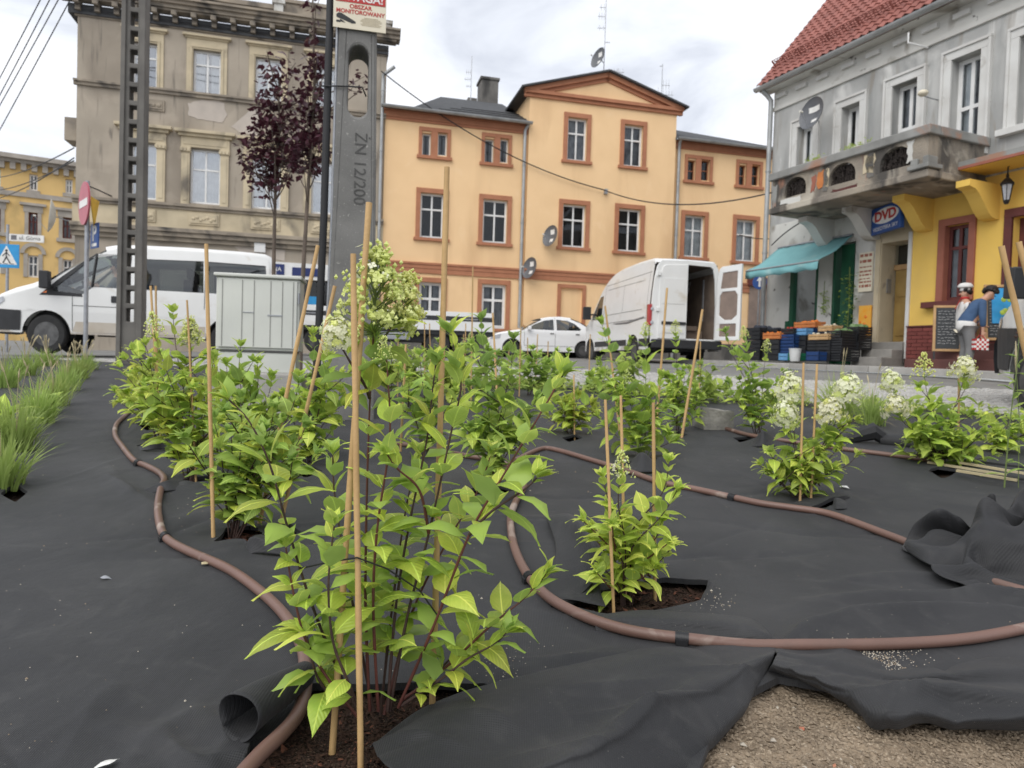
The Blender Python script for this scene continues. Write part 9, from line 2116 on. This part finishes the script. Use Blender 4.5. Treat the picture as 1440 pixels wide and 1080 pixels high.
grass_clump(76, 574, 56, 110, 'grass clump with dry blades lying on the fabric', 5, 4, .55, dry=14); grass_clump(92, 552, 46, 110, 'grass clump in the middle of the long row', 6, 6, .55, dry=6); grass_clump(106, 535, 38, 110, 'grass clump towards the far end of the long row', 7, 7, .55)
grass_clump(120, 522, 30, 110, 'last grass clump of the row, before the minibus wheel', 8, 9, .6); grass_clump(6, 548, 50, 110, 'feathery clump of the second row by the picture edge', 9, 7, .6); grass_clump(36, 530, 40, 110, 'feathery clump of the second row beyond the long row', 10, 12, .5); grass_clump(66, 517, 30, 100, 'farthest feathery clump, under the minibus bumper', 11, 9, .5)
# broad weed leaves
def weed(px, py, n, L, label, seed, mk='leaf_dark', h=.12):
    b = gnd(px, py, 0); q = random.Random(seed); e_ = empty('weed', b, label, 'weed')
    for k in range(n):
        a = q.uniform(0, 6.28); el = q.uniform(.1, 1.1); d = V((math.cos(a)*math.cos(el), math.sin(a)*math.cos(el), math.sin(el))); p = V((d.x*.04, d.y*.04, q.uniform(.0, h)))
        link('leaf', LEAF[mk][q.randrange(6)], e_, leaf_mtx(p, d, L*q.uniform(.6, 1.1), q.uniform(-.3, .3)))
    MB().tube([(0, 0, -.02), (.01, 0, h*.6), (0, .01, h)], .003, 5).build('stem', MT['stem_green'], e_)
weed(62, 585, 46, .13, 'low broad-leaved weed at the foot of the grass row', 1); weed(-2, 625, 26, .20, 'large-leaved weed at the left picture edge', 2, 'leaf', .2)
# strip of rough weeds along the kerb
q = random.Random(31); mb = MB()
def tuft(mb, p, n, h, q, sp=.8):
    blades(mb, n, h, sp, .010, q, base=p, br=.08)
for k in range(150):
    s_ = q.uniform(-1.6, 5.6); off = q.uniform(.10, .62); p = V((0, 8.4, 0))+dirE*s_-nE*off; p.z = GZ(p.x, p.y)+.0
    for j in range(16):
        a = q.uniform(0, 6.28); el = q.uniform(.1, 1.2); d = V((math.cos(a)*math.cos(el), math.sin(a)*math.cos(el), math.sin(el)*.8)); v_, f_ = LGEO[q.randrange(4)]; mm = leaf_mtx(p+V((q.uniform(-.12, .12), q.uniform(-.12, .12), q.uniform(.01, .10))), d, q.uniform(.04, .085), 0); mb.add([mm @ V(a_) for a_ in v_], f_)
    if k % 3 == 0: tuft(mb, p, 14, q.uniform(.12, .26), q)
tag(mb.build('kerbside_weeds', MT['leaf_far'], None, smooth=180, fix=False), 'low rough weeds along the far edge of the bed', 'weeds', kind='stuff')
for (x, y, h, n, s_) in ((1180, 590, 75, 120, 41), (1225, 600, 60, 90, 42), (1100, 588, 45, 70, 43)):
    e_ = grass_clump(x, y, h, n, {41: 'green grass tuft behind the white-flowered bush', 42: 'paler grass tuft near the dark fabric roll by the road', 43: 'small grass tuft beside the open hydrangea'}[s_], s_, 2, .7, dry=10); del e_['group']
# tall thin weed in front of the van
tw_ = gnd(1412, 690, 0); dtw = depth(tw_); e_ = empty('tall_weed', tw_, 'tall weed with narrow leaves in front of the van bumper', 'weed'); H_ = (690-470)/FPX*dtw
P = spline([V((0, 0, 0)), V((.01, 0, H_*.4)), V((.03, 0, H_*.75)), V((.035, .0, H_))], 6); MB().tube(P, [.004*(1-.6*k/len(P)) for k in range(len(P))], 6).build('stem', MT['stem_green'], e_)
for k in range(26):
    f = .12+.7*k/26; p = P[int(f*(len(P)-1))]; a = k*2.4; d = V((math.cos(a), math.sin(a)*.6, rnd.uniform(-.1, .6))); mm = leaf_mtx(p, d, .10*(1.15-f*.5), 0) @ M.Diagonal((1, .38, 1, 1)); link('leaf', LEAF['leaf_dark'][k % 6], e_, mm)
mb = MB()
for k in range(26): mb.sphere(P[-1]+V((rnd.gauss(0, .008), rnd.gauss(0, .008), rnd.gauss(0, .012))), .005, 5, 3)
mb.build('flower_head', MT['stem_dark'], e_)
e2 = empty('grass_stalk', gnd(1432, 690, 0), 'single dry grass stalk with a thin seed head in front of the van wheel arch', 'grass stalk'); d2 = depth(e2.location); h2 = (690-480)/FPX*d2
MB().tube([(0, 0, 0), (-.015, 0, h2*.5), (-.04, 0, h2*.78)], .002, 5).build('stalk', MT['stem_green'], e2); MB().tube([(-.04, 0, h2*.78), (-.045, 0, h2*.88), (-.052, 0, h2)], [.003, .007, .002], 6).build('seed_head', MT['straw'], e2)
# bundle of strips on the ground beyond the heap
for k, (x0, y0, x1, y1, m_) in enumerate(((1305, 650, 1415, 668, 'straw'), (1320, 660, 1440, 676, 'cable'), (1285, 642, 1440, 660, 'cable'), (1350, 655, 1450, 672, 'straw'), (1345, 668, 1430, 682, 'straw'))):
    a, b = gnd(x0, y0, .03), gnd(x1, y1, .03); o = MB().bar((0, 0, 0), b-a, .022, .012).build('garden_strip', MT[m_], None, mat=M.Translation(a+V((0, 0, .006*k)))); tag(o, ('pale split cane lying beyond the fabric heap', 'black edging strip lying nearest the fabric heap', 'black edging strip lying behind the split canes', 'middle pale cane in the strips beyond the heap', 'pale cane nearest the fabric heap')[k], 'garden strip', 'strips lying beyond the fabric heap')
fr_ = empty('fabric_roll', gnd(1240, 628, .0), 'dark roll of fabric lying by the road edge', 'fabric roll'); rb = gnd(1330, 640, .0)-fr_.location
MB().tube([V((0, 0, .04)), rb*.5+V((0, .01, .05)), rb+V((0, 0, .035))], [.045, .055, .04], 12).build('roll', MT['fabric'], fr_, smooth=60); MB().tube([V((-.25, .05, .03)), V((-.05, .02, .10)), V((.02, 0, .05))], [.03, .06, .04], 8).build('loose_end', MT['fabric'], fr_, smooth=30)
# dry leaves on the fabric
for k, (x, y, lb) in enumerate(((140, 811, 'grey-blue leaf lying flat on the fabric near the pipe'), (283, 798, 'long dry leaf touching the brown pipe'), (985, 905, 'curled brown leaf against the pipe near the clip'), (168, 1076, 'pale scrap lying at the lower edge of the fabric'), (1180, 684, 'pale scrap lying behind the white-flowered bush'))):
    p = gnd(x, y, .024); p.z = fz(p.x, p.y)+.006; o = link('fallen_leaf', LEAF['leaf_olive'][k].copy(), None, leaf_mtx(p, V((math.cos(k*1.3), math.sin(k*1.3), .02)), .035+.012*k*.5, .2)); o.data.materials[0] = MT['straw' if k in (1, 2) else 'galv' if k == 0 else 'print_white']; tag(o, lb, 'leaf litter')
# purple plum trees ------------------------------------------------------------
def plum(base_px, dpt, trunk, blobs, label, n, seed):
    q = random.Random(seed); b = at(base_px[0], base_px[1], dpt); b.z = GZ(b.x, b.y); e_ = empty('plum_tree', b, label, 'tree', 'young purple plum trees'); W_ = lambda x, y, dd=0: at(x, y, dpt+dd)-b
    tp = spline([V((0, 0, -.1))]+[W_(x, y) for x, y in trunk], 6); MB().tube(tp, [.032*(1-.75*k/len(tp)) for k in range(len(tp))], 8).build('trunk', MT['bark'], e_, smooth=60)
    mb = MB()
    for (x, y, rx_, ry_, cnt) in blobs:
        for k in range(max(3, int(cnt*.05))):
            a = q.uniform(0, 6.28); rr_ = math.sqrt(q.random()); T = W_(x+rx_*rr_*math.cos(a), y+ry_*rr_*math.sin(a)-6, q.uniform(-.35, .35)); s_ = min(tp, key=lambda p: abs(p.z-(T.z-.35)))
            br = MB().tube(spline([s_, s_.lerp(T, .5)+V((0, 0, -.04)), T], 3), [.010, .009, .008, .007, .006, .005, .003], 5); br.build('limb', MT['bark'], e_)
        for k in range(int(cnt*.95)):
            a = q.uniform(0, 6.28); rr_ = q.random()**.55; p = W_(x+rx_*rr_*math.cos(a), y+ry_*rr_*math.sin(a), q.uniform(-.45, .45)*rr_)
            d = V((q.uniform(-1, 1), q.uniform(-1, 1), q.uniform(-.9, .4))).normalized()*q.uniform(.065, .115); s_ = d.cross(V((q.uniform(-.5, .5), q.uniform(-.5, .5), 1))); s_ = s_.normalized()*d.length*.34; dn = V((0, 0, -.012))
            mb.add([p, p+d*.45+s_+dn*.3, p+d+dn, p+d*.45-s_+dn*.3], [(0, 1, 2, 3)])
    tag(mb.build('crown', MT['purple'], e_, fix=False), kind='stuff'); return e_
plum((384, 520), 9.0, [(384, 430), (386, 320), (388, 250), (392, 180), (392, 110)], [(392, 105, 30, 36, 110), (390, 150, 38, 30, 230), (388, 195, 46, 34, 420), (385, 235, 44, 28, 330), (350, 215, 22, 22, 70), (368, 262, 16, 16, 40)], 'young purple plum tree in front of the beige tenement windows', 0, 5)
plum((422, 530), 8.6, [(424, 430), (430, 320), (436, 220), (442, 120), (440, 40), (440, -20)], [(438, 160, 26, 44, 330), (432, 215, 30, 34, 320), (442, 100, 18, 30, 130), (441, 45, 8, 30, 26), (440, 6, 12, 10, 14), (505, 118, 14, 22, 22)], 'taller purple plum tree close behind the concrete pole', 0, 6)
